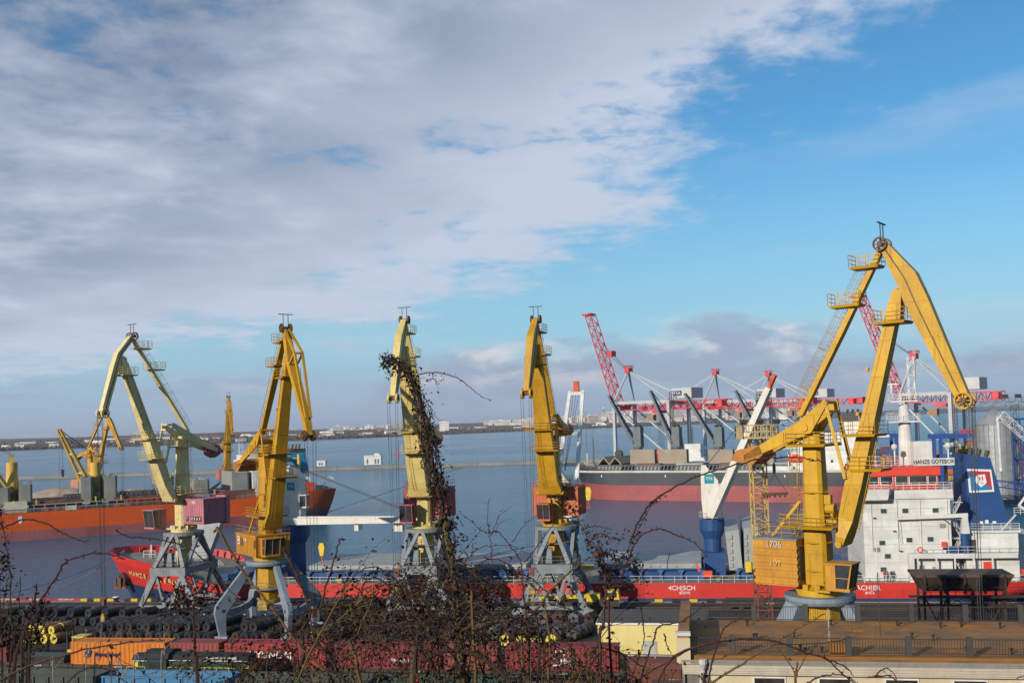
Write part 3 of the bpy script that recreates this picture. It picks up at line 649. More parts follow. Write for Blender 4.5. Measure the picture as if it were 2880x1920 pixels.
# ================================================================ ships
def hull(root, L, B, levels, sheer, bow_rake, stern_rake, bands, x_of_bow=.16, bow_exp=.55, stern_len=.12, tumble=1.0, bulw=0., nst=44, transom=.72):
    """lofted hull, bow at x=0 and stern at x=L; levels are heights above water, bands = [(first level, last level, material, part name)]"""
    zt = levels[-1]
    def hb(x, z):
        f = (z-levels[0])/(zt-levels[0]); x0 = bow_rake(f)
        e = min(1., max(0., (x-x0)/(L*x_of_bow*(1.15-.35*f))))
        b = (1-(1-e)**2.2)**(bow_exp+.25*(1-f))
        xs = L-stern_rake(f); s = min(1., max(0., (xs-x)/(L*stern_len)))
        lo = transom*(.45+.55*f); b *= lo+(1-lo)*(1-(1-s)**2.)
        return B/2*b
    ts = [0, .004, .012, .024, .04, .06, .085, .115, .15] + [.15+.70*k/(nst-18) for k in range(1, nst-18)] + [.85, .88, .91, .94, .965, .985, 1.]
    def pt(t, z, s):
        f = (z-levels[0])/(zt-levels[0]); x0, x1 = bow_rake(f), L-stern_rake(f); x = x0+(x1-x0)*t
        zz_ = z + (sheer(x)*f if z > levels[0] else 0)
        return (x, s*hb(x, z), zz_)
    for a, b, m, nm in bands:
        mb = MB()
        for s in (-1, 1):
            rows = [[pt(t, levels[k], s) for t in ts] for k in range(a, b+1)]
            mb.grid(rows if s < 0 else [r[::-1] for r in rows])
        mb.grid([[pt(1., levels[k], s) for s in (-1, 1)] for k in range(a, b+1)])
        part(nm, mb, m, root, True)
    dk = MB(); z = zt
    dk.grid([[pt(t, z, s)[:2]+(pt(t, z, s)[2]-bulw,) for t in ts] for s in (-1, 1)])
    return hb, dk, pt, ts

SWHITE0 = mat('ship_white', (.68, .68, .66), (.58, .57, .54), .5, .55, streak=.28, rust=.06, plates=(4., 1.35))
def deck_crane(root, x, y, z0, zp, zt, pm, tm, r=1.9, tw=3.2, td=2.6):
    """pedestal and slewing tower of a ship's crane"""
    b = MB(); b.lathe((x, y, 0), [(r*.92, z0), (r*.92, zp-3.4), (r*1.35, zp-2.0), (r*1.35, zp-.2), (.4, zp-.2), (.4, z0)], 16)
    o = part('crane_pedestal', b, pm, root, False)
    b = MB(); b.rail([(x+r*1.35*cos(k*pi/6), y+r*1.35*sin(k*pi/6), zp-.2) for k in range(12)], 1.1, .035, 3, 2, True); part('railing', b, SWHITE0, o)
    b = MB(); w, d = tw/2, td/2
    b.loft([[(x-w, y-d, zp), (x+w*.8, y-d, zp), (x+w*.8, y+d, zp), (x-w, y+d, zp)], [(x-w*1.15, y-d, zp+3), (x+w, y-d, zp+3), (x+w, y+d, zp+3), (x-w*1.15, y+d, zp+3)], [(x-w*1.15, y-d, zt-2.5), (x+w*.9, y-d, zt-2.5), (x+w*.9, y+d, zt-2.5), (x-w*1.15, y+d, zt-2.5)], [(x-w*1.1, y-d, zt-.8), (x-w*.1, y-d, zt-.8), (x-w*.1, y+d, zt-.8), (x-w*1.1, y+d, zt-.8)], [(x-w, y-d, zt), (x-w*.5, y-d, zt), (x-w*.5, y+d, zt), (x-w, y+d, zt)]])
    t = part('crane_tower', b, tm, root)
    return o, t

SWHITE = mat('ship_white', (.68, .68, .66), (.58, .57, .54), .5, .55, streak=.28, rust=.06, plates=(4., 1.35))
SWHITER = mat('crane_white_rusty', (.68, .66, .61), (.60, .57, .51), .4, .55, rust=.36, streak=.35)
HRED = mat('hull_red', (.62, .035, .025), (.50, .03, .025), .12, .5, streak=.45, rust=.10, plates=(6., 1.15))
HNAVY = mat('hull_navy', (.015, .035, .10), (.02, .04, .09), .3, .55)
DBLUE = mat('deck_blue', (.013, .062, .20), (.012, .05, .165), .4, .55, streak=.3)
HATCHG = mat('hatch_grey', (.33, .35, .35), (.27, .285, .28), .4, .65, streak=.2)
DECKG = mat('deck_grey_brown', (.20, .19, .16), (.28, .25, .19), .5, .8)
BRED = mat('bridge_red', (.68, .06, .03), (.6, .05, .03), .4, .5)
SYEL = mat('safety_yellow', (.68, .50, .03), (.6, .42, .03), 1., .55)
LBOAT = mat('lifeboat_orange', (.68, .08, .03), (.6, .07, .03), 1., .45)
TEAL = mat('logo_teal', (.01, .27, .33), None, 1., .5)

# ---------------- red general cargo ship alongside the quay
RS_L = 162.
rs = thing('cargo_ship', 'red cargo ship with white bridge and blue hatch coamings lying along the quay', 'ship', Q(-106.8, 167.6, WATER), QR)
K = lambda u, w, z: Vector((u+106.8, w-167.6, z+2.0))      # quay coordinates -> ship coordinates
lv = [-.6, 1.0, 2.2, 3.0, 4.5]
def rs_sheer(x): return 3.8*max(0., 1-x/21.)**.55 if x < 21 else 0.
hb, dk, pt, ts = hull(rs, RS_L, 21., lv, rs_sheer, lambda f: 3.4*(1-f)**1.1, lambda f: 6*(1-f)**2, [(0, 2, HNAVY, 'hull_bottom'), (2, 4, HRED, 'hull_side')], x_of_bow=.15)
part('deck', dk, DECKG, rs)
# forecastle bulwark
mb = MB()
for s in (-1, 1):
    rows = []
    for k in range(3):
        row = []
        for i in range(24):
            x = 24*i/23; q = hb(x, 4.5)*s; z = 4.5+rs_sheer(x)
            row.append((x-.35*k*max(0, 1-x/6), q*(1+.015*k), z+.62*k*(1 if x < 18 else max(0., (24-x)/6))))
        rows.append(row)
    mb.grid(rows)
mod_ = part('bulwark', mb, HRED, rs)
mb = MB()
for i in range(14):
    for s in (-1, 1):
        x = 2+i*1.4; y = s*(hb(x, 4.5)-.12); z = 4.5+rs_sheer(x); mb.beam((x, y, z), (x, y+s*.04, z+1.15), .12, .25)
part('bulwark_stay', mb, HRED, rs)
# anchor pocket and anchor
mb = MB(); c = Vector((5.2, -hb(5.2, 3.4)+.0, 4.6)); ax = Vector((-.55, -.83, -.05)).normalized(); mb.lathe(c, [(1.35, -.4), (1.35, .42), (.9, .55), (.3, .3), (.3, -.4)], 20, ax)
o = part('anchor_pocket', mb, mat('pocket_dark', (.06, .035, .03), None, 1, .8), rs)
mb = MB(); c2 = c+ax*.55; mb.box(c2.x-.2, c2.x+.25, c2.y-.5, c2.y+.2, c2.z-1.3, c2.z+.5); mb.beam(c2+Vector((-.9, -.1, -1.2)), c2+Vector((-.9, -.3, .5)), .35, .25); mb.beam(c2+Vector((1.0, -.1, -1.2)), c2+Vector((.9, -.3, .4)), .35, .25); mb.beam(c2+Vector((-1.1, -.1, -1.25)), c2+Vector((1.1, -.1, -1.25)), .5, .45)
part('anchor', mb, mat('anchor_rust', (.20, .075, .03), (.12, .05, .025), 1.5, .8), rs)
def on_hull(x, z): return Vector((x, -hb(x, z)-.06, z+rs_sheer(x)*(z-lv[0])/(lv[-1]-lv[0])))
def hull_dir(x, z): a, b_ = on_hull(x-1., z), on_hull(x+1., z); return (b_-a).normalized()
# lettering along the flare, one letter at a time so that it follows the plating
xx = 7.6
for ch in 'HANZE GOTEBORG':
    if ch != ' ':
        p_ = on_hull(xx, 3.55); r_ = hull_dir(xx, 3.55); text(ch, 'letter', rs, p_+Vector((0, -.08, 0)), r_, on_hull(xx, 4.3)-on_hull(xx, 2.9), 1.15, mat('gold_lettering', (.75, .55, .20), None, 2, .5), ext=.05)
    xx += .88
for s_, u, z, sz in (('TUG', -91.5, -.95, .8), ('TUG', -4.0, -1.0, .85), ('4CH|5CH', -3.9, 1.75, 1.0), ('8HD70', -3.5, 1.0, .55), ('ACH|ER', 23.6, 1.75, 1.0), ('8H3.6', 23.8, 1.0, .55), ('TUG', 24., -1.0, .85)):
    p_ = K(u, 0, z); q = on_hull(p_.x, 3.0); text(s_, 'hull_marking', rs, (p_.x, q.y-.03, p_.z), hull_dir(p_.x, 3.0), (0, 0, 1), sz, WHITEP if s_ != 'TUG' or u > 0 else mat('mark_orange', (.75, .30, .10)))
mb = MB(); p_ = K(-95.6, 0, 0); q = on_hull(p_.x, 2.); mb.box(p_.x-.5, p_.x+.5, q.y-.06, q.y+.3, .75, 1.65); part('yellow_mark', mb, SYEL, rs)
mb = MB(); p_ = K(47.5, 0, 1.55); mb.prism([(p_.x, -10.53, p_.z+.6), (p_.x+.6, -10.53, p_.z), (p_.x, -10.53, p_.z-.6), (p_.x-.6, -10.53, p_.z)], (0, .04, 0)); part('hull_emblem', mb, SYEL, rs)
# railing along the side
mb = MB(); pts = [(x, -hb(x, 4.5)+.12, 4.5) for x in (24, 30, 40, 60, 80, 100, 120, 130)]; mb.rail(pts, 1.1, .04, 1.9, 2); part('railing', mb, SWHITE, rs)
# coamings with arched bays, hatch covers
ZD = 4.5
def coaming(x0, x1, ztop, y=7.6):
    mb = MB(); mb.box(x0, x1, -y+.55, y-.55, ZD, ztop-.25); mb.box(x0, x1, -y, y, ztop-.25, ztop); o = part('hatch_coaming', mb, DBLUE, rs)
    n = max(1, round((x1-x0)/3.3)); key = 'bracket%.1f' % ztop; m_ = mat('deck_blue_light', (.05, .13, .32), None, .5, .6)
    if key not in bpy.data.meshes:
        r = MB(); r.hexa([(-.28, -.28, ZD), (.28, -.28, ZD), (.28, .28, ZD), (-.28, .28, ZD), (-.14, -.28, ztop-.8), (.14, -.28, ztop-.8), (.14, .28, ztop-.8), (-.14, .28, ztop-.8)])
        r.hexa([(-.14, -.28, ztop-.8), (.14, -.28, ztop-.8), (.14, .28, ztop-.8), (-.14, .28, ztop-.8), (-.5, -.28, ztop-.26), (.5, -.28, ztop-.26), (.5, .28, ztop-.26), (-.5, .28, ztop-.26)]); r.mesh(key).materials.append(m_)
    for k in range(n+1):
        for s in (-1, 1): q = part('coaming_bracket', bpy.data.meshes[key], m_, o); q.location = (x0+(x1-x0)*k/n, s*(y-.3), 0)
def covers(x0, x1, z, n, y=7.5, h=.75):
    for k in range(n):
        a, b_ = x0+(x1-x0)*k/n+.06, x0+(x1-x0)*(k+1)/n-.06
        mb = MB(); mb.box(a, b_, -y, y, z+.01, z+h); o = part('hatch_cover', mb, HATCHG, rs)
        r = MB()
        m_ = max(1, int((b_-a)/2.2))
        for i in range(m_): r.cbox((a+(i+.5)*(b_-a)/m_, -y-.06, z+h*.5), .5, .12, .35)
        part('cleat', r, HATCHG, o)
for x0, x1, n in ((40.5, 78, 5), (90, 106, 3), (111.5, 122, 0), ):
    coaming(x0, x1, 6.35)
    if n: covers(x0, x1, 6.35, n)
coaming(122, 128.5, 6.35)
# tilted covers: the tall one behind the bow crane, the folded pair by the aft crane
mb = MB(); a = K(-91.5, 162, 5.4); mb.hexa([a+Vector((0, -2, 0)), a+Vector((6.2, -2, 0)), a+Vector((6.4, -.8, 0)), a+Vector((0, -.8, 0)), a+Vector((-.5, 3, 6.0)), a+Vector((7.0, 3, 7.2)), a+Vector((7.2, 4.2, 7.2)), a+Vector((-.5, 4.2, 6.0))]); part('hatch_cover', mb, HATCHG, rs, label='grey hatch cover standing tilted behind the bow crane')
for k in range(2):
    mb = MB(); x = 110.3+k*2.3
    mb.hexa([(x, -7.4, 6.0), (x+2.0, -7.4, 6.0), (x+2.0, 7.4, 6.0), (x, 7.4, 6.0), (x-.5+k*.6, -7.4, 12.0+k*.5), (x+1.6+k*.7, -7.4, 12.3+k*.5), (x+1.6+k*.7, 7.4, 12.6+k*.5), (x-.5+k*.6, 7.4, 12.4+k*.5)])
    o = part('hatch_cover', mb, HATCHG, rs, label=['narrow', 'wide'][k]+' grey hatch cover folded upright beside the aft deck crane')
    for i in range(5): r = MB(); r.cbox((x+.3, -7.5, 6.8+i*1.1), .5, .2, .7); part('cleat', r, HATCHG, o)
mb = MB(); mb.box(112.7, 113.6, -8.2, -7.7, 5.8, 7.4); part('cover_hinge', mb, SYEL, rs)
mb = MB(); mb.box(56.5, 59.5, -7.9, -7.2, 6.8, 7.3); mb.ladder((57.4, -8.1, 4.5), (57.4, -8.1, 6.9), .8, (1, 0, 0), None, .35, .06); part('hatch_winch', mb, SYEL, rs)
mb = MB(); mb.box(87.0, 89.0, -7.9, -7.2, 6.3, 6.9); mb.ladder((88, -8.1, 4.5), (88, -8.1, 6.5), .8, (1, 0, 0), None, .35, .06); part('hatch_winch', mb, SYEL, rs)
mb = MB(); mb.box(24, 32, -7, 7, ZD, 5.6); mb.box(26, 30, -5.5, -2, 5.6, 6.8); part('deck_house', mb, DBLUE, rs)
mb = MB(); mb.ladder((27.5, -8.3, 4.6), (24.5, -8.3, 8.0), .9, (0, 1, 0), None, .4, .05); mb.rail([(24.5, -8.3, 7.3), (27.5, -8.3, 4.6)], 1., .04, 1., 2); part('stair', mb, SWHITE, rs)
# forecastle machinery
mb = MB()
for x, y, r_ in ((12.5, -3.5, .75), (15.5, -4.6, .95), (15.5, 2.5, .9)):
    z = 6.1; mb.cyl((x, y-.8, z), (x, y+.8, z), r_, n=14); mb.box(x-1, x+1, y-1.2, y-.9, z-.9, z+.4); mb.box(x-.6, x+.6, y+1.0, y+2.0, z-.9, z+.1)
part('mooring_winch', mb, mat('winch_olive', (.10, .10, .06), (.16, .13, .05), 1, .7), rs)
mb = MB(); mb.cyl((7.0, 0, 6), (7.0, 0, 10.0), .16, n=8); mb.rail([(6.3, -1.5, 7.8), (8.6, -1.5, 7.8)], 1.3, .05, 1.1, 2); mb.cyl((10, -1, 6), (10, -1, 9.), .2, n=8); mb.cyl((10, -1, 9.), (13, -1, 11.), .08, n=6); part('bow_mast', mb, SWHITE, rs)
# deck cranes
pA, tA = deck_crane(rs, 35.4, -.5, ZD, 13.5, 24.3, DBLUE, SWHITER, r=1.8, tw=3.1)
pB, tB = deck_crane(rs, 83.8, -.5, ZD, 13.5, 22.0, DBLUE, SWHITER, r=1.6, tw=2.6)
pC, tC = deck_crane(rs, 107.9, -.5, ZD, 13.6, 22.2, DBLUE, SWHITER, r=1.5, tw=2.7)
mb = MB(); mb.box(106.5, 109.8, -3.6, 3, ZD, 8.2); part('crane_base', mb, DBLUE, rs)
def logo(x, y, z, s=.95):
    mb = MB(); mb.box(x-s, x+s, y-.03, y, z-s, z+s); o = part('maker_plate', mb, TEAL, rs); text('TTS', 'print', o, (x, y-.05, z), (1, 0, 0), (0, 0, 1), s*.85, WHITEP)
logo(35.2, -1.83, 20.2, .7); logo(107.7, -1.83, 20.0, .75)
def glass_cab(x, y, z):
    mb = MB(); mb.box(x-.7, x+.7, y-.9, y+.9, z-.15, z+.1); mb.box(x-.75, x+.75, y-.95, y+.95, z+2.0, z+2.15)
    for a in (-.68, .6):
        for c in (-.88, .8): mb.box(x+a, x+a+.08, y+c, y+c+.08, z+.1, z+2.0)
    mb.box(x-.7, x-.5, y-.9, y+.9, z+.1, z+2.); o = part('crane_cab', mb, SWHITE, rs)
    mb = MB(); mb.box(x-.5, x+.66, y-.84, y+.84, z+.1, z+2.0); part('window', mb, GLASS, o)
glass_cab(37.7, -1.9, 16.6); glass_cab(109.8, -1.9, 17.0)
def jib2(a, b, w0, w1, h, m, name='crane_jib', ties=(.18, .5, .95), side=None):
    """twin-girder crane jib"""
    a, b = Vector(a), Vector(b); d = (b-a).normalized(); sd = Vector(side).normalized()
    mb = MB()
    for s in (-1, 1): mb.beam(a+sd*s*w0/2, b+sd*s*w1/2, .75, h, .6, h*.75, side=sd)
    o = part(name, mb, m, rs)
    mb = MB()
    for t in ties: mb.beam(a.lerp(b, t)-sd*(w0+(w1-w0)*t)/2, a.lerp(b, t)+sd*(w0+(w1-w0)*t)/2, .8, .6)
    part('jib_tie', mb, m, o); return o
tipA = K(-46.6, 160.8, 12.6); jA = jib2(K(-69.6, 162.6, 12.5), tipA, 3.0, 2.2, 1.15, SWHITER, side=(0, 1, 0))
mb = MB(); mb.box(tipA.x-.6, tipA.x+2.2, tipA.y-1, tipA.y+1, tipA.z-.4, tipA.z+.5); part('jib_head', mb, mat('tip_red', (.62, .10, .04)), rs)
mb = MB(); mb.box(55.5, 57.0, -6.8, -5.4, 12.6, 13.9); mb.box(48.6, 49.3, -6.9, -4.8, 12.8, 13.9); part('jib_bracket', mb, SWHITER, rs)
mb = MB(); mb.box(62.5, 64.0, -5.5, -3.5, ZD+1.8, 13.8); mb.box(61.6, 64.9, -6.6, -2.4, 12.4, 13.9); part('jib_rest', mb, DBLUE, rs)
tipB = K(-22.6, 184, 33.6); jib2(K(-23.6, 170.0, 13.4), tipB, 3.6, 2.4, .75, SWHITE, side=(1, 0, 0), ties=(.35, .62, .98))
mb = MB(); mb.box(tipB.x-.5, tipB.x+.5, tipB.y-.3, tipB.y+.9, tipB.z-.2, tipB.z+1.9); part('jib_head', mb, MATS['tip_red'], rs)
tipC = K(10.3, 155.5, 32.2); jC = jib2(K(1.2, 163.2, 12.2), tipC, 1.6, .9, 1.15, SWHITER, side=(.4, 1, 0), ties=(.3, .6, .97))
mb = MB(); d_ = (tipC-K(1.2, 163.2, 12.2)).normalized(); mb.beam(tipC, tipC+d_*2.2, .5, .6); part('jib_head', mb, MATS['tip_red'], rs)
mb = MB()
for s in (-.9, 0, .9):
    mb = MB(); mb.cyl((34.6, -.5+s*.6, 24.0), tipA+Vector((0, s, .5)), .045, n=4); mb.cyl(K(-40.5, 166, 20.8)+Vector((0, s, 0)), K(-73, 172, 11.3)+Vector((0, s, 0)), .045, n=4)
    mb.cyl((107.3, -.5+s*.6, 22.0), tipC+Vector((0, s*.4, 0)), .045, n=4); mb.cyl((83.8, s*.6, 21.8), tipB+Vector((s*.6, 0, 0)), .04, n=4); part('crane_rope', mb, ROPE, rs, kind='stuff')
for c in (Vector((tipB.x+3.4, tipB.y-16, 17.6)), K(-65.2, 163.5, 7.2)):
    mb = MB(); mb.prism([c+Vector((-.3, 0, 1.3)), c+Vector((.3, 0, 1.3)), c+Vector((.55, 0, .6)), c+Vector((.3, 0, -.9)), c+Vector((-.3, 0, -.9)), c+Vector((-.55, 0, .6))], (0, .5, 0)); o = part('hook_block', mb, SYEL, rs)
    mb = MB(); mb.cyl(c+Vector((0, 0, 1.3)), c+Vector((0, 0, 14 if c.x > 60 else 5)), .04, n=4); part('rope', mb, ROPE, o)
    mb = MB(); mb.tube([c+Vector((0, 0, -.9)), c+Vector((0, 0, -1.6)), c+Vector((.3, 0, -2.0)), c+Vector((0, 0, -2.3)), c+Vector((-.3, 0, -2.0))], .12, 6); part('hook', mb, MATS['tip_red'], o)
# aft: hold end, white accommodation block
X0 = K(23.6, 0, 0).x; X1 = K(36.1, 0, 0).x
mb = MB(); mb.box(X0, X1, -8.6, 9.5, ZD, 16.8); ac = part('accommodation', mb, SWHITE, rs)
mb = MB()
for z in (7.2, 9.9, 12.6, 15.3): mb.box(X0-.02, X1+.02, -8.64, 9.5, z, z+.05)
part('plate_seam', mb, mat('seam_grey', (.42, .42, .40)), ac)
mb = MB(); mb.hexa([(X0-.6, -10.4, 16.8), (X0+3.4, -10.4, 16.8), (X0+3.4, -8.0, 16.3), (X0-.6, -8.0, 16.3), (X0-.6, -10.6, 18.4), (X0+3.6, -10.6, 18.4), (X0+4.6, -8, 18.4), (X0-.6, -8, 18.4)]); part('bridge_wing', mb, SWHITE, rs)
mb = MB(); mb.box(X0+4.6, X1+.4, -8.9, 9.6, 16.8, 18.1); part('bridge_deck', mb, SWHITE, rs)
BX0, BX1 = X0+.2, X1-1.2
mb = MB(); mb.box(BX0, BX1, -7.2, 8, 18.1, 20.6); br = part('bridge', mb, BRED, rs)
mb = MB(); mb.box(BX0-.3, BX1+.25, -7.6, 8.2, 20.2, 21.5); part('bridge_roof', mb, BRED, br)
for x0, x1 in ((X0+5.2, X0+6.9), (X0+7.2, X0+9.6), (X0+9.9, X0+12.0 if X0+12.0 < BX1-.3 else BX1-.3), (X0+.5, X0+2.6), (X0+3.0, X0+4.7)):
    mb = MB(); mb.box(x0-.1, x1+.1, -7.26, -7.1, 18.75, 20.15); f = part('window_frame', mb, SWHITE, br); mb = MB(); mb.box(x0, x1, -7.29, -7.2, 18.85, 20.05); part('window', mb, GLASS, f)
for x, z in ((X0+3.0, 15.0), (X0+6.1, 15.0), (X0+11.6, 15.0) if False else (X0+10.4, 15.0), (X0+2.6, 10.2), (X0+6.5, 10.6), (X0+3.3, 8.2), (X0+9.5, 10.7), (X0+2.6, 6.2)):
    mb = MB(); mb.box(x-.5, x+.5, -8.68, -8.6, z-.42, z+.42); f = part('porthole_frame', mb, SWHITE, ac); mb = MB(); mb.box(x-.42, x+.42, -8.7, -8.62, z-.34, z+.34); part('window', mb, mat('port_glass', (.05, .09, .08), None, 2, .15), f)
mb = MB(); mb.rail([(X0-.5, -10.5, 18.4), (X0+3.5, -10.5, 18.4), (X0+4.8, -8.8, 18.1), (X1+.3, -8.8, 18.1)], 1.1, .045, 1.1, 3); mb.rail([(BX0, -7.4, 21.5), (BX1, -7.4, 21.5), (BX1, 8, 21.5), (BX0, 8, 21.5)], 1.0, .045, 1.1, 3, True); part('railing', mb, SWHITE, rs)
# small fittings on the white walls: drain pipes, lamps, vents, outside stair
for x in (X0+1.2, X0+4.9, X0+8.2, X0+12.0): mb = MB(); mb.tube([(x, -8.72, 16.6), (x, -8.72, 9.0)], .06, 6); part('drain_pipe', mb, SWHITE, ac)
for x, z in ((X0+1.6, 13.9), (X0+5.2, 8.9), (X0+8.4, 13.8), (X0+11.4, 9.2), (X0+4.4, 11.9)): mb = MB(); mb.box(x-.2, x+.2, -8.95, -8.65, z, z+.14); part('deck_lamp', mb, DARKST, ac)
for x, z in ((X0+10.9, 12.4), (X0+1.4, 8.9), (X0+7.6, 6.2)): mb = MB(); mb.box(x, x+.8, -8.75, -8.62, z, z+.6); part('vent_grille', mb, mat('vent_grey', (.25, .25, .24)), ac)
for k in range(4):
    z = 5.2+k*2.7; mb = MB(); a_, b_ = (X1+.3, X1+1.7) if k % 2 else (X1+1.7, X1+.3)
    mb.beam((a_, -7.2, z), (b_, -7.2, z+2.7), .8, .10); mb.rail([(a_, -7.6, z), (b_, -7.6, z+2.7)], 1.0, .035, .7, 2); mb.box(X1+.05, X1+2.0, -7.7, -5.6, z+2.68, z+2.76); part('outside_stair', mb, SWHITE, rs)
# stepped side gallery on the near side
GX0, GX1 = X0+6.4, X0+17.2
mb = MB(); mb.box(GX0-.3, GX1+4., -10.1, -8.62, 8.0, 8.7); mb.box(GX0-.3, GX0+.4, -10.1, -8.62, ZD, 8.0); part('gallery_deck', mb, SWHITE, rs)
for k in range(5):
    mb = MB(); x = GX0+.8+k*2.6; mb.box(x, x+.22, -10.05, -9.85, ZD, 8.0); part('gallery_post', mb, SWHITE, rs)
mb = MB(); mb.rail([(GX0, -10.0, 8.7), (GX1+3.8, -10.0, 8.7)], 1.0, .04, 1.3, 2); mb.rail([(X0-.5, -10.3, ZD), (X0+48, -10.2, ZD)], 1.05, .04, 1.5, 2); part('railing', mb, SWHITE, rs)
mb = MB(); mb.box(GX0+2.4, GX0+10.5, -9.95, -9.5, 5.2, 5.75); part('gangway', mb, SWHITE, rs)
for x in (GX0+3.2, GX0+11.2, GX0+13.2):
    mb = MB(); mb.box(x, x+.7, -8.72, -8.6, ZD+.1, ZD+2.1); part('door', mb, mat('door_grey', (.3, .3, .28)) if x < GX0+12 else BRED, ac)
for x, z in ((GX0+4.6, 9.9), (GX0+8.9, 5.3), (X1+9.4, 5.8)):
    mb = MB(); mb.box(x, x+.7, -9.0, -8.64, z-.4, z+.4); part('fire_box', mb, BRED, rs)
mb = MB(); mb.lathe((GX0+1.3, -10.08, 9.3), [(.45, -.06), (.45, .06), (.28, .06), (.28, -.06)], 16, (0, 1, 0)); part('life_ring', mb, LBOAT, rs)
mb = MB(); mb.box(GX0+5.2, GX0+6.9, -9.7, -8.9, 8.7, 9.7); part('deck_locker', mb, DBLUE, rs)
# provision crane in front of the house
mb = MB(); xc = X1+1.7; mb.lathe((xc, -9.4, 0), [(.62, 8.7), (.62, 11.6), (.1, 11.6), (.1, 8.7)], 12); o = part('provision_crane', mb, DBLUE, rs)
mb = MB(); mb.hexa([(xc-.6, -9.9, 11.6), (xc+.6, -9.9, 11.6), (xc+.6, -8.9, 11.6), (xc-.6, -8.9, 11.6), (xc-.3, -9.8, 14.2), (xc+.4, -9.8, 14.2), (xc+.4, -9, 14.2), (xc-.3, -9, 14.2)]); mb.beam((xc+.5, -9.4, 14.3), (xc-9.5, -9.4, 13.9), .5, .6, .35, .35); part('provision_jib', mb, SWHITE, o)
mb = MB(); mb.cyl((xc-.7, -9.4, 12.), (xc-3, -9.4, 13.8), .08, n=6); mb.cyl((xc-9.3, -9.4, 13.8), (xc-9.1, -9.4, 10.3), .03, n=4); part('provision_rope', mb, ROPE, o)
# aft house and funnel
AX0, AX1 = K(38.0, 0, 0).x, K(45.3, 0, 0).x
mb = MB(); mb.box(AX0, AX1, -8.8, 9, ZD, 11.6); mb.box(AX1, AX1+3.4, -6, 8, ZD, 11.0); mb.box(AX0-.1, AX1+.3, -9.1, 9.2, 11.6, 11.9); o = part('aft_house', mb, SWHITE, rs)
mb = MB(); mb.rail([(AX0, -8.9, 11.9), (AX1+.2, -8.9, 11.9)], 1.05, .045, 1.3, 3); mb.beam((AX1-2.2, -8.8, 12.0), (AX1-.2, -8.8, 14.2), .5, .12); mb.rail([(AX1-.4, -8.8, 14.2), (AX1+2.2, -8.8, 14.2)], 1., .045, 1., 3); part('railing', mb, SWHITE, o)
mb = MB(); mb.box(AX0+2.3, AX0+3.7, -8.9, -8.8, ZD+.1, ZD+2.8); part('door', mb, BRED, o)
mb = MB(); mb.box(AX0+.6, AX0+1.4, -8.9, -8.8, 8.6, 10.6); part('window', mb, DARKST, o)
fx = [K(u, 0, 0).x for u in (40.0, 46.3, 43.9, 40.2)]
fy0, fy1 = -1.8, 6.5
mb = MB(); mb.hexa([(fx[0], fy0-.4, 11.2), (fx[1], fy0-.4, 11.2), (fx[1], fy1, 11.2), (fx[0], fy1, 11.2), (fx[3], fy0+.3, 23.0), (fx[2], fy0+.3, 22.3), (fx[2], fy1-.5, 22.3), (fx[3], fy1-.5, 23.0)]); fu = part('funnel', mb, DBLUE, rs)
ny = lambda z: fy0-.4+.7*(z-11.2)/11.5-.05
def fpl(pts, m, nm, off):
    mb = MB(); mb.prism([(x, ny(z)-off, z) for x, z in pts], (0, .03, 0)); return part(nm, mb, m, fu)
ex0, ex1 = fx[3]+.3, fx[3]+3.7
fpl([(ex0, 17.0), (ex1+.25, 17.1), (ex1, 20.5), (ex0-.1, 20.7)], WHITEP, 'emblem', 0)
fpl([(ex0+.3, 17.3), (ex1-.05, 17.4), (ex1-.25, 20.2), (ex0+.2, 20.4)], mat('emblem_blue', (.02, .20, .45)), 'emblem', .03)
fpl([(ex1-.05, 17.4), (ex1-.25, 20.2), (ex0+.2, 20.4)], mat('emblem_red', (.42, .03, .05)), 'emblem', .06)
cx_, cz_ = (ex0+ex1)/2+.05, 18.85
fpl([(cx_-.95, cz_), (cx_-.45, cz_+.85), (cx_+.65, cz_+.95), (cx_+.85, cz_-.35), (cx_-.0, cz_-1.05)], WHITEP, 'emblem', .09)
text('H', 'emblem_letter', fu, (cx_+.05, ny(19)-.14, cz_+.28), (1, .0, .12), (.2, 0, 1), 1.0, MATS['emblem_red'])
fpl([(cx_-.5, cz_-.2), (cx_+.45, cz_-.3), (cx_+.05, cz_-.65), (cx_+.3, cz_-.42)], MATS['emblem_blue'], 'emblem', .12)
mb = MB()
for k in range(3): mb.cyl((fx[3]+1.2+k*1.5, 1+k, 22.3), (fx[3]+1.6+k*1.5, 1+k, 23.9-.3*k), .35, n=10)
part('exhaust_pipe', mb, DARKST, fu)
mb = MB()
for k, x in enumerate((fx[0]+1.7, fx[0]+2.5, fx[0]+3.6)): mb.box(x, x+.5, fy0-.50, fy0-.42, 12.2, 12.6+.2*(k % 2))
part('notice', mb, WHITEP, fu)
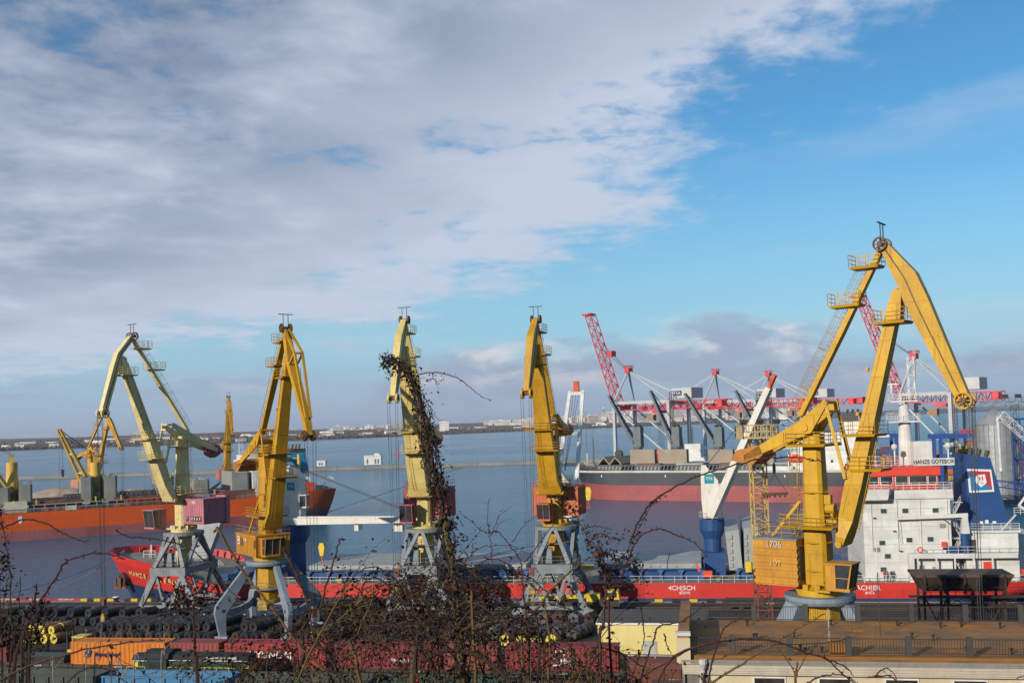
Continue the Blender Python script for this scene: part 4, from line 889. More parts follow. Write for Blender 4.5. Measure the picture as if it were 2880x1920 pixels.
# masts, radar, domes
MX = K(32.0, 0, 0).x
mb = MB(); mb.lathe((MX-.4, -1, 0), [(1.1, 21.5), (.95, 27), (.75, 31), (.1, 31), (.1, 21.5)], 14); ma = part('radar_mast', mb, SWHITE, rs)
for z, l, r_ in ((28.2, 2.6, 1.6), (31.4, 2.3, 1.8)):
    mb = MB(); mb.box(MX-.4-l, MX-.4+l*.8, -1-r_, -1+r_, z, z+.25); mb.rail([(MX-.4-l, -1-r_, z+.25), (MX-.4+l*.8, -1-r_, z+.25), (MX-.4+l*.8, -1+r_, z+.25), (MX-.4-l, -1+r_, z+.25)], 1.1, .045, 1, 3, True); part('mast_platform', mb, SWHITE, ma)
mb = MB(); mb.truss((MX+.9, -1, 31.6), (MX+.9, -1, 38.6), .9, .9, 7, .08); mb.beam((MX-2.2, -1, 32.9), (MX-2.2, -1, 34.2), .3, .3); mb.beam((MX-3.2, -1, 34.3), (MX-1.2, -1, 34.3), .25, .2); part('mast_top', mb, SWHITE, ma)
mb = MB(); mb.box(MX+.3, MX+3., -3.5, 1, 21.5, 25.2); part('mast_house', mb, SWHITE, rs)
for x, y in ((X0+5.6, -5), (X0+13.4, -5)):
    mb = MB(); mb.cyl((x, y, 21.5), (x, y, 24.0), .12, n=8); mb.lathe((x, y, 24.5), [(.12, -.5), (.42, -.3), (.48, .0), (.38, .35), (.05, .5)], 12, close=False); part('antenna_dome', mb, SWHITE, rs, True)
mb = MB()
for x, h in ((X0+1.2, 8), (X0+2.4, 7)): mb.ladder((x, -4, 21.5), (x, -4, 21.5+h), 1.0, (1, 0, 0), None, .5, .06)
part('signal_mast', mb, SWHITE, rs)
mb = MB(); mb.box(X0+8.2, X0+13.6, -7.75, -7.62, 21.65, 22.75); o = part('name_board', mb, SWHITE, rs)
text('HANZE GOTEBORG', 'name', o, (X0+10.9, -7.80, 22.2), (1, 0, 0), (0, 0, 1), .86, mat('letter_black', (.01, .01, .012)), sx=.82)
# stern free-fall boat on its ramp
LB = K(49.6, 165, 11.6)
mb = MB()
for s in (-1.6, 1.6): mb.beam(LB+Vector((-1.8, s, 1.2)), LB+Vector((7, s, -4.6)), .3, .4); mb.beam(LB+Vector((-1.8, s, 1.2)), LB+Vector((1.4, s, 5.6)), .25, .3); mb.beam(LB+Vector((1.4, s, 5.6)), LB+Vector((6, s, 0)), .2, .25)
part('boat_ramp', mb, SWHITE, rs)
# deck clutter seen over the side
random.seed(4)
mb = MB()
for k in range(26):
    x = random.uniform(45, 128); mb.cbox((x, -9.0-random.random()*.6, ZD+.35), random.uniform(.3, 1.2), .5, random.uniform(.4, .8))
part('deck_fitting', mb, mat('fitting_grey', (.16, .16, .14), (.35, .30, .1), .6, .7), rs, kind='stuff')
mb = MB(); mb.box(106.2, 107.6, -9.6, -8.8, 5.2, 6.2); mb.beam((105.6, -9.2, 6.1), (105.2, -9.2, 7.4), .25, .3); part('tool_box', mb, LBOAT, rs)
# free fall boat itself is carried by the ramp
lb = thing('lifeboat', 'orange free-fall lifeboat on the ramp at the red stern', 'lifeboat', rs.matrix_basis @ (LB+Vector((2.8, 0, 0))), QR)
mb = MB(); ax = Vector((.82, 0, -.57)); n2 = Vector((.57, 0, .82))
rings = []
for t, r_ in ((-3.4, .25), (-3.0, .9), (-1.5, 1.25), (1.0, 1.3), (2.8, .9), (4.0, .2)):
    rings.append([ax*t + Vector((0, cos(k*pi/5)*r_, 0)) + n2*(sin(k*pi/5)*r_*.95) for k in range(10)])
mb.loft(rings); part('boat_hull', mb, LBOAT, lb, True)
mb = MB(); c = ax*-1.6+n2*1.3; mb.cbox(c, 1.1, 1.2, .7); part('helm_cabin', mb, LBOAT, lb)
mb = MB(); c = ax*-1.3+n2*1.5; mb.cbox(c, .9, 1.25, .25); part('window', mb, GLASS, lb)

# mooring lines from the bow to the quay
def sag(a, b, s, n=14): a, b = Vector(a), Vector(b); return [a.lerp(b, k/n)-Vector((0, 0, s*4*(k/n)*(1-k/n))) for k in range(n+1)]
bowp = rs.matrix_basis @ Vector((2.6, -1.5, 9.0))
solo('mooring_line', MB().tube(sag(bowp, Q(-128, 154.0, .4), 1.6), .10, 6), mat('rope_blue', (.05, .10, .22), None, 3, .8), 'thick blue mooring line running left from the red bow to the quay', 'rope')
solo('mooring_line', MB().tube(sag(rs.matrix_basis @ Vector((2.0, -.6, 9.2)), Q(-124, 154.2, .4), 2.6), .06, 6), mat('rope_tan', (.26, .20, .13), None, 3, .8), 'thin tan mooring line sagging below the blue one at the red bow', 'rope')
solo('mooring_line', MB().tube(sag(rs.matrix_basis @ Vector((5.5, -4.6, 8.0)), Q(-76.5, 154.2, .4), .8), .09, 6), mat('rope_white', (.6, .45, .45), None, 3, .8), 'pale mooring line crossing the red bow towards the grey portal', 'rope')
# local coordinates of a sighted point on a ship's lengthwise plane y = c
def LP(root, px, py, c=0.):
    M = root.matrix_basis.inverted(); o = M @ Vector((0, 0, HC)); d = M.to_3x3() @ ray(px, py)
    return o + d*((c-o.y)/d.y)
# ---------------- orange bulk carrier across the basin
HORG = mat('hull_orange', (.70, .10, .008), (.62, .09, .010), .06, .55, rust=.16, streak=.5, plates=(8., 2.2))
HBOOT = mat('hull_boot_red', (.23, .06, .06), (.30, .10, .095), .12, .7, streak=.5)
DECKR = mat('deck_red_brown', (.13, .045, .035), (.2, .08, .05), .4, .8)
GREENG = mat('cover_green_grey', (.27, .27, .235), (.22, .215, .185), .3, .75, rust=.25, streak=.35)
SCY = mat('ship_crane_yellow', (.62, .40, .06), (.55, .33, .06), .3, .6, rust=.35, streak=.4)
GALV = mat('rail_grey_green', (.30, .32, .30), (.24, .25, .23), 1, .7)
OL = 168.; oz = radians(26.2); dx_, dy_ = cos(oz), sin(oz)
ost = Vector((-60.3, 338.6, 0)) + Vector((-dy_, dx_, 0))*13
bs = thing('bulk_carrier', 'orange bulk carrier with yellow deck cranes and blue funnel across the basin', 'ship', (ost.x-OL*dx_, ost.y-OL*dy_, WATER), oz)
lv2 = [-.6, 1.4, 2.9, 5.0, 8.3]
hb2, dk2, _, _ = hull(bs, OL, 26., lv2, lambda x: 1.7*max(0, (x-OL+34)/34)**.6 if x > OL-34 else 0, lambda f: 4*(1-f), lambda f: 2.2*(1-f)**1.5, [(0, 2, HBOOT, 'hull_bottom'), (2, 4, HORG, 'hull_side')], stern_len=.09, transom=.9)
part('deck', dk2, DECKR, bs)
mb = MB()
for k in range(38):
    x = 20+k*2.9
    mb.box(x, x+.25, -11.4, -11.1, 8.3, 10.3)
mb.box(20, 128, -11.45, -11.05, 10.2, 10.45); mb.box(20, 128, -12.2, -11.9, 9.2, 9.32); part('coaming_stay', mb, GALV, bs, kind='stuff')
mb = MB(); mb.rail([(x, -12.8, 8.3) for x in (10, 40, 70, 100, 130)], 1.1, .05, 2.2, 3); mb.rail([(x, -hb2(x, 8.3)+.3, 8.3+1.7*max(0, (x-OL+34)/34)**.6) for x in (134.5, 140, 150, 160, 167)], 1.1, .05, 1.6, 3); part('railing', mb, GALV, bs)
px_ped = [LP(bs, 35, 1400).x, LP(bs, 270, 1400).x, LP(bs, 570, 1385).x]
xs_h = [(px_ped[0]+4.5, px_ped[1]-4.5), (px_ped[1]+4.5, px_ped[2]-4.5), (px_ped[2]+4.5, px_ped[2]+25)]
for x0, x1 in xs_h:
    mb = MB(); mb.box(x0, x1, -10.6, 10.6, 8.3, 10.6); o = part('hatch_coaming', mb, DECKR, bs)
    for k in range(4):
        a = x0+(x1-x0)*k/4; mb = MB(); mb.box(a+.05, a+(x1-x0)/4-.05, -10.3, 10.3, 10.61, 11.2); part('hatch_cover', mb, DECKR, bs)
for px0, w_, h_ in ((10, 4.2, 5.6), (72, 4.4, 6.4), (242, 3.6, 7.6), (308, 4.4, 7.6), (668, 7.4, 6.8), (560, 6, 5)):
    c = LP(bs, px0, 1400, -4)
    for k in range(2):
        mb = MB(); x = c.x+(k-.5)*w_*.62
        mb.hexa([(x-.5, -10, 10.4), (x+.5, -10, 10.4), (x+.5, 9, 10.4), (x-.5, 9, 10.4), (x-.5+(.8-k*1.6)*0, -10, 10.4+h_), (x+.5, -10, 10.4+h_), (x+.5, 9, 10.4+h_), (x-.5, 9, 10.4+h_)])
        o = part('hatch_cover', mb, GREENG, bs, label='grey-green hatch cover folded upright beside a yellow deck crane')
    mb = MB(); mb.box(c.x-w_*.3, c.x+w_*.3, -10.3, -9.9, 10.3, 10.4+h_*.97); part('hatch_end_plate', mb, GREENG, bs)
    mb = MB(); mb.box(c.x+w_*.6, c.x+w_*.6+.4, -11.2, -10.8, 10.3, 11.9); part('cover_hinge', mb, SYEL, bs)
def ship_crane(root, x, y, zb, zm, zt, jtip, jroot, m, gap=3.4):
    b = MB(); b.lathe((x, y, 0), [(1.75, zb), (1.75, zm), (2.0, zm+.05), (2.0, zm+.35), (1.9, zm+.4), (1.9, zm+3.2), (1.6, zm+6), (1.6, zt), (.3, zt), (.3, zb)], 18); o = part('crane_pedestal', b, m, root)
    b = MB(); b.box(x-.6, x+.6, y-.5, y+.5, zt, zt+2.0); b.lathe((x, y-.4, zt+2.2), [(.6, -.15), (.6, .15), (.35, .15), (.35, -.15)], 12, (0, 1, 0)); part('top_sheave', b, m, o)
    b = MB(); b.rail([(x+2.6*cos(k*pi/5), y+2.6*sin(k*pi/5), zm) for k in range(10)], 1.0, .05, 3, 2, True); part('railing', b, mat('ship_crane_rust', (.24, .10, .04)), o)
    a, t = Vector(jroot), Vector(jtip); d = (t-a).normalized(); sd = d.cross(Vector((0, 0, 1))).normalized() if abs(d.z) < .98 else Vector((1, 0, 0))
    b = MB()
    for s in (-1, 1): b.beam(a+sd*s*gap/2, t+sd*s*.5, .8, .95, .55, .6, side=sd)
    j = part('crane_jib', b, m, root)
    b = MB()
    for q in (.33, .62, .9): b.beam(a.lerp(t, q)-sd*gap*.5*(1-q), a.lerp(t, q)+sd*gap*.5*(1-q), .5, .5)
    part('jib_tie', b, m, j)
    b = MB()
    for s in (-.5, .5): b.cyl((x, y+s, zt+2.3), t+sd*s*.6, .07, n=4); b.cyl((x, y+s*.4, zt+1.6), t+sd*s*.3-d*2, .05, n=4)
    part('jib_rope', b, ROPE, j)
    return j
for i, (tp, rt) in enumerate((((-115, 1185), (22, 1385)), ((165, 1206), (256, 1388)))):
    t = LP(bs, tp[0], tp[1], -11); r_ = LP(bs, rt[0], rt[1], -2.6); x = px_ped[i]
    zt = LP(bs, 35 if i == 0 else 266, 1300, 0).z
    j = ship_crane(bs, x, 0, 8.3, 13.2, zt, t, r_, SCY)
    if i:
        b = MB(); b.cyl(t, (t.x, t.y, 12), .05, n=4); b.cyl(t+Vector((.9, 0, 0)), (t.x+.9, t.y, 20), .05, n=4); part('hoist_rope', b, ROPE, bs)
        b = MB(); b.prism([(t.x+.4, t.y, 20.5), (t.x+1.4, t.y, 20.5), (t.x+1.2, t.y, 18.3), (t.x+.6, t.y, 18.3)], (0, .6, 0)); part('hook_block', b, DARKST, bs)
# superstructure
hx0, hx1 = LP(bs, 722, 1390, -12).x, LP(bs, 893, 1390, -12).x
sx = lambda px, y=-10: LP(bs, px, 1390, y).x
def tier(x0, x1, z0, z1, y=11., m=SWHITE): mb = MB(); mb.box(x0, x1, -y, y, z0, z1); return part('deck_house', mb, m, bs)
zz1 = [LP(bs, 850, yy, -10).z for yy in (1400, 1365, 1340, 1318, 1300)]
tier(hx0, hx1, 8.3, zz1[1], 11.6); tier(hx0-1, sx(872), zz1[1], zz1[2], 11.2); tier(hx0-1, sx(842), zz1[2], zz1[3], 11.0); tier(hx0-1, sx(822), zz1[3], zz1[3]+2.6, 10.6)
mb = MB(); mb.box(hx0-2.5, sx(800), -13.4, 13.4, zz1[3]+2.6, zz1[3]+3.5); mb.box(hx0-2, sx(800), -10.5, 10.5, zz1[3]+3.5, zz1[3]+5.2); part('bridge', mb, SWHITE, bs)
mb = MB()
for k in range(9):
    for z, n in ((zz1[1]-1.5, 9), (zz1[2]-1.6, 8), (zz1[3]-1.6, 6)):
        if k < n: x = hx0+2+k*2.0; mb.box(x, x+.6, -11.66, -11.0, z, z+.8)
part('porthole', mb, GLASS, bs, kind='stuff')
mb = MB()
for z, a, b_ in ((zz1[1], 842, 892), (zz1[2], 830, 870), (zz1[3], 800, 840)): mb.rail([(sx(a), -11.3, z), (sx(b_), -11.3, z)], 1.1, .06, 1.5, 3)
part('railing', mb, SWHITE, bs)
f0, f1, f2, f3 = (LP(bs, a, b_, -2) for a, b_ in ((816, 1340), (868, 1340), (855, 1262), (813, 1262)))
mb = MB(); mb.hexa([(f0.x, -4.5, f0.z-2), (f1.x, -4.5, f0.z-2), (f1.x, 3, f0.z-2), (f0.x, 3, f0.z-2), (f3.x, -3.8, f3.z-1.2), (f2.x, -3.8, f3.z-1.2), (f2.x, 2.4, f3.z-1.2), (f3.x, 2.4, f3.z-1.2)]); fo = part('funnel', mb, mat('funnel_teal', (.01, .20, .36), (.01, .17, .31), .5, .5), bs)
mb = MB(); mb.box(f3.x-.05, f2.x+.05, -3.85, 2.45, f3.z-1.2, f3.z); part('funnel_top', mb, DARKST, fo)
mb = MB()
for k in range(3): mb.cyl((f3.x+1.2+k*1.2, -1, f3.z), (f3.x+1.6+k*1.2, -1, f3.z+1.6), .35, n=8)
part('exhaust_pipe', mb, SHEAVE, fo)
mt = LP(bs, 766, 1203, 0)
mb = MB(); mb.lathe((mt.x, 0, 0), [(.8, zz1[3]+4), (.5, mt.z-3), (.1, mt.z-3), (.1, zz1[3]+4)], 10); mb.box(mt.x-2, mt.x+2, -1.6, 1.6, mt.z-3, mt.z-2.7); mb.rail([(mt.x-2, -1.6, mt.z-2.7), (mt.x+2, -1.6, mt.z-2.7)], 1, .06, 1, 2); mb.beam((mt.x-2.6, 0, mt.z-.2), (mt.x+.6, 0, mt.z-.2), .3, .25); mb.cyl((mt.x-.9, 0, mt.z-3), (mt.x-.9, 0, mt.z), .2, n=6); part('radar_mast', mb, SWHITE, bs)
pc = LP(bs, 841, 1318, -9); mb = MB(); mb.cyl((pc.x, -9, pc.z-1), (pc.x, -9, pc.z+5), .55, n=10); mb.beam((pc.x, -9, pc.z+3.5), (pc.x-5, -9, pc.z+4.2), .4, .5); part('stores_crane', mb, SCY, bs)
mb = MB(); x = hx1-6; mb.box(x, x+5, -12.4, -11.4, 9.4, 12.6); part('boat_davit', mb, LBOAT, bs)
mb = MB(); x = OL-3; mb.cyl((x, -8, 9.9), (x, -8, 12.2), .12, n=6); mb.beam((x, -8, 12), (x+1.6, -8, 14.2), .1, .1); mb.beam((x+1.6, -8, 14), (x+3.2, -8, 13.2), .05, .9); part('flagstaff', mb, SWHITE, bs)
random.seed(7); mb = MB()
for k in range(22): x = random.uniform(hx1+1, OL-3); y = random.uniform(-10, 4); mb.cbox((x, y, 10.4), random.uniform(.5, 1.6), random.uniform(.5, 1.6), random.uniform(.6, 1.6))
part('stern_gear', mb, mat('gear_dark', (.06, .05, .05), (.25, .12, .06), .5, .7), bs, kind='stuff')
for px_ in (57, 642):
    p_ = LP(bs, px_, 1462 if px_ < 100 else 1440, -13.05); x = p_.x; z = 6.2
    mb = MB(); mb.prism([(x-.55, -13.05, z+1.1), (x+.55, -13.05, z+1.1), (x+.5, -13.05, z-.5), (x, -13.05, z-1.3), (x-.5, -13.05, z-.5)], (0, .06, 0)); part('tug_mark', mb, WHITEP, bs)
# red pipe along the side deck
a, b_ = LP(bs, 350, 1422, -12).x, LP(bs, 480, 1412, -12).x
mb = MB(); mb.truss((a, -12.3, 9.9), (b_, -12.3, 9.9), .9, .9, 14, .09); part('accommodation_ladder', mb, mat('ladder_red', (.55, .09, .03)), bs)
mb = MB(); c = LP(bs, 45, 1432, -11.5); mb.box(c.x-3, c.x+3, -12, -9, 8.3, 11.6); part('mast_house', mb, mat('cream_house', (.62, .56, .42), None, .5, .7), bs)
mb = MB(); c = LP(bs, 200, 1432, -12.6); mb.box(c.x-1.5, c.x+1.5, -13, -12.4, 7.8, 9.6); part('locker', mb, MATS['cream_house'], bs)

# ---------------- dark hulled bulk carrier on the right
HDARK = mat('hull_charcoal', (.035, .040, .050), (.05, .055, .065), .08, .55, streak=.5, rust=.12, plates=(7., 2.))
HPINK = mat('hull_faded_red', (.36, .085, .085), (.29, .075, .075), .10, .65, streak=.7, rust=.1, plates=(7., 2.))
TAN = mat('cover_tan', (.30, .25, .19), (.25, .21, .16), .2, .75, streak=.2)
DGREY = mat('ship_crane_grey', (.13, .155, .165), (.10, .12, .13), .4, .6, streak=.25)
LGREY = mat('bulwark_light_grey', (.50, .49, .46), (.40, .38, .35), .3, .7, streak=.3)
DL = 116.; dz = radians(-31.5)
ds = thing('bulk_carrier', 'bulk carrier with charcoal and faded red hull and four raised grey cranes', 'ship', (27.2, 396.8, WATER), dz)
lv3 = [-.6, 2.5, 5.6, 7.3, 9.6, 11.0]
hb3, dk3, _, _ = hull(ds, DL, 24., lv3, lambda x: 1.6*max(0, 1-x/18) if x < 18 else 0, lambda f: -2.4*f+1.2*(1-f), lambda f: 6*(1-f)**1.3, [(0, 2, HPINK, 'hull_bottom'), (2, 4, HDARK, 'hull_side'), (4, 5, HDARK, 'sheer_strake')], x_of_bow=.17)
part('deck', dk3, DECKR, ds)
mb = MB(); mb.grid([[(x, -hb3(x, 11.)-.04, z) for x in [3+i*4. for i in range(27)]] for z in (10.3, 11.05)]); part('bulwark', mb, LGREY, ds)
mb = MB()
for k in range(62): x = 8+k*1.45; mb.beam((x, -9.6, 11), (x+.5, -9.3, 12.9), .22, .5)
mb.box(7, 98, -9.7, -9.3, 12.75, 13.0); part('coaming_stay', mb, DGREY, ds, kind='stuff')
xp = [LP(ds, p_, 1260, 0).x for p_ in (1795, 1903, 2022, 2157)]
xe = [8.]+xp+[xp[3]+22]
for k in range(5):
    x0, x1 = xe[k]+3.2, xe[k+1]-3.2
    if x1-x0 < 3: continue
    mb = MB(); mb.box(x0, x1, -9.2, 9.2, 11, 13.0); part('hatch_coaming', mb, GREENG, ds)
    if k == 0:
        for q in range(4):
            a = x0+(x1-x0)*q/4; h = .6; mb = MB(); mid = (x1-x0)/8
            z0, z1 = (13.0, 15.6) if q % 2 == 0 else (15.6, 13.0)
            mb.hexa([(a, -9, z0), (a+2*mid, -9, z1), (a+2*mid, 9, z1), (a, 9, z0), (a, -9, z0+h), (a+2*mid, -9, z1+h), (a+2*mid, 9, z1+h), (a, 9, z0+h)]); part('hatch_cover', mb, TAN, ds)
    else:
        mb = MB(); mb.box(x0, x1, -9, 9, 13.01, 13.5); part('hatch_cover', mb, DECKR if k % 2 else HATCHG, ds)
for px0, px1 in ((1773, 1842), (1852, 1932), (1993, 2062), (2098, 2178)):
    a, b_ = LP(ds, px0, 1290, -6).x, LP(ds, px1, 1290, -6).x; z1 = LP(ds, px0, 1264, -6).z
    for y in (-6.2, -4.9):
        mb = MB(); mb.box(a, b_, y, y+.9, 13.2, z1); part('hatch_cover', mb, TAN, ds, label='tan hatch cover standing open in a folded pair')
tips = [(1712, 1112), (1829, 1098), (1926, 1106), (2068, 1098)]
for x, tp, px_ in zip(xp, tips, (1795, 1903, 2022, 2157)):
    zt = LP(ds, px_, 1200, 0).z; zm = LP(ds, px_, 1258, 0).z
    t = LP(ds, tp[0], tp[1], -1.5)
    mb = MB(); mb.lathe((x, 0, 0), [(1.7, 11), (1.7, zm), (2.2, zm), (2.2, zm+.5), (.3, zm+.5), (.3, 11)], 16); o = part('crane_pedestal', mb, DGREY, ds)
    mb = MB(); mb.loft([[(x-1.7, -1.5, zm+.5), (x+1.8, -1.5, zm+.5), (x+1.8, 1.5, zm+.5), (x-1.7, 1.5, zm+.5)], [(x-1.0, -1.5, zt), (x+1.8, -1.5, zt), (x+1.8, 1.5, zt), (x-1.0, 1.5, zt)]]); tw_ = part('crane_tower', mb, DGREY, ds)
    mb = MB()
    for s in (-.8, .8): mb.lathe((x+s, 0, zt+.3), [(.5, -1), (.5, 1), (.1, 1), (.1, -1)], 8, (0, 1, 0))
    part('top_sheave', mb, DARKST, tw_)
    r_ = Vector((x-1.4, 0, zm+1.8)); mb = MB()
    for s in (-1.9, 1.9): mb.beam(r_+Vector((0, s, 0)), t+Vector((0, s*.35, 0)), .5, 1.0, .45, .7, side=(0, 1, 0))
    j = part('crane_jib', mb, DGREY, ds)
    mb = MB()
    for q in (.25, .55, .8): mb.beam(r_.lerp(t, q)+Vector((0, -1.9*(1-.65*q), 0)), r_.lerp(t, q)+Vector((0, 1.9*(1-.65*q), 0)), .7, .6)
    part('jib_tie', mb, DGREY, j)
    mb = MB()
    for s in (-.6, 0, .6): mb.cyl((x+.3, s, zt+.6), t+Vector((.4, s*.4, 0)), .06, n=4)
    part('jib_rope', mb, ROPE, j)
mb = MB(); c = LP(ds, 1747, 1275, 0); mb.lathe((c.x, -2, c.z), [(1.5, -.7), (1.5, .7), (1.2, .7), (1.2, -.7)], 18, (0, 1, 0)); mb.lathe((c.x, -2, c.z), [(1.3, -.5), (1.3, .5), (.2, .5), (.2, -.5)], 18, (0, 1, 0)); part('rope_reel', mb, DARKST, ds)
mb = MB(); c = LP(ds, 1667, 1230, 0); mb.lathe((c.x, 0, 0), [(.5, 11.5), (.28, c.z), (.1, c.z), (.1, 11.5)], 8); mb.beam((c.x-2, 0, c.z-1), (c.x+2, 0, c.z-1), .2, .2); mb.beam((c.x-1.2, 0, c.z+1), (c.x+1.2, 0, c.z+1), .15, .15); mb.cyl((c.x, 0, c.z), (c.x, 0, c.z+4.5), .08, n=5); part('foremast', mb, DGREY, ds)
mb = MB(); mb.rail([(1.2, -1., 12.9), (5, -5, 12.5), (9, -8, 12.2)], 1.1, .06, 1.5, 3); c = LP(ds, 1659, 1280, 0); mb.cyl((c.x, -2, 12), (c.x, -2, c.z+1), .5, n=8); part('railing', mb, LGREY, ds)
# accommodation aft
a0 = LP(ds, 2200, 1330, -8).x
mb = MB(); mb.box(a0+4, DL-4, -10.6, 10.6, 11, 17.5); part('deck_house', mb, SWHITE, ds)
mb = MB(); mb.box(a0+6, DL-8, -9.5, 9.5, 17.5, 23.5); part('deck_house', mb, SWHITE, ds)
mb = MB(); mb.box(a0+6, a0+13, -12, 12, 23.5, 26); part('bridge', mb, SWHITE, ds)
mb = MB(); mb.box(DL-14, DL-8, -3, 3, 23.5, 28.6); fo = part('funnel', mb, SWHITE, ds); mb = MB(); mb.box(DL-14.1, DL-7.9, -3.1, 3.1, 27.0, 29.8); part('funnel_top', mb, DARKST, fo)
mb = MB()
for k in range(3): mb.cyl((DL-13+k*1.7, 0, 29.8), (DL-12.6+k*1.7, 0, 31.2), .4, n=8)
part('exhaust_pipe', mb, DARKST, fo)
mb = MB()
for k in range(6):
    for z in (13.5, 19.5): mb.box(a0+7+k*2.6, a0+7.8+k*2.6, -10.66, -9.4, z, z+.9)
part('porthole', mb, GLASS, ds, kind='stuff')
mb = MB(); mb.rail([(a0+4, -10.6, 17.5), (DL-4, -10.6, 17.5)], 1.1, .06, 1.5, 3); mb.box(a0-5, a0+5, -12.2, -8.6, 11.0, 12.4); part('boat_deck', mb, SWHITE, ds)
for x in (14, 40, 66, 84): mb = MB(); mb.box(x, x+.35, -12.1, -11.9, 8.6, 9.5); part('hull_mark', mb, WHITEP, ds)
bc = LP(ds, 2240, 1290, -10.5)
lb2 = thing('lifeboat', 'small orange lifeboat hanging in white davits on the charcoal ship', 'lifeboat', ds.matrix_basis @ (bc-Vector((0, 0, 1.2))), dz)
mb = MB(); rings = []
for t, r_ in ((-3.3, .2), (-2.8, .85), (-1, 1.25), (1, 1.25), (2.8, .85), (3.3, .2)): rings.append([(t, cos(k*pi/5)*r_, 1.2+sin(k*pi/5)*r_*1.0) for k in range(10)])
mb.loft(rings); part('boat_hull', mb, LBOAT, lb2, True)
mb = MB(); mb.box(-1.2, .6, -.6, .6, 2.3, 2.9); part('helm_cabin', mb, LBOAT, lb2)
mb = MB()
for x in (-3.0, 3.0): mb.beam((bc.x+x, bc.y+.6, 12.3), (bc.x+x, bc.y+1.2, bc.z+1.8), .3, .4); mb.beam((bc.x+x, bc.y+1.2, bc.z+1.8), (bc.x+x, bc.y-.2, bc.z+2.0), .25, .3)
part('davit', mb, SWHITE, ds)
# ================================================================ piers, far terminal, breakwater, town
XB_ = bs.matrix_basis
mb = MB(XB_); mb.box(-120, OL-24, 15.5, 92, -4, 2.0); struct('far_pier', mb, concrete)
gravel = mat('gravel_tan', (.34, .27, .21), (.24, .185, .14), .35, .95, bump=1., bsc=1.2)
def heap(c, rx, ry, h, seed, label):
    random.seed(seed); n = 26; rows = []
    for j in range(n+1):
        row = []
        for i in range(n+1):
            x, y = -1+2*i/n, -1+2*j/n; r = sqrt(x*x+y*y)
            z = h*max(0., 1-r**1.5)*(1+.22*sin(3.1*x+seed)*cos(2.3*y+seed*2))+random.random()*h*.06*(r < .95)
            row.append((x*rx, y*ry, z-.02))
        rows.append(row)
    solo('gravel_heap', MB().grid(rows), gravel, label, 'gravel heap', c)
p = W(190, 1400, 362); heap((p.x, p.y, 0), 33, 17, 10.6, 1, 'large tan gravel heap behind the orange ship, left of the grey covers')
p = W(372, 1400, 372); heap((p.x, p.y, 0), 23, 14, 9.2, 2, 'smaller pale gravel heap behind the orange ship, right of the grey covers')
def mast(name, label, base, h, w, n, m, m2=None, top=True, lamps=0):
    r = thing(name, label, 'light mast', base)
    k = n//2 if m2 else n
    b = MB(); b.truss((0, 0, 0), (0, 0, h*k/n), w, w, k, w*.06); part('lattice', b, m2 or m, r)
    if m2: b = MB(); b.truss((0, 0, h*k/n), (0, 0, h), w, w, n-k, w*.06); part('lattice', b, m, r)
    if top:
        b = MB(); b.box(-w*1.25, w*1.25, -w*1.25, w*1.25, h, h+.15); b.rail([(-w*1.25, -w*1.25, h), (w*1.25, -w*1.25, h), (w*1.25, w*1.25, h), (-w*1.25, w*1.25, h)], 1.3, .05, .6, 2, True); part('platform', b, m, r)
    for q in range(lamps):
        a = -w*1.2+w*2.4*q/max(1, lamps-1); b = MB(); b.hexa([(a-.25, -w*1.3, h+1.35), (a+.25, -w*1.3, h+1.35), (a+.25, -w*1.3+.5, h+1.35), (a-.25, -w*1.3+.5, h+1.35), (a-.3, -w*1.3-.15, h+1.75), (a+.3, -w*1.3-.15, h+1.75), (a+.3, -w*1.3+.5, h+1.85), (a-.3, -w*1.3+.5, h+1.85)]); part('floodlight', b, DARKST, r)
    return r
p = W(681, 1400, 440); mast('light_mast', 'thin white and red lattice mast beside the distant salmon crane house', (p.x, p.y, 0), 24, 1.6, 14, SWHITE, mat('mast_red', (.45, .07, .07)))
p = W(437, 1400, 372); mast('light_mast', 'thin dark lattice mast behind the cream crane boom', (p.x, p.y, 0), 20, 1.3, 14, SCY, mat('mast_purple', (.12, .07, .10)))
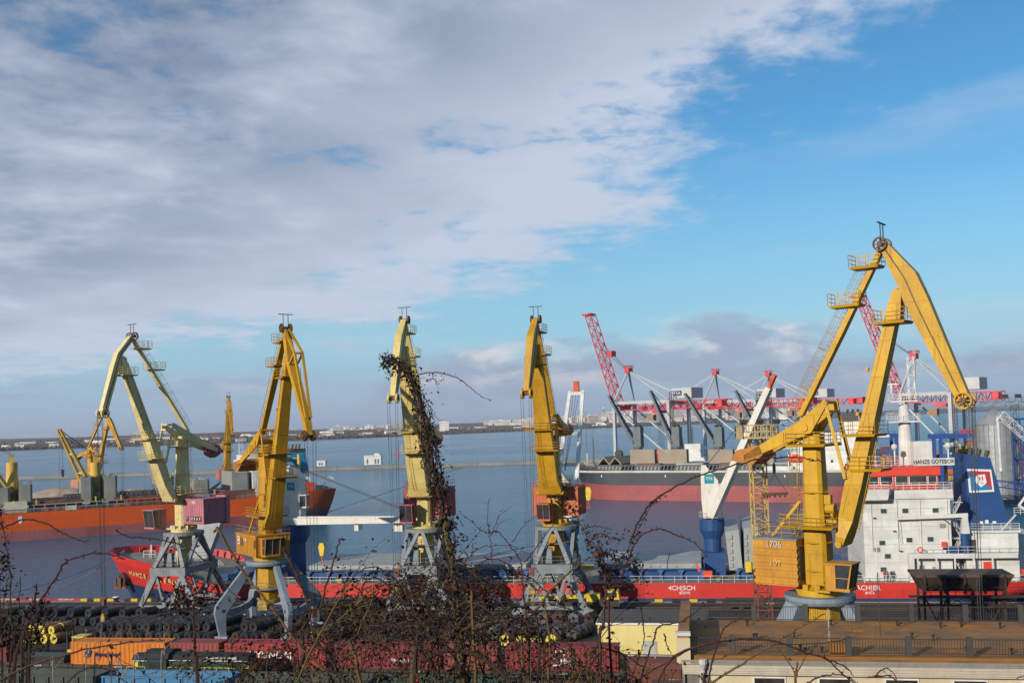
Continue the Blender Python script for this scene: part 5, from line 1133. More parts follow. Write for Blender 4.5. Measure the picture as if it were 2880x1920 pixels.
# breakwater
bwl = thing('breakwater', 'long low concrete breakwater running straight across the bay', 'breakwater', (-170, 742, -2))
A_, B_ = Vector((-376-400, 755.4+25, 0)), Vector((140, 722.5, 0)); d = (B_-A_); n_ = 44
cm2 = mat('breakwater_concrete', (.24, .225, .205), (.17, .16, .145), .05, .9); random.seed(6)
ang = atan2(d.y, d.x)
for k in range(n_):
    c = A_+d*((k+.5)/n_)-Vector((-170, 742, 0)); l = d.length/n_/2-.12; h = 2.0+random.random()*.4
    b = MB(TR(c.x, c.y) @ RZ(ang)); b.hexa([(-l, -4.5, -2), (l, -4.5, -2), (l, 4.5, -2), (-l, 4.5, -2), (-l, -3.2, h), (l, -3.2, h), (l, 3.2, h), (-l, 3.2, h)]); part('concrete_block', b, cm2, bwl)
for px, w_, h_, lab in ((905, 6.5, 4.2, 'small white hut with dark doorways on the breakwater'), (1050, 12.5, 6.8, 'larger white flat-roofed building on the breakwater'), (1190, 2.0, 2.2, 'tiny red beacon standing in the bay beyond the breakwater')):
    t = (ray(px, 1300)); k = None
    # meet the breakwater line
    dx = t.x/t.y; s = (A_.y*dx-A_.x)/(d.x-d.y*dx); q = A_+d*s
    if h_ < 3:
        q = G(1120, 1283, WATER); r = thing('beacon', lab, 'beacon', (q.x, q.y, WATER)); b = MB(); b.lathe((0, 0, 0), [(1.3, 0), (.9, 2), (.5, 5.5), (.1, 5.5), (.1, 0)], 10); part('tower', b, LBOAT, r); b = MB(); b.lathe((0, 0, 5.5), [(.7, 0), (.7, 1), (.1, 1.5), (.1, 0)], 10); part('lantern', b, LBOAT, r); continue
    r = thing('hut', lab, 'building', (q.x, q.y, 1.2), ang); b = MB(); b.box(-w_/2, w_/2, -2.6, 2.6, 0, h_*.86); part('wall', b, SWHITE, r)
    b = MB(); b.box(-w_/2-.3, w_/2+.3, -2.9, 2.9, h_*.86, h_); part('roof', b, SWHITE, r)
    for x in ((-1.6, .2) if w_ < 8 else (-4.5, 1.5, 3.6)):
        b = MB(); b.box(x, x+1.2, -2.66, -2.6, .6, h_*.62); part('window', b, mat('hut_opening', (.10, .14, .15)), r)
    if w_ > 8: b = MB(); b.box(1, 5, -1.5, 1.5, h_, h_+1.4); part('roof_box', b, SWHITE, r)
# container terminal
mb = MB(); corner = Vector((22, 440)); e1 = Vector((.772, -.636)); e2 = Vector((.66, .75))
pl = [corner, corner+e1*330, corner+e1*330+e2*260, corner+e2*215]
pl = [Vector((corner.x, corner.y, -1)), Vector((157, 316, -1)), Vector((420, 235, -1)), Vector((640, 470, -1)), Vector((corner.x+e2.x*235, corner.y+e2.y*235, -1))]
mb.prism(pl, (0, 0, 2.6)); struct('terminal_quay', mb, concrete)
mb = MB(); dq = (pl[2]-pl[1]).normalized()
for k in range(26): c = pl[1]+dq*(3+k*4.4); c.z = .5; mb.beam(c, c+dq*2.2, .3, .4)
struct('terminal_kerb', mb, SYEL, kind='stuff')
STSG = mat('sts_grey', (.42, .46, .47), (.36, .39, .40), .15, .6, streak=.2)
STSR = mat('sts_red', (.62, .06, .07), (.52, .05, .06), .3, .55)
LATT = mat('sts_dark_leg', (.15, .13, .12), (.22, .12, .10), .5, .7)
HUSE = mat('sts_house', (.50, .50, .47), (.44, .44, .41), .3, .7)
def sts(label, pos, up, g=30., backr=26., hh=36., rz=radians(-41.3), stays=True, sign=True, w=17.):
    r = thing('container_crane', label, 'gantry crane', (pos[0], pos[1], .3), rz, 'ship-to-shore container cranes'); ym = w/2
    for x in (0, g):
        for y in (0, w):
            b = MB(); b.beam((x, y, 0), (x, y, hh), 1.5, 1.5, 1.3, 1.3, side=(1, 0, 0)); part('leg', b, STSG, r)
        b = MB(); b.beam((x, 0, hh-.9), (x, w, hh-.9), 1.3, 1.9); part('cross_beam', b, STSG, r); b = MB(); b.beam((x, .7, 7), (x, w-.7, 7), 1.2, 1.6); part('cross_beam', b, STSG, r)
    for y in (0, w):
        b = MB(); b.beam((.7, y, hh-.3), (g-.7, y, hh-.3), .9, 1.3); part('portal_beam', b, STSG, r); b = MB(); b.beam((.7, y, 9), (g-.7, y, 9), .9, 1.2); part('portal_beam', b, STSG, r)
        b = MB(); b.beam((.5, y, hh-3), (g-.5, y, 11), .7, .7); part('diagonal', b, STSG, r)
        b = MB(); b.beam((-.2, y, hh), (3.0, ym, hh+15), .8, .8); part('apex_leg', b, STSG, r)
        b = MB(); b.beam((3.0, ym, hh+15), (g, y, hh+.5), .6, .6); part('back_stay', b, STSG, r)
    b = MB(); b.ladder((g+1.2, 0, 1), (g+1.2, 0, hh+4), 1.6, (0, 1, 0), (1.2, 0, 0), 1.5, .14); part('lift_tower', b, LATT, r)
    b = MB(); b.cbox((3, ym, hh+15.3), 2.6, 3.4, 2.2); b.rail([(1.4, ym-2, hh+16.4), (4.6, ym-2, hh+16.4), (4.6, ym+2, hh+16.4), (1.4, ym+2, hh+16.4)], 1.2, .1, 1.5, 2, True); part('apex_head', b, STSR, r)
    b = MB(); b.truss((-2, ym, hh+.6-2.6), (g+backr, ym, hh+.6-2.6), 5.2, 3.2, 22, .27); part('girder', b, STSR, r)
    if up:
        b = MB(); b.truss((-3, ym, hh-2.0), (-3-up*.34, ym, hh-2+up), 4.6, 3.0, 18, .27); part('boom', b, STSR, r)
        b = MB(); b.cbox((-3-up*.34-1.2, ym, hh-2+up), 4.0, 5.2, .8); part('boom_head', b, STSR, r); b = MB(); b.cbox((-1.0-up*.12, ym, hh+up*.52), 2.6, 3.6, 2.6); part('stay_bracket', b, STSR, r)
        b = MB()
        for s in (-2, 2): b.cyl((3, ym+s*.4, hh+15), (-2.5-up*.2, ym+s, hh+up*.6), .12, n=4)
        part('stay_rope', b, ROPE, r)
    else:
        b = MB(); b.truss((-3, ym, hh-2), (-44, ym, hh-2), 4.8, 3.0, 18, .27); part('boom', b, STSR, r)
        b = MB(); b.cbox((-44.5, ym, hh-2.3), 3, 5.4, 2.2); part('boom_head', b, STSR, r); b = MB(); b.cbox((g+backr+1, ym, hh-1.6), 3.2, 5, 3.4); part('tail_winch', b, STSR, r)
        for s in (-2, 2): b = MB(); b.beam((3, ym+s*.4, hh+15), (-30, ym+s, hh-.5), .35, .35); part('forestay', b, STSG, r)
    b = MB(); b.cbox((.5, ym, hh-2), 2.6, 5.2, 3.2); part('girder_end', b, STSR, r); b = MB(); b.cbox((g+backr*.86, ym, hh-2.2), 2.6, 5, 3); part('girder_end', b, STSR, r)
    b = MB(); b.box(g-.5, g+10, 3.5, w-3.5, hh+.8, hh+5.4); ho = part('machinery_house', b, HUSE, r); b = MB()
    for k in range(14): b.box(g-.4+k*.76, g-.3+k*.76, 3.42, 3.5, hh+.9, hh+5.3)
    part('rib', b, HUSE, ho, kind='stuff')
    if sign: b = MB(); b.box(g+.6, g+5.0, 3.34, 3.41, hh+2.0, hh+4.2); o = part('sign', b, mat('sign_navy', (.03, .06, .22)), ho); text('HHLA', 'sign_text', o, (g+2.2, 3.30, hh+3.1), (1, 0, 0), (0, 0, 1), 1.7, WHITEP)
    b = MB(); b.cbox((g*.55, ym-2, hh-7.6), 3.4, 2.6, 2.8); o = part('operator_cab', b, mat('cab_tan', (.28, .20, .12)), r)
    b = MB()
    for k in range(6): b.cyl((g*.62+.6*k, ym, hh-4), (g*.62+.6*k, ym, 14), .07, n=4)
    part('spreader_rope', b, ROPE, r)
    b = MB(); b.cbox((g*.62+1.5, ym, hh-5.0), 5, 6.5, 1.2); part('trolley', b, STSR, r)
sts('grey and red container crane with its boom raised, leftmost, behind the charcoal ship', (48, 470), 46)
sts('grey and red container crane with lowered boom, second from the raised one', (102, 531), 0)
sts('grey and red container crane with lowered boom, farthest, behind the white ship crane', (141, 572), 0)
sts('nearer grey container crane with raised red boom, behind the largest yellow crane', (156, 400), 44, g=19., backr=17, hh=34.5, sign=False)
# blue yard gantries, boxes, silo
RTGB = mat('gantry_blue', (.02, .07, .28), (.02, .06, .22), .3, .55)
def rtg(label, pos, rz, w=24, h=17, l=9):
    r = thing('yard_gantry', label, 'gantry crane', (pos[0], pos[1], .3), rz, 'blue yard gantries')
    for x in (0, w):
        for y in (0, l): b = MB(); b.beam((x, y, 0), (x, y, h), 1.1, 1.1); part('leg', b, RTGB, r)
        b = MB(); b.beam((x, 0, 1), (x, l, 1), 1., 1.2); part('sill', b, RTGB, r)
    for y in (0, l): b = MB(); b.beam((-2, y, h+.7), (w+2, y, h+.7), 1.1, 1.7); part('girder', b, RTGB, r)
    b = MB(); b.cbox((w*.4, l/2, h+2.2), 5, l, 1.6); b.cbox((w*.4, l/2, h-2), 3, 6, 1.2); part('trolley', b, LBOAT, r)
    b = MB(); b.box(w*.7, w*.7+5, -.62, -.58, h+.2, h+1.2); part('sign', b, WHITEP, r)
    b = MB(); b.rail([(-2, -.5, h+1.55), (w+2, -.5, h+1.55)], 1.1, .08, 2.4, 2); part('railing', b, RTGB, r)
def gq(px, py): q = G(px, py, .3); return (q.x, q.y)
rtg('blue yard gantry over the boxes, left of the round steel silo', (160.5, 375), radians(-8), 30, 17)
rtg('blue yard gantry farther left, behind the grey crane legs', (131, 412), radians(-8), 26, 17)
CCOL = {'dark red': (.26, .04, .035), 'blue': (.03, .12, .30), 'green': (.02, .22, .15), 'orange': (.50, .14, .03), 'yellow': (.50, .34, .05), 'brown': (.17, .06, .04)}
def box_mesh(cn, L=12.19, Hc=2.6, Wd=2.44):
    key = 'far_box_'+cn+str(L)
    if key in bpy.data.meshes: return bpy.data.meshes[key]
    b = MB(); b.box(0, L, 0, Wd, 0, Hc)
    n = int(L/.9)
    for k in range(n): x = .25+k*(L-.5)/n; b.box(x, x+.3, -.06, 0, .15, Hc-.15)
    for k in range(3): b.box(-.05, 0, .2+k*.8, .5+k*.8, .15, Hc-.15); b.box(L, L+.05, .2+k*.8, .5+k*.8, .15, Hc-.15)
    me = b.mesh(key); me.materials.append(mat('container_'+cn.replace(' ', '_'), CCOL[cn], None, .6, .6, streak=.4, rust=.15)); return me
random.seed(21); crz = radians(-8); cx = Vector((cos(crz), sin(crz), 0)); cy = Vector((-sin(crz), cos(crz), 0))
nb = 0
for row, (ox, oy) in enumerate(((162, 378), (133, 392), (128, 420), (165, 400))):
    for bay in range(7 if row in (1, 2) else 4):
        hgt = random.randint(2, 5)
        for t in range(hgt):
            cn = random.choice(['dark red', 'dark red', 'brown', 'blue', 'orange', 'green', 'yellow', 'dark red'])
            short = random.random() < .4; Lc = 6.06 if short else 12.19
            for q in range(2 if short else 1):
                if q: cn = random.choice(list(CCOL))
                o = link(bpy.data.objects.new('shipping_container', box_mesh(cn, Lc)))
                o.location = Vector((ox, oy, .3)) + cx*(bay*12.7+q*6.12) + cy*(row*0) + Vector((0, 0, t*2.61)); o.rotation_euler = (0, 0, crz)
                tag(o, f'{cn} {"short" if short else "long"} box, {nth(t+1)} tier, {nth(bay+1)} stack'+(' right half' if q else '')+', '+['front right', 'front left', 'rear left', 'rear right'][row]+' block, far terminal', 'container', 'boxes stacked on the far terminal'); nb += 1
mb = MB(); p = G(2690, 1268, .3)
sh = thing('warehouse', 'long pale flat shed beyond the blue gantry legs', 'building', (215, 470, .3), radians(-8)); b = MB(); b.box(0, 60, 0, 20, 0, 7); part('wall', b, mat('shed_pale', (.55, .53, .48), None, .2, .8), sh); b = MB(); b.box(-1, 61, -1, 21, 7, 7.8); part('roof', b, HUSE, sh)
# silo
sp = W(2806, 1330, 308); SL = thing('grain_silo', 'round galvanised steel silo with conical roof at the right edge', 'silo', (sp.x, sp.y, .3))
galv = mat('galvanised', (.34, .36, .36), (.26, .27, .265), .6, .5, metal=.35, streak=.5)
b = MB(); R_ = 5.9
for k in range(13): b.lathe((0, 0, 0), [(R_+.05*(k % 2), k*1.75+.02), (R_+.05*(k % 2), k*1.75+1.73), (R_-.4, k*1.75+1.73), (R_-.4, k*1.75+.02)], 40)
part('shell', b, galv, SL)
b = MB()
for k in range(24): a = k*pi/12; b.beam((cos(a)*(R_+.12), sin(a)*(R_+.12), 0), (cos(a)*(R_+.12), sin(a)*(R_+.12), 22.7), .16, .16)
part('stiffener', b, galv, SL, kind='stuff')
b = MB(); b.lathe((0, 0, 22.7), [(R_+.25, 0), (R_*.62, 2.6), (.8, 4.6), (.1, 4.8), (.1, 0)], 40); part('roof', b, galv, SL)
b = MB(); b.truss((-R_-2, 0, 28.9), (R_+14, 0, 28.9), 1.8, 1.6, 14, .12); b.rail([(-R_-2, -1, 29.7), (R_+14, -1, 29.7)], 1.1, .08, 2, 2); part('top_gallery', b, DGREY, SL)
for x in (-R_-1.2, R_+.8): b = MB(); b.truss((x, 1, 0), (x, 1, 28.5), 1.6, 1.6, 14, .10); part('support_tower', b, DGREY, SL)
b = MB(); b.ladder((R_*.85, -R_*.75, .5), (R_*.85, -R_*.75, 19), 1.0, (1, 0, 0), (0, -.8, 0), .8, .08); part('ladder', b, mat('rust_ladder', (.22, .13, .05)), SL)
for k in range(2): b = MB(); b.cbox((R_-3+k*4, -1, 31.2), 1.8, .6, 1.2); part('floodlight_bank', b, DARKST, SL)
tp = W(2872, 1340, 300); tw_ = thing('elevator_tower', 'blue lattice elevator tower beside the steel silo', 'tower', (tp.x+1.5, tp.y, .3)); b = MB(); b.truss((0, 0, 0), (0, 0, 24), 4.6, 4.6, 8, .22); part('lattice', b, RTGB, tw_); b = MB(); b.box(-2.6, 2.6, -2.6, 2.6, 24, 24.5); part('platform', b, RTGB, tw_)
cv = thing('conveyor_bridge', 'blue covered conveyor bridge sloping from the funnel to the blue tower', 'conveyor', (W(2700, 1330, 285).x, 285, .3)); b = MB(); b.truss((0, 0, 8.2), (24, 8, 3.8), 2.0, 1.8, 12, .12); part('truss', b, RTGB, cv); b = MB(); b.truss((24, 8, 0), (24, 8, 4), 2, 2, 3, .12); part('support', b, RTGB, cv); b = MB(); b.truss((-18, -2, 8.4), (0, 0, 8.2), 2, 1.8, 9, .12); part('truss', b, RTGB, cv)
ld = W(2800, 1135, 262); ldr = thing('ship_loader', 'white lattice loading boom with hanging chute in front of the silo', 'ship loader', (ld.x+14, 262, .3)); b = MB(); t0 = Vector((-13.0, 0, ld.z-3)); t1 = Vector((4, 0, ld.z-19)); b.truss(t0, t1, 1.6, 1.8, 14, .12); part('boom', b, SWHITE, ldr)
b = MB(); b.tube([t0+Vector((.5, 0, -.5)), t0+Vector((-.8, 0, -1.4)), t0+Vector((-.6, 0, -3)), t0+Vector((-.4, 0, -15))], .35, 10); part('chute', b, SWHITE, ldr)
b = MB(); b.truss((4, 0, 0), (4, 0, ld.z-18), 2.4, 2.4, 6, .15); part('support', b, RTGB, ldr)
# white research vessel / ferry parts glimpsed behind the charcoal ship
fv = W(1930, 1265, 440); fr_ = thing('harbour_vessel', 'white vessel with dark funnel glimpsed between the charcoal ship and container cranes', 'ship', (fv.x, 446, WATER), radians(-20))
b = MB(); b.loft([[(x, -w_, z) for x, w_, z in ()] for _ in ()]) if False else None
b = MB(); b.hexa([(-14, -4, -.5), (14, -4, -.5), (14, 4, -.5), (-14, 4, -.5), (-17, -5, 6), (16, -5, 6), (16, 5, 6), (-17, 5, 6)]); part('hull_side', b, SWHITE, fr_)
b = MB(); b.box(-8, 10, -4, 4, 6, 12.5); part('deck_house', b, SWHITE, fr_); b = MB(); b.box(1, 8, -3.5, 3.5, 12.5, 18.5); part('bridge', b, SWHITE, fr_)
b = MB(); b.hexa([(-5.5, -2, 12.5), (0, -2, 12.5), (0, 2, 12.5), (-5.5, 2, 12.5), (-5, -1.7, 22), (-.8, -1.7, 22), (-.8, 1.7, 22), (-5, 1.7, 22)]); o = part('funnel', b, mat('funnel_black_blue', (.02, .03, .05)), fr_); b = MB(); b.tube([(-3, 0, 22), (-3, 0, 23.4), (-2, 0, 23.9)], .5, 8); part('exhaust_pipe', b, DARKST, o)
b = MB(); b.truss((4, 0, 18.5), (4, 0, 26), .6, .6, 8, .07); part('mast', b, DARKST, fr_)
b = MB(); b.tube([(-13, -5.2, 9), (-11, -5.4, 14), (-9, -5.2, 16)], 1.4, 8); part('rescue_boat', b, LBOAT, fr_)

# ---------------- the town on the far shore
TOWNW = [mat('town_%d' % i, c, None, .05, .8) for i, c in enumerate(((.76, .72, .65), (.70, .63, .56), (.80, .78, .73), (.62, .52, .46)))]
WIN = mat('town_window', (.10, .12, .15), None, 1, .3)
def block_mesh(i, w, d, h, fl):
    b = MB(); b.box(-w/2, w/2, -d/2, d/2, -25, h); b.box(-w/4, 0, -d/4, d/4, h, h+3)
    me = b.mesh('town_block_%d' % i); me.materials.append(TOWNW[i % 4]); me.materials.append(WIN)
    g = MB()
    for f in range(fl):
        z = h-(f+.75)*h/fl; g.box(-w/2+1.5, w/2-1.5, -d/2-.25, -d/2-.05, z, z+h/fl*.42)
    o = len(me.vertices); b2 = MB(); b2.v = b.v+g.v; b2.f = b.f+[tuple(q+o for q in f) for f in g.f]
    me2 = b2.mesh('town_block'); me2.materials.append(TOWNW[i % 4]); me2.materials.append(WIN)
    nb_ = len(b.f)
    for k in range(nb_, len(me2.polygons)): me2.polygons[k].material_index = 1
    bpy.data.meshes.remove(me); return me2
random.seed(9)
VAR = [block_mesh(i, w, d, h, fl) for i, (w, d, h, fl) in enumerate(((44, 16, 30, 5), (70, 16, 28, 5), (24, 22, 46, 8), (52, 16, 36, 6), (30, 20, 52, 9), (90, 18, 26, 4), (26, 20, 34, 6), (60, 16, 30, 5)))]
def lerp(tab, x):
    for (a, b), (c, d_) in zip(tab, tab[1:]):
        if a <= x <= c: return b+(d_-b)*(x-a)/(c-a)
    return tab[-1][1] if x > tab[-1][0] else tab[0][1]
hor = lambda x: 1237.5-.0323*x
rng = ((930, 1000, 5, 4200, 6), (1010, 1190, 16, 4400, 3), (1380, 1500, 18, 4800, 8), (1500, 1700, 30, 5000, 13), (1700, 2000, 62, 5200, 18), (2000, 2330, 40, 5400, 24))
TOWN = []
for a, b_, n, D, lift in rng:
    for k in range(n):
        x = a+(b_-a)*(k+random.random())/n; D_ = D*random.uniform(.93, 1.1)
        top_y = hor(x)-lift-random.uniform(-6, 7)
        v = random.choice(VAR if lift > 5 else VAR[:2]+VAR[5:]); q = W(x, top_y, D_); hgt = max(c_[2] for c_ in v.bound_box) if False else max(vv.co.z for vv in v.vertices)
        o = link(bpy.data.objects.new('apartment_block', v)); o.location = (q.x, q.y, q.z-hgt); o.rotation_euler = (0, 0, random.uniform(-.5, .5)); s_ = random.uniform(.85, 1.25); o.scale = (s_, s_, 1)
        TOWN.append((x, o, hgt))
TOWN.sort(key=lambda t: t[0])
for nm_, lo_, hi_ in (('on far shore left of the vine', 0, 1300), ('on far shore between pale and ochre cranes', 1300, 1480), ('in the skyline beyond the charcoal ship', 1480, 9e9)):
    for k, (x, o, hgt) in enumerate([t for t in TOWN if lo_ <= t[0] < hi_]): tag(o, ('tall' if hgt > 45 else 'mid-rise' if hgt > 34 else 'low')+f' pale apartment block, {nth(k+1)} from left '+nm_, 'building', 'apartment blocks of the far town')
# the single big white block and the stadium-like low one
q = W(1250, 1208, 3650); bb = thing('hotel_block', 'large square white block standing alone on the far shore', 'building', (q.x, q.y, q.z-16))
b = MB(); b.box(-17, 17, -9, 9, 0, 46); part('wall', b, TOWNW[2], bb); b = MB(); b.box(-7, 6, -5, 5, 46, 51); b.box(7, 8, 2, 3, 46, 54); part('roof_house', b, TOWNW[3], bb)
for f in range(7):
    b = MB(); b.box(-15, 15, -9.3, -9.05, 4+f*6, 6.2+f*6); part('window_band', b, mat('pale_band', (.45, .45, .43)), bb)
q = W(1680, 1196, 4250); bb = thing('harbour_hall', 'low white stepped hall at the water edge of the far town', 'building', (q.x, q.y, 0)); b = MB(); b.hexa([(-40, -14, 0), (40, -14, 0), (40, 14, 0), (-40, 14, 0), (-20, -10, 12), (36, -10, 16), (36, 10, 16), (-20, 10, 12)]); part('wall', b, TOWNW[2], bb); b = MB(); b.box(-6, 30, -8, 8, 16, 22); part('upper_storey', b, TOWNW[2], bb)
q = W(1699, 1185, 6200); ch = thing('chimney', 'thin red and white striped power station chimney above the skyline', 'chimney', (q.x, q.y, q.z-40))
ctop = W(1699, 1143, 6200).z-(q.z-40)
for k in range(8):
    b = MB(); b.lathe((0, 0, 0), [(6.-.35*k, ctop*k/8), (6.-.35*(k+1), ctop*(k+1)/8), (.5, ctop*(k+1)/8), (.5, ctop*k/8)], 12); part('shaft_band', b, TOWNW[2] if k % 2 else mat('chimney_red', (.35, .06, .05)), ch)
# small houses and sheds near the water, left
random.seed(31)
hm_ = []
for i, (w, d, h, ro) in enumerate(((16, 10, 6, 4), (30, 12, 8, 1.2), (12, 9, 5, 4), (42, 12, 10, 1.0))):
    b = MB(); b.box(-w/2, w/2, -d/2, d/2, -10, h); r0 = len(b.f); b.hexa([(-w/2-.5, -d/2-.5, h), (w/2+.5, -d/2-.5, h), (w/2+.5, d/2+.5, h), (-w/2-.5, d/2+.5, h), (-w/2-.5, -.3, h+ro), (w/2+.5, -.3, h+ro), (w/2+.5, .3, h+ro), (-w/2-.5, .3, h+ro)])
    r1 = len(b.f)
    for k in range(int(w/4)): b.box(-w/2+1+k*4, -w/2+3+k*4, -d/2-.15, -d/2-.03, h*.3, h*.7)
    me = b.mesh('shore_house'); me.materials.append(TOWNW[(i+1) % 4]); me.materials.append(mat('roof_red_brown', (.28, .12, .08)) if i % 2 == 0 else HUSE); me.materials.append(WIN)
    for k in range(r0, r1): me.polygons[k].material_index = 1
    for k in range(r1, len(me.polygons)): me.polygons[k].material_index = 2
    hm_.append(me)
HS = []
for k in range(110):
    x = random.uniform(0, 1560) if k < 80 else random.uniform(1560, 2700); t_ = None
    dd = ray(x, 1230); az_ = dd.x/dd.y
    # distance of the coast on this bearing
    D0 = lerp([(c[0], c[2]) for c in coast], x); D_ = D0*random.uniform(1.015, 1.14); h_ = lerp([(0, 2), (.04, 5.5), (.15, 10)], D_/D0-1)
    o = link(bpy.data.objects.new('shore_house', random.choice(hm_))); o.location = (az_*D_, D_, h_); o.rotation_euler = (0, 0, random.uniform(-.6, .6)); s_ = random.uniform(.8, 1.5); o.scale = (s_, s_, s_)
    HS.append((x, o))
HS.sort(key=lambda t: t[0])
for nm_, lo_, hi_ in (('on far shore behind the orange ship', -1, 700), ('on far shore, middle of the bay', 700, 1560), ('on far slope behind container cranes', 1560, 9e9)):
    for k, (x, o) in enumerate([t for t in HS if lo_ <= t[0] < hi_]): tag(o, f'small pale house, {nth(k+1)} from left '+nm_, 'house', 'houses along the far shore')
# far woods along the coast: one mass
random.seed(12); mb = MB()
for k in range(5200):
    x = random.uniform(-60, 2950); D0 = lerp([(c[0], c[2]) for c in coast], x); f = random.random()**1.6*.32+.004; D_ = D0*(1+f); dd = ray(x, 1230)
    z0 = lerp([(0, 1), (.02, 3), (.06, 7), (.15, 11), (.33, 17)], f); r_ = random.uniform(4, 9); h_ = random.uniform(6, 13); c = Vector((dd.x/dd.y*D_, D_, z0-2))
    a0 = random.random()*6
    ring = [c+Vector((cos(a0+q*pi/2.5)*r_*random.uniform(.7, 1.2), sin(a0+q*pi/2.5)*r_*.7, h_*random.uniform(.25, .5))) for q in range(5)]
    top = c+Vector((random.uniform(-2, 2), 0, h_)); bot = c-Vector((0, 0, 2)); i0 = len(mb.v); mb.v += [tuple(v) for v in ring]+[tuple(top), tuple(bot)]
    for q in range(5): mb.f.append((i0+q, i0+(q+1) % 5, i0+5)); mb.f.append((i0+(q+1) % 5, i0+q, i0+6))
fw = part('far_woods', mb, mat('woods_winter', (.055, .05, .04), (.11, .085, .065), .02, .95), None); tag(fw, 'dark bare woods along the far shore', 'trees', kind='stuff')
# ================================================================ quay yard
XQ = RZ(QR)
# kerb along the edge: red board, then yellow and black blocks, then a bollard
KR = mat('kerb_red', (.30, .03, .035), None, 1, .7); KY = mat('kerb_yellow', (.62, .42, .03), (.5, .33, .03), 1, .7); KB = mat('kerb_black', (.02, .02, .02), None, 1, .7)
for k in range(4):
    r = thing('kerb_board', ['red kerb board with white words at the far left of the quay edge', 'red kerb board with white words, second along the quay edge', 'red kerb board with white words, third along the quay edge', 'red kerb board beside the yellow and black blocks'][k], 'kerb', Q(-128+k*5.6, 154.9), QR, 'kerb boards on the quay edge')
    b = MB(); b.box(0, 5.55, -.15, .15, .06, .55); part('board', b, KR, r); text('МОРСКИЙ ПОРТ', 'lettering', r, (2.8, -.17, .3), (1, 0, 0), (0, 0, 1), .36, WHITEP)
random.seed(2)
for k, u in enumerate([-105.4+1.25*q for q in range(5)]+[-97.2+1.25*q for q in range(5)]+[-8+2.6*q for q in range(9)]):
    b = MB(); b.box(0, 1.2, -.25, .25, .06, .5)
    solo('kerb_block', b, KY if k % 2 == 0 else KB, ('yellow' if k % 2 == 0 else 'black')+f' kerb block, {nth((k if k < 10 else k-10)+1)} from the left, on the quay edge '+('left of the red bow' if u < -50 else 'before the red midship hull'), 'kerb', Q(u, 154.6), QR, 'painted kerb blocks')
r = thing('bollard', 'white-topped mooring bollard on the quay edge between the kerb blocks', 'bollard', Q(-98.6, 154.2)); b = MB(); b.lathe((0, 0, 0), [(.35, 0), (.25, .45), (.55, .6), (.55, .8), (.1, .85), (.1, 0)], 16); part('post', b, KB, r); b = MB(); b.lathe((0, 0, .8), [(.57, 0), (.5, .12), (.05, .14), (.05, 0)], 16); part('cap', b, WHITEP, r)
# crane rails
mb = MB(XQ)
for w in (143.0, 153.4, 125.3, 135.9, 88.5, 98.9): mb.box(-200, 120, w-.05, w+.05, 0, .10)
struct('crane_rail', mb, mat('rail_steel', (.12, .10, .09), None, 2, .5, metal=.5))
for w in (94.1, 95.7, 101.2, 102.8, 106.9, 108.5, 148.4, 149.9):
    mb = MB(XQ); mb.box(-160, 60, w-.04, w+.04, .02, .16); struct('railway_rail', mb, MATS['rail_steel'])
gb = MB(XQ); gb.box(-200, 120, 91.5, 110.6, -.02, .03); struct('track_ballast', gb, mat('ballast', (.035, .03, .027), (.065, .055, .046), 1.2, .95, bump=1., bsc=6))

# ---------------- steel coils
def coil_mesh(key, R, L, r, m, m_end=None, straps=3):
    b = MB(); b.lathe((0, 0, R), [(R-.04, -L/2), (R, -L/2+.05), (R, L/2-.05), (R-.04, L/2), (r, L/2), (r, -L/2)], 22, (0, 1, 0))
    n0 = len(b.f)
    for k in range(straps):
        y = -L/2+L*(k+.5)/straps; b.lathe((0, 0, R), [(R+.012, y-.04), (R+.012, y+.04), (R-.01, y+.04), (R-.01, y-.04)], 22, (0, 1, 0))
    n1 = len(b.f)
    for k in range(6):
        a = k*pi/3+.3
        b.beam((cos(a)*r, -L/2-.012, R+sin(a)*r), (cos(a)*R, -L/2-.012, R+sin(a)*R), .06, .02)
    me = b.mesh(key); me.materials.append(m); me.materials.append(DARKST); me.materials.append(m_end or m)
    for k in range(n0, len(me.polygons)): me.polygons[k].material_index = 1
    for p_ in list(me.polygons)[:n0]:
        if m_end and abs(p_.normal.y) > .9: p_.material_index = 2
    for p_ in me.polygons: p_.use_smooth = abs(p_.normal.y) < .3
    return me
CS = mat('coil_steel_blue', (.045, .05, .06), (.085, .09, .105), 1.2, .32, metal=.6, spec=.5, rnd=.35, rust=.2)
CB = mat('coil_steel_black', (.03, .03, .033), (.065, .058, .055), 1.2, .42, metal=.5, rnd=.35, rust=.2)
CBR = mat('coil_rust_brown', (.10, .055, .035), (.055, .045, .04), 1.2, .5, metal=.4, rnd=.35, rust=.2)
CYO = mat('coil_wrap_ochre', (.30, .13, .02), (.20, .085, .02), 1.5, .4)
CYE = mat('coil_end_yellow', (.62, .55, .08), (.5, .42, .06), 2, .6)
CGR = mat('coil_steel_grey', (.15, .15, .155), (.10, .095, .095), 1.1, .4, metal=.5, rnd=.35, rust=.2)
cmS = [coil_mesh('coil_a', .66, 1.65, .26, CS), coil_mesh('coil_b', .64, 1.6, .27, CB), coil_mesh('coil_c', .68, 1.66, .26, CBR)]
cmY = coil_mesh('coil_yellow', .66, 1.7, .22, CYO, CYE); cmBig = [coil_mesh('coil_big', .86, 1.5, .30, CGR), coil_mesh('coil_big_brown', .86, 1.45, .30, CBR)]; cmYB = coil_mesh('coil_big_yellow', .8, 1.4, .28, CYO, CYE)
AX = radians(-14)       # rows run away to the right
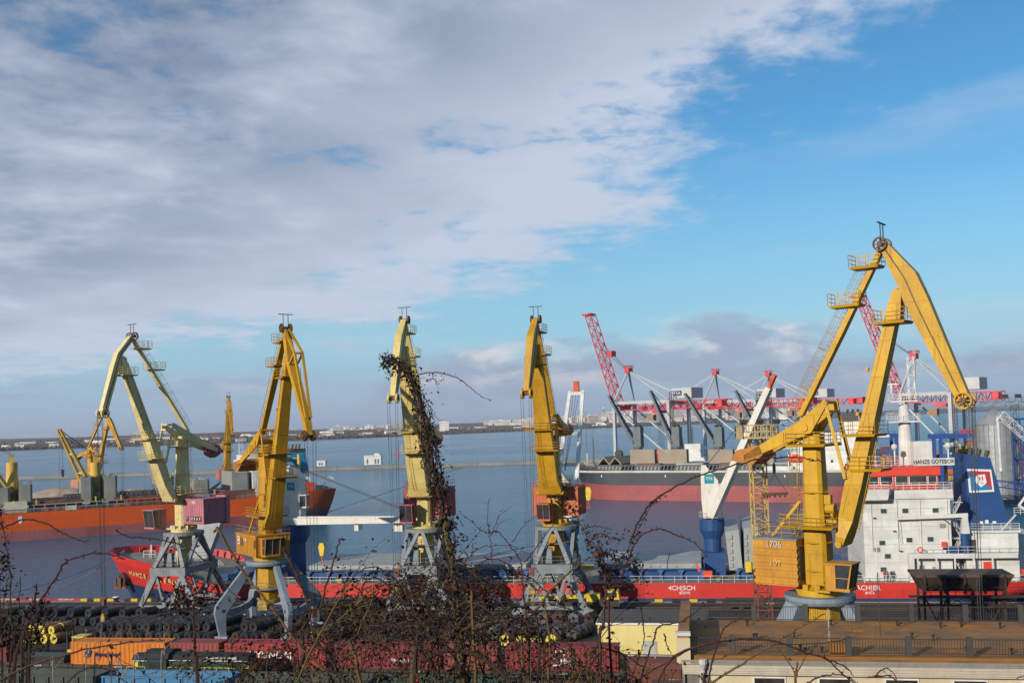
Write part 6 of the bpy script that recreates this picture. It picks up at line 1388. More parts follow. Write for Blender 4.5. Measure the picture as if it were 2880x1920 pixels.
def coil(me, u, w, z, rot, label, grp):
    o = link(bpy.data.objects.new('steel_coil', me)); o.location = Q(u, w, z); o.rotation_euler = (0, 0, QR+rot+random.uniform(-.03, .03)); o.scale = [random.uniform(.92, 1.07)]*3; return tag(o, label, 'steel coil', grp)
random.seed(17); ncoil = 0; ROWN = {}
dirx, diry = sin(-AX), cos(AX)
def row(u, w, n, z, kinds, lab, grp, sp=1.62, rot=AX):
    global ncoil
    for k in range(n):
        q_ = ROWN[lab] = ROWN.get(lab, 0)+(k == 0)
        coil(random.choice(kinds), u+sin(-rot)*sp*k, w+cos(rot)*sp*k, z, rot, (f'{nth(k+1)} in ' if n > 1 else '')+f'{nth(q_)} row from left: '+lab, grp); ncoil += 1
G1 = 'coils of the left yard'
LF, LU, LB_ = 'dark steel coil, front ground tier of left yard', 'dark steel coil, front upper tier of left yard', 'dark steel coil, rear ground tier of left yard'
for k in range(25):      # front field, ground tier
    u = -83.2+k*1.40
    if -65.4 < u < -63 or -57 < u < -55: continue
    row(u, 125.4+random.uniform(-.25, .25), 4 if k % 3 else 5, 0, cmS, LF, G1, 1.72)
for k in range(17):
    u = -82.5+k*1.40
    if -66.5 < u < -62: continue
    row(u, 126.2+random.uniform(-.2, .9), 3+(k % 2), 1.12, cmS[:2], LU, G1, 1.72)
for k in range(26):      # rear field
    u = -106+k*1.62
    row(u, 135.2+random.uniform(-.3, .3), 2, 0, cmS[:2]+cmS[:1], LB_, G1, 1.72)
for k in range(9): row(-105+k*2.8, 136.0, 2, 1.12, cmS[:2], 'dark steel coil, rear upper tier of left yard', G1, 1.72)
mb = MB()
for k in range(27):
    for q in range(4):
        c = Q(-106.3+k*1.62+.35*q, 138.9+q*1.7+random.uniform(-.1, .1), .66); ax_ = Q(sin(-AX), cos(AX)); mb.lathe(c, [(.60, -.78), (.64, -.7), (.64, .7), (.60, .78), (.25, .78), (.25, -.78)], 14, ax_)
tag(part('coil_field', mb, CS, None, True), 'dark mass of steel coils farthest back beside the quay edge', 'steel coils', kind='stuff')
for k in range(4):
    row(-92.3+k*1.5, 123.6, 2, 0, [cmY], 'yellow-ended ochre coil, ground tier', 'yellow-ended coils')
for k in range(3): row(-91.5+k*1.5, 124.0, 2, 1.12, [cmY], 'yellow-ended ochre coil, upper tier', 'yellow-ended coils')
coil(cmY, -85.2, 116.5, 0, radians(20), 'single ochre wrapped coil on the ground beside the dark red container', 'yellow-ended coils')
for k in range(12): row(-62+k*1.6, 138.5+random.uniform(-.5, .5), 2, 0, cmS, 'dark coil behind blue-grey crane legs', G1, 1.72)
G2 = 'coils of the middle yard'
for k in range(9):
    row(-33.5+k*2.05, 128.0+(.5 if k % 2 else 0), 2 if k < 6 else 3, 0, [cmBig[0], cmBig[0], cmBig[1]], 'large steel coil, main middle pile', G2, 1.7, radians(-25))
for k in range(10): row(-22.5+k*2.15, 138.3, 1, 0, [cmBig[k % 2]], 'large coil in single line nearest the quay', G2, 1.7, radians(-18))
for k in range(4): row(-25.2+k*2.0, 124.2, 1, 0, [cmYB], 'yellow-ended coil left of yellow building', G2, 1.6, radians(-10))
for k in range(5): row(13+k*2.2, 128, 2, 0, cmBig, 'coil half hidden behind rear roof fence', G2, 1.6, radians(-30))

for i_, (pa, pb, n_) in enumerate(((185, 283, 9), (345, 470, 10))):      # coils carried on the orange ship's hatches
    for k in range(n_):
        c = LP(bs, pa+(pb-pa)*k/n_, 1400, -8.2); o = link(bpy.data.objects.new('steel_coil', cmBig[0])); q = bs.matrix_basis @ Vector((c.x, -8.2, 11.2)); o.location = q; o.rotation_euler = (0, 0, oz); o.data = cmBig[0]
        tag(o, f'{nth(k+1)} dark coil from left on the '+['left', 'right'][i_]+' hatch of the orange ship', 'steel coil', 'coils on the orange ship')
# ---------------- containers on wagons
def container(name_col, label, u, w, z, L, m, grp='containers on the train', texts=()):
    r = thing('shipping_container', label, 'container', Q(u, w, z), QR, grp)
    W_, H_ = 2.44, 2.6
    b = MB(); n = int(L/.28); prof = []
    for k in range(n*2+1): prof.append((.12+(L-.24)*k/(n*2), .0 if (k//1) % 4 in (0, 1) else .06))
    for y0, s in ((.02, 1), (W_-.02, -1)):
        b.grid([[(x, y0+s*d, z_) for x, d in prof] for z_ in (.16, H_-.12)])
    part('side_panel', b, m, r)
    b = MB(); b.grid([[(x, y, H_-.03-d*.5) for x, d in prof] for y in (.05, W_-.05)]); part('roof_panel', b, m, r)
    b = MB(); b.grid([[(.03, .1+(W_-.2)*k/12, z_) for k in range(13)] for z_ in (.16, H_-.12)]); part('end_panel', b, m, r)
    b = MB(); b.box(L-.08, L-.03, .1, W_-.1, .16, H_-.12)
    for k in range(6): b.box(L-.03, L+.02, .15+k*.37, .34+k*.37, .2, H_-.2)
    part('end_panel', b, m, r)
    b = MB()
    for x in (0, L-.12):
        for y in (0, W_-.12): b.box(x, x+.12, y, y+.12, 0, H_)
    for y in (0, W_-.1): b.box(.12, L-.12, y, y+.1, 0, .16); b.box(.12, L-.12, y, y+.1, H_-.12, H_)
    for x in (0, L-.1): b.box(x, x+.1, .12, W_-.12, 0, .16); b.box(x, x+.1, .12, W_-.12, H_-.12, H_)
    part('frame', b, m, r)
    for s_, x, z_, sz, mm in texts: text(s_, 'lettering', r, (x, -.035, z_), (1, 0, 0), (0, 0, 1), sz, mm, ext=.03)
    return r
COR = mat('container_bright_orange', (.60, .18, .014), (.50, .15, .014), .5, .6, rust=.28, streak=.5)
CRD = mat('container_red', (.33, .035, .04), (.27, .03, .035), .5, .6, rust=.3, streak=.5)
CRB = mat('container_red_brown', (.26, .055, .045), (.2, .045, .04), .5, .6, rust=.3, streak=.5)
CDR = mat('container_maroon', (.20, .025, .03), (.16, .022, .025), .5, .6, rust=.3, streak=.5)
NAVY = mat('letter_navy', (.012, .02, .09))
hc = container('o', 'bright orange container with navy lettering, behind the green locomotive', -74.2, 106.6, 1.35, 12.19, COR, texts=(('Hapag-Lloyd', 4.75, 1.2, .66, NAVY),))
b = MB(); b.prism([(1.75, -.04, .9), (2.5, -.04, .9), (2.75, -.04, 1.65), (2.0, -.04, 1.65)], (0, .06, 0)); o = part('logo', b, mat('logo_blue', (.03, .06, .25)), hc)
b = MB(); b.beam((2.1, -.08, 1.05), (2.4, -.08, 1.5), .02, .09); part('logo_mark', b, WHITEP, o)
container('r', 'dark red container at the far left of the train', -95.6, 107.4, 1.35, 12.19, CDR, texts=(('22G1', 10.4, 1.9, .25, WHITEP),))
container('r', 'short red-brown container right behind the green locomotive', -61.4, 106.6, 1.35, 6.06, CRB)
container('r', 'bright red container with white lettering right of the locomotive', -54.6, 106.6, 1.35, 12.19, CRD, texts=(('HYUNDAI', 5.6, 1.3, 1.15, WHITEP),))
container('r', 'maroon container mostly hidden behind the middle thicket', -41.3, 106.6, 1.35, 12.19, CDR, texts=(('TRITON LAC', 8., .9, .5, WHITEP),))
zc = container('r', 'maroon container with white star lettering, left of the yellow building', -21.8, 106.6, 1.35, 12.19, CDR, texts=(('ZIM', 6.2, .95, 1.25, WHITEP),))
for k, (x, z) in enumerate(((5.5, 2.05), (6.1, 2.15), (6.8, 2.1), (5.7, 1.7), (6.4, 1.75), (7.0, 1.65), (6.5, 2.3))): text('*', 'star', zc, (x, -.035, z-.12), (1, 0, 0), (0, 0, 1), .7, WHITEP)
container('o', 'small orange container between the yellow building and the roof', -2.2, 118.6, .15, 6.06, COR, 'yard odds')
container('r', 'maroon container half hidden in thicket twigs, left of the starred one', -28.8, 106.6, 1.35, 6.06, CRB)
UND = mat('underframe_dark', (.03, .028, .026), (.05, .04, .035), 1.5, .8)
WOOD = mat('wagon_deck', (.07, .055, .04), None, 1, .9)
def bogies(r, L):
    for x in (1.8, L-1.8):
        b = MB(); b.box(x-1.2, x+1.2, .25, 2.2, .5, .85); o = part('bogie', b, UND, r)
        for q in (-.9, .9):
            for y in (.35, 1.95): b = MB(); b.cyl((x+q, y-.07, .60), (x+q, y+.07, .60), .45, n=16); part('wheel', b, UND, o)
def flat_wagon(label, u, w, L, load=None):
    r = thing('flat_wagon', label, 'rail wagon', Q(u, w, .0), QR, 'rail wagons')
    b = MB(); b.box(0, L, 0, 2.5, .95, 1.3); part('deck', b, WOOD, r)
    b = MB(); b.box(.3, L-.3, .35, .6, .62, .95); b.box(.3, L-.3, 1.9, 2.15, .62, .95)
    for k in range(int(L/1.6)): b.box(.5+k*1.6, .62+k*1.6, -.06, 0, .9, 1.45)
    part('underframe', b, UND, r); bogies(r, L)
    if load: b = MB(); [b.box(.6, L-.6, .2+q*.33, .48+q*.33, 1.32+t*.3, 1.58+t*.3) for q in range(6) for t in range(load)]; part('rail_load', b, mat('rail_stack', (.05, .052, .058), None, 2, .45, metal=.5), r)
    text('96722139', 'number', r, (L*.5, -.08, 1.1), (1, 0, 0), (0, 0, 1), .26, WHITEP)
flat_wagon('flat wagon under the bright orange container', -74.6, 106.6, 13.2); flat_wagon('flat wagon under the dark red container at the far left', -96, 107.4, 13.)
flat_wagon('flat wagon loaded with dark rails left of the orange container', -82.6, 106.8, 7.8, 3)
flat_wagon('flat wagon under the red containers behind the locomotive', -61.2, 106.6, 19.2); flat_wagon('flat wagon under the maroon containers behind the thicket', -41.6, 106.6, 19.4); flat_wagon('flat wagon under the starred maroon container', -22, 106.6, 13.)
for k, u in enumerate((-63, -46, 2)): flat_wagon(['dark flat wagon on the quayside track behind the yellow crane legs', 'dark flat wagon on the quayside track left of the middle portal', 'dark flat wagon on the quayside track before the red midship hull'][k], u, 147.9, 13.5, 1)
def gondola(label, u, w, L, m, num, grp='rail wagons', h=2.1):
    r = thing('gondola_wagon', label, 'rail wagon', Q(u, w, 0), QR, grp)
    b = MB()
    for y in (0, 2.7): b.box(0, L, y, y+.1, 1.2, 1.2+h)
    for x in (0, L-.1): b.box(x, x+.1, .1, 2.7, 1.2, 1.2+h)
    b.box(.1, L-.1, .1, 2.7, 1.2, 1.32); part('body', b, m, r)
    n = 8
    for k in range(n+1):
        b = MB(); x = k*(L-.2)/n; b.box(x, x+.2, -.14, -.002, 1.15, 1.2+h); part('side_post', b, m, r)
    for k in range(n):
        b = MB(); x = k*(L-.2)/n+.32; b.box(x, x+(L-.2)/n-.44, -.05, -.003, 1.35, 1.2+h-.3); part('side_door', b, m, r)
    b = MB(); b.box(-.05, L+.05, -.16, .12, 1.2+h, 1.34+h); b.box(-.05, L+.05, 2.68, 2.9, 1.2+h, 1.34+h); b.box(0, L, -.1, 0, 1.0, 1.15); part('top_rail', b, m, r)
    b = MB(); b.box(.3, L-.3, .4, 2.4, .7, 1.18); part('underframe', b, UND, r); bogies(r, L)
    text(num, 'number', r, (L*.38, -.075, 1.9), (1, 0, 0), (0, 0, 1), .62, mat('faded_white', (.42, .42, .40)))
WBL = mat('wagon_blue', (.04, .19, .37), (.05, .15, .28), .8, .7, rust=.3, streak=.4); WGR = mat('wagon_grey_green', (.055, .07, .065), (.04, .05, .045), .8, .75, rust=.25, streak=.4); WBR = mat('wagon_brown', (.14, .045, .03), (.10, .035, .025), .8, .75, rust=.35, streak=.3)
gondola('grey-green open wagon at the bottom left below the orange container', -76.5, 93.6, 13.9, WGR, '56855 326')
gondola('blue open wagon at the bottom below the green locomotive', -61.6, 93.6, 13.9, WBL, '53494704')
gondola('dark open wagon at the bottom hidden by the thicket', -46.8, 93.6, 13.9, WGR, '61234418')
gondola('dark open wagon at the bottom middle behind the thicket stems', -32, 93.6, 13.9, mat('wagon_dark_green', (.03, .07, .05), None, .8, .75, rust=.2), '60117252')
gondola('dark open wagon at the bottom left corner behind leafy twigs', -91.4, 93.6, 13.9, UND, '55014873')
# brown covered wagon and dark tub at the lower right
r = thing('covered_wagon', 'brown covered wagon with ribbed sides left of the cream building', 'rail wagon', Q(-8.2, 100.6, 0), QR, 'rail wagons'); L = 13.8
b = MB(); b.box(0, L, 0, 2.8, 1.2, 3.2); part('body', b, WBR, r)
b = MB(); b.prism([(0, -.1, 3.2), (0, .2, 3.75), (0, .9, 4.1), (0, 1.9, 4.1), (0, 2.6, 3.75), (0, 2.9, 3.2)], (0, 0, 0)) if False else None
b = MB(); b.loft([[(x, y, z) for y, z in ((-.08, 3.2), (.2, 3.75), (.9, 4.05), (1.9, 4.05), (2.6, 3.75), (2.88, 3.2))] for x in (0, L)]); part('roof', b, WBR, r)
for k in range(9): b = MB(); x = k*(L-.2)/8; b.box(x, x+.2, -.12, -.002, 1.2, 3.15); part('side_post', b, WBR, r)
b = MB(); b.rail([(0, .9, 4.05), (L, .9, 4.05)], .25, .05, 3, 1); part('roof_rail', b, mat('rail_white', (.5, .5, .5)), r)
text('9567 1264', 'number', r, (5.5, -.02, 1.95), (1, 0, 0), (0, 0, 1), .68, MATS['faded_white']); bogies(r, L)
r = thing('tub_wagon', 'dark rounded tub wagon in front of the brown wagon at the bottom', 'rail wagon', Q(-4.6, 96.0, 0), QR, 'rail wagons'); b = MB(); b.loft([[(0, 0, 1.0), (8, 0, 1.0), (8, 2.6, 1.0), (0, 2.6, 1.0)], [(-1.0, -.1, 2.4), (9, -.1, 2.4), (9, 2.7, 2.4), (-1.0, 2.7, 2.4)]]); part('tub', b, WBR, r)
b = MB(); b.box(-1.1, 9.1, -.2, .0, 2.35, 2.6); b.box(-1.1, 9.1, 2.6, 2.8, 2.35, 2.6); part('rim', b, UND, r)
for k in range(6): b = MB(); b.beam((.5+k*1.4, -.05, 1.0), (.3+k*1.5, -.16, 2.4), .12, .1); part('side_post', b, WBR, r)
bogies(r, 8)
# ---------------- green shunting locomotive
r = thing('locomotive', 'dark green shunting locomotive with yellow ends before the orange container', 'locomotive', Q(-63.6, 101.0, 0), QR); L = 15.2
LG = mat('loco_green', (.012, .045, .03), (.01, .035, .025), .8, .35, spec=.6); LR = mat('loco_roof', (.028, .031, .035), (.018, .02, .022), 1., .75, spec=.25)
b = MB(); b.box(0, L, 0, 2.8, 1.1, 1.55); part('frame', b, UND, r)
def arch(x0, x1, y0, y1, z0, z1, rise): return MB().loft([[(x, y, z) for y, z in ((y0, z0), (y0, z1), (y0+.25, z1+rise*.7), ((y0+y1)/2-.3, z1+rise), ((y0+y1)/2+.3, z1+rise), (y1-.25, z1+rise*.7), (y1, z1), (y1, z0))] for x in (x0, x1)])
part('hood', arch(4.9, L-.9, .35, 2.45, 1.55, 3.3, .0), LG, r); o = part('hood_roof', arch(4.85, L-.85, .30, 2.5, 3.3, 3.32, .6), LR, r)
part('cab', arch(2.5, 4.9, .02, 2.78, 1.55, 3.45, .0), LG, r); part('cab_roof', arch(2.2, 5.2, -.15, 2.95, 3.45, 3.5, .75), LR, r)
part('short_hood', arch(.7, 2.5, .35, 2.45, 1.55, 3.2, .0), LG, r); part('hood_roof', arch(.6, 2.5, .3, 2.5, 3.2, 3.22, .55), LR, r)
b = MB(); b.box(2.8, 4.5, -.01, .02, 2.45, 3.2); part('window', b, GLASS, r)
b = MB(); b.box(4.9, L-.9, .318, .345, 3.2, 3.27); b.box(.7, 2.5, .318, .345, 3.1, 3.17); part('stripe', b, WHITEP, r)
b = MB(); b.box(L-.95, L-.82, .4, 2.4, 1.6, 3.0); b.box(.6, .72, .5, 2.3, 2.2, 2.9); b.box(.75, 1.35, .30, .33, 2.5, 3.0); part('end_panel', b, SYEL, r)
b = MB(); b.rail([(.1, .08, 1.55), (2.3, .08, 1.55)], 1.0, .035, 1.1, 1); b.rail([(5.1, .08, 1.55), (L-.1, .08, 1.55)], 1.0, .035, 1.4, 1); b.box(0, L, -.02, .0, 1.42, 1.5); part('handrail', b, SYEL, r)
for k in range(7): b = MB(); x = 5.4+k*1.3; b.box(x, x+1.0, .325, .35, 1.9, 2.9); part('side_door', b, LG, r)
b = MB(); b.box(10.2, 12.6, .30, .325, 3.42, 3.42+.01) if False else b.box(9.6, 13.2, .1, .3, 3.38, 3.72); o = part('sign', b, mat('sign_grey', (.28, .30, .30)), r); text('Одеса  Сортувальна', 'lettering', o, (11.4, .08, 3.55), (1, 0, 0), (0, 0, 1), .34, WHITEP)
b = MB(); b.cyl((7, 1.4, 3.8), (7, 1.4, 4.15), .3, n=10); b.cyl((9, 1.4, 3.8), (9, 1.4, 4.1), .25, n=10); part('exhaust_stack', b, UND, r); bogies(r, L)
# ---------------- yellow plant
def vehicle(label, cat, name, u, w, rz, kind):
    r = thing(name, label, cat, Q(u, w, 0), QR+rz)
    YM = mat('plant_yellow', (.62, .46, .03), (.55, .38, .03), 1, .5)
    if kind == 'loader':
        b = MB(); b.box(0, 4.2, 0, 2.2, .7, 1.7); b.hexa([(2.4, .1, 1.7), (4.2, .1, 1.7), (4.2, 2.1, 1.7), (2.4, 2.1, 1.7), (2.4, .1, 2.2), (3.8, .1, 2.0), (3.8, 2.1, 2.0), (2.4, 2.1, 2.2)]); part('body', b, YM, r)
        b = MB(); b.box(.5, 2.2, .2, 2.0, 3.15, 3.3)
        for x in (.55, 2.05):
            for y in (.22, 1.9): b.box(x, x+.1, y, y+.1, 1.7, 3.15)
        o = part('cab', b, YM, r); b = MB(); b.box(.66, 2.04, .3, 1.9, 1.72, 3.14); part('window', b, GLASS, o)
        b = MB(); b.beam((-.3, .5, .4), (-.3, .5, 4.2), .16, .2); b.beam((-.3, 1.7, .4), (-.3, 1.7, 4.2), .16, .2); b.box(-1.6, -.3, .4, .6, .35, .45); b.box(-1.6, -.3, 1.6, 1.8, .35, .45); b.box(-.4, -.2, .4, 1.8, 3.9, 4.2); part('fork_mast', b, UND, r)
        ws = ((.6, .1), (.6, 2.1), (3.4, .1), (3.4, 2.1))
    else:
        b = MB(); b.box(0, 9.5, 0, 2.4, .9, 1.5); b.box(6.2, 9.5, .1, 2.3, 1.5, 1.9); part('body', b, UND, r)
        b = MB(); b.hexa([(7.4, .1, 1.4), (9.6, .1, 1.4), (9.6, 2.3, 1.4), (7.4, 2.3, 1.4), (7.5, .2, 3.1), (9.3, .2, 3.1), (9.3, 2.2, 3.1), (7.5, 2.2, 3.1)]); o = part('cab', b, YM, r); b = MB(); b.box(7.75, 9.1, .10, .16, 2.2, 2.9); part('window', b, GLASS, o)
        b = MB(); b.beam((6.2, 1.2, 2.3), (-2.5, 1.2, 1.9), .5, .6, .35, .4); part('telescopic_boom', b, YM, r); b = MB(); b.box(4.6, 6.6, .4, 2.0, 1.5, 2.6); part('superstructure', b, YM, r)
        ws = ((1, .15), (2.3, .15), (8.2, .15), (1, 2.25), (2.3, 2.25), (8.2, 2.25))
    for x, y in ws: b = MB(); b.cyl((x, y-.2, .5), (x, y+.2, .5), .5, n=16); part('wheel', b, KB, r)
vehicle('yellow forklift loader parked behind the left end of the orange container', 'forklift', 'forklift', -78.6, 112.2, 0, 'loader')
vehicle('yellow truck crane with lowered boom under the ochre crane portal', 'truck crane', 'truck_crane', -22.2, 146.2, 0, 'crane')
r = thing('steel_plate_stack', 'flat stack of brown steel plates between the coils and the orange container', 'plate stack', Q(-70, 119.5, 0), QR)
for k in range(5): b = MB(); b.box(.1*k, 9-.15*k, .05*k, 3.2, k*.16+.05, k*.16+.19); part('plate', b, mat('plate_rust', (.10, .075, .055), (.15, .11, .08), .6, .7), r)
# ---------------- yellow building
r = thing('substation', 'plain pale yellow flat-roofed building among the coils', 'building', Q(-13.2, 120.6, 0), QR)
YW = mat('wall_pale_yellow', (.66, .56, .22), (.60, .50, .20), .5, .85, streak=.15)
b = MB(); b.box(0, 13, 0, 8.5, 0, 3.6); part('wall', b, YW, r); b = MB(); b.box(-.15, 13.15, -.15, 8.65, 3.6, 3.72); part('roof', b, mat('roof_felt', (.09, .085, .08), None, .8, .9), r)
b = MB(); b.box(-.18, 13.18, -.2, -.15, 3.52, 3.74); b.box(-.2, -.15, -.2, 8.65, 3.52, 3.74); part('flashing', b, WHITEP, r)
b = MB(); b.box(5.4, 7.0, -.06, 0, 0, 1.6); o = part('door', b, mat('door_light_grey', (.42, .42, .40)), r); b = MB(); b.prism([(6.0, -.07, .35), (6.4, -.07, .35), (6.2, -.07, .75)], (0, .01, 0)); part('warning_sign', b, SYEL, o)
b = MB(); b.box(5.9, 6.4, -.03, 0, 2.05, 2.2); part('number_plate', b, KR, r)
# ---------------- flood light mast, hopper, spreader
ml = Q(22.6, 104, 0)
mp = W(2128, 1232, ml.y); mastz = mp.z; mbase = (mp.x, ml.y, 0)
mast('light_mast', 'tall lattice floodlight mast, yellow above and rusty below, left of the largest crane', mbase, mastz, 1.35, 34, mat('mast_yellow', (.56, .42, .12), (.45, .30, .10), .8, .65, rust=.3), mat('mast_rust', (.14, .055, .045), (.2, .08, .05), .8, .75), True, 3)
HB = mat('hopper_brown', (.045, .028, .022), (.03, .02, .018), .6, .75, rust=.3)
hp0 = ray(2580, 1680); Dh = 118.; hx = hp0.x/hp0.y*Dh
r = thing('loading_hopper', 'dark brown steel loading hopper on trestle legs before the red stern', 'hopper', (hx, Dh, 0), QR)
Lh = 10.6; zt = W(2700, 1612, Dh).z; zb = W(2700, 1660, Dh).z
b = MB(); b.hexa([(.8, .6, zb), (Lh-.8, .6, zb), (Lh-.8, 4, zb), (.8, 4, zb), (0, 0, zt-.3), (Lh, 0, zt-.3), (Lh, 4.6, zt-.3), (0, 4.6, zt-.3)]); part('bin', b, HB, r)
b = MB(); b.box(-.1, Lh+.1, -.1, 4.7, zt-.3, zt); part('top_plate', b, mat('hopper_top', (.085, .05, .035), (.12, .07, .045), .6, .8), r)
for k in range(5): b = MB(); x = .9+k*(Lh-1.8)/4; b.box(x-.12, x+.12, -.2, 0, zb-.2, zt); part('rib', b, HB, r)
for x in (.9, 3.5, 7.1, Lh-.9):
    for y in (.6, 4.0): b = MB(); b.beam((x, y, 0), (x, y, zb+.4), .28, .28); part('leg', b, HB, r)
for x0, x1 in ((.9, 3.5), (3.5, .9), (7.1, 9.7), (9.7, 7.1)): b = MB(); b.beam((x0, .55, .3), (x1, .55, zb-.6), .14, .16); part('brace', b, HB, r)
b = MB(); b.rail([(0, -.8, zb-.4), (Lh+1.6, -.8, zb-.4)], 1.1, .04, 1.4, 2); b.box(-1.0, Lh+1.6, -.9, .3, zb-.5, zb-.4); b.truss((0, -.4, zb-1.0), (Lh, -.4, zb-1.0), .6, .9, 6, .07); part('walkway', b, HB, r)
# lifting spreader hanging on the crane rope left of the column
sp0 = W(2180, 1388, 97.); r = thing('lifting_beam', 'rusty lifting beam hanging on chains between mast and crane column', 'lifting beam', sp0)
b = MB(); b.box(-1.25, 1.25, -.12, .12, -.15, .12)
for k in range(5): b.box(-1.1+k*.5, -.95+k*.5, -.1, .1, -.35, -.15)
part('beam', b, mat('beam_rust', (.14, .07, .04)), r); b = MB(); b.cyl((-1.2, 0, .1), (0, 0, 1.9), .03, n=4); b.cyl((1.2, 0, .1), (0, 0, 1.9), .03, n=4); b.cyl((-1.2, 0, -.1), (-1.2, 0, -3), .02, n=4); part('chain', b, ROPE, r)
b = MB(); b.prism([(-.12, 0, 2.0), (.12, 0, 2.0), (.14, 0, 2.7), (.06, 0, 3.0), (-.06, 0, 3.0), (-.14, 0, 2.7)], (0, .2, 0)); part('hook', b, HOOKY, r); b = MB(); b.cyl((0, 0, 2.9), (0, 0, 11.6), .025, n=4); part('rope', b, ROPE, r)
# blue sheeted bundles behind the rear fence
BT = mat('tarp_blue', (.05, .13, .28), (.12, .18, .27), 1.2, .5); random.seed(8)
for k in range(7):
    b = MB(); w_ = random.uniform(1.2, 2.6); b.loft([[(-w_, -.9, 0), (w_, -.9, 0), (w_, .9, 0), (-w_, .9, 0)], [(-w_*1.02, -.95, 1.0), (w_, -.9, 1.2), (w_, .9, 1.1), (-w_, .95, 1.0)], [(-w_*.7, -.5, 1.7), (w_*.6, -.5, 1.8), (w_*.7, .5, 1.7), (-w_*.7, .5, 1.6)]])
    solo('sheeted_bundle', b, BT if k % 3 else LBOAT, ('blue' if k % 3 else 'orange')+f' sheeted bundle, {nth(k+1)} from the left behind the rear roof fence', 'cargo bundle', Q(20.5+k*3.3, 112+random.uniform(-2, 2)), QR+random.uniform(-.3, .3), 'sheeted bundles', True)

# ---------------- cream building with the rusty roof, lower right
RFM = mat('roof_rust_coat', (.34, .155, .04), (.20, .115, .055), .45, .85, bump=.5, bsc=3, lo=.42, hi=.6, rust=.25, plates=(9., 1.0), flat=True)
PLAST = mat('plaster_cream', (.56, .48, .33), (.48, .40, .27), .4, .9, bump=.3, bsc=4, streak=.2); CORN = mat('cornice_stucco', (.50, .45, .37), (.42, .37, .30), .6, .9, streak=.4); QUO = mat('rubble_stone', (.22, .20, .18), (.15, .135, .12), .9, .9, bump=.8, bsc=3)
ZR = 13.3
r = thing('harbour_building', 'cream plastered building with rust-brown flat roof at the lower right', 'building', Q(-1.7, 62.6, 0), QR); Lb, Db = 50., 11.4
b = MB(); b.box(1.6, Lb, .35, Db, 0, ZR-1.025); part('wall', b, PLAST, r)
b = MB(); b.box(.0, Lb, .0, Db+.2, ZR-.35, ZR); part('roof', b, RFM, r)
b = MB(); b.box(-.05, Lb, -.3, -.005, ZR-.36, ZR-.14); b.box(-.05, Lb, -.36, -.305, ZR-.2, ZR-.06); part('gutter', b, mat('gutter_zinc', (.20, .195, .19), (.26, .24, .22), .6, .7, rust=.2, streak=.4), r)
for k, (o_, z0, z1) in enumerate(((.05, ZR-.56, ZR-.375), (.12, ZR-.74, ZR-.565), (.19, ZR-.9, ZR-.745), (.26, ZR-1.02, ZR-.905))): b = MB(); b.box(-.02+.02*k, Lb, -.28+o_, .4, z0, z1); part('cornice', b, CORN, r)
random.seed(14)
for k in range(9):
    z = ZR-1.03-k*.62
    for q, (a, c_) in enumerate(((0, .75), (.78, 1.58)) if k % 2 else ((0, .95), (.98, 1.58))): b = MB(); b.box(a+.1, c_+.1-.03, .30+random.uniform(-.03, .02), .6, z-.60, z); part('quoin_stone', b, QUO, r)
b = MB(); b.box(-.02, .12, .05, Db, 0, ZR-.4); part('wall', b, QUO, r)
b = MB(); b.tube([(1.25, -.32, ZR-.4), (1.25, -.3, ZR-.75), (1.1, .15, ZR-1.3), (1.1, .18, ZR-6)], .11, 8); b.lathe((1.25, -.42, ZR-.6), [(.12, 0), (.26, .35), (.26, .6), (.05, .6), (.05, 0)], 10); part('downpipe', b, mat('pipe_light', (.52, .52, .50)), r)
fzb = ZR-1.22
for k in range(9):
    x = 4.2+k*3.82
    b = MB(); b.box(x, x+1.95, .27, .42, fzb-1.9, fzb+.05); f = part('window', b, WHITEP, r)
    b = MB(); b.box(x+.09, x+1.86, .24, .269, fzb-1.8, fzb-.04); part('pane', b, mat('window_dark', (.018, .018, .016), (.06, .055, .045), .5, .15), f)
    b = MB(); b.box(x+.08, x+1.87, .21, .235, fzb-.52, fzb-.45); b.box(x+1.2, x+1.27, .21, .235, fzb-1.8, fzb-.53); part('glazing_bar', b, WHITEP, f)
b = MB(); b.box(-.25, .45, -.25, Db+.2, ZR+.01, ZR+1.38); pa = part('parapet', b, RFM, r)
b = MB(); b.box(-.32, .52, -.33, -.26, ZR-.3, ZR+1.25); part('parapet_face', b, PLAST, pa); b = MB(); b.box(-.36, .56, -.38, .1, ZR+1.385, ZR+1.6); part('coping', b, mat('coping_white', (.62, .61, .58)), pa)
b = MB(); b.box(.5, Lb, .02, .42, ZR+.004, ZR+.13); part('kerb', b, mat('roof_orange_coat', (.30, .13, .02), (.21, .09, .02), .6, .85), r)
random.seed(19)
for k in range(22):
    x = random.uniform(1.5, 30); y = random.choice((1.6, 5.4, 9.6))+random.uniform(-.5, .5); b = MB(); b.cyl((x, y, ZR), (x, y, ZR+.28), .06, n=8); b.cyl((x, y, ZR+.28), (x, y, ZR+.40), .10, n=8); part('vent_pipe', b, KB, r)
for k, (x, y, s) in enumerate(((3.2, 2.0, 1.2), (6.6, 5.6, .9), (9.2, 1.4, .6), (16.8, 2.4, 1.2), (11.5, 8.2, .7), (19, 10.3, 1.6), (14, 10.6, 1.4))):
    b = MB(); b.loft([[(x+cos(a*pi/5)*s, y+sin(a*pi/5)*s*.45, ZR+.002) for a in range(10)], [(x+cos(a*pi/5)*s*.6, y+sin(a*pi/5)*s*.25, ZR+.10) for a in range(10)]]); part('roof_patch', b, MATS['roof_orange_coat'], r)
b = MB(); b.box(8.9, 9.9, .8, 1.5, ZR, ZR+.75); part('roof_hatch', b, MATS['roof_orange_coat'], r)
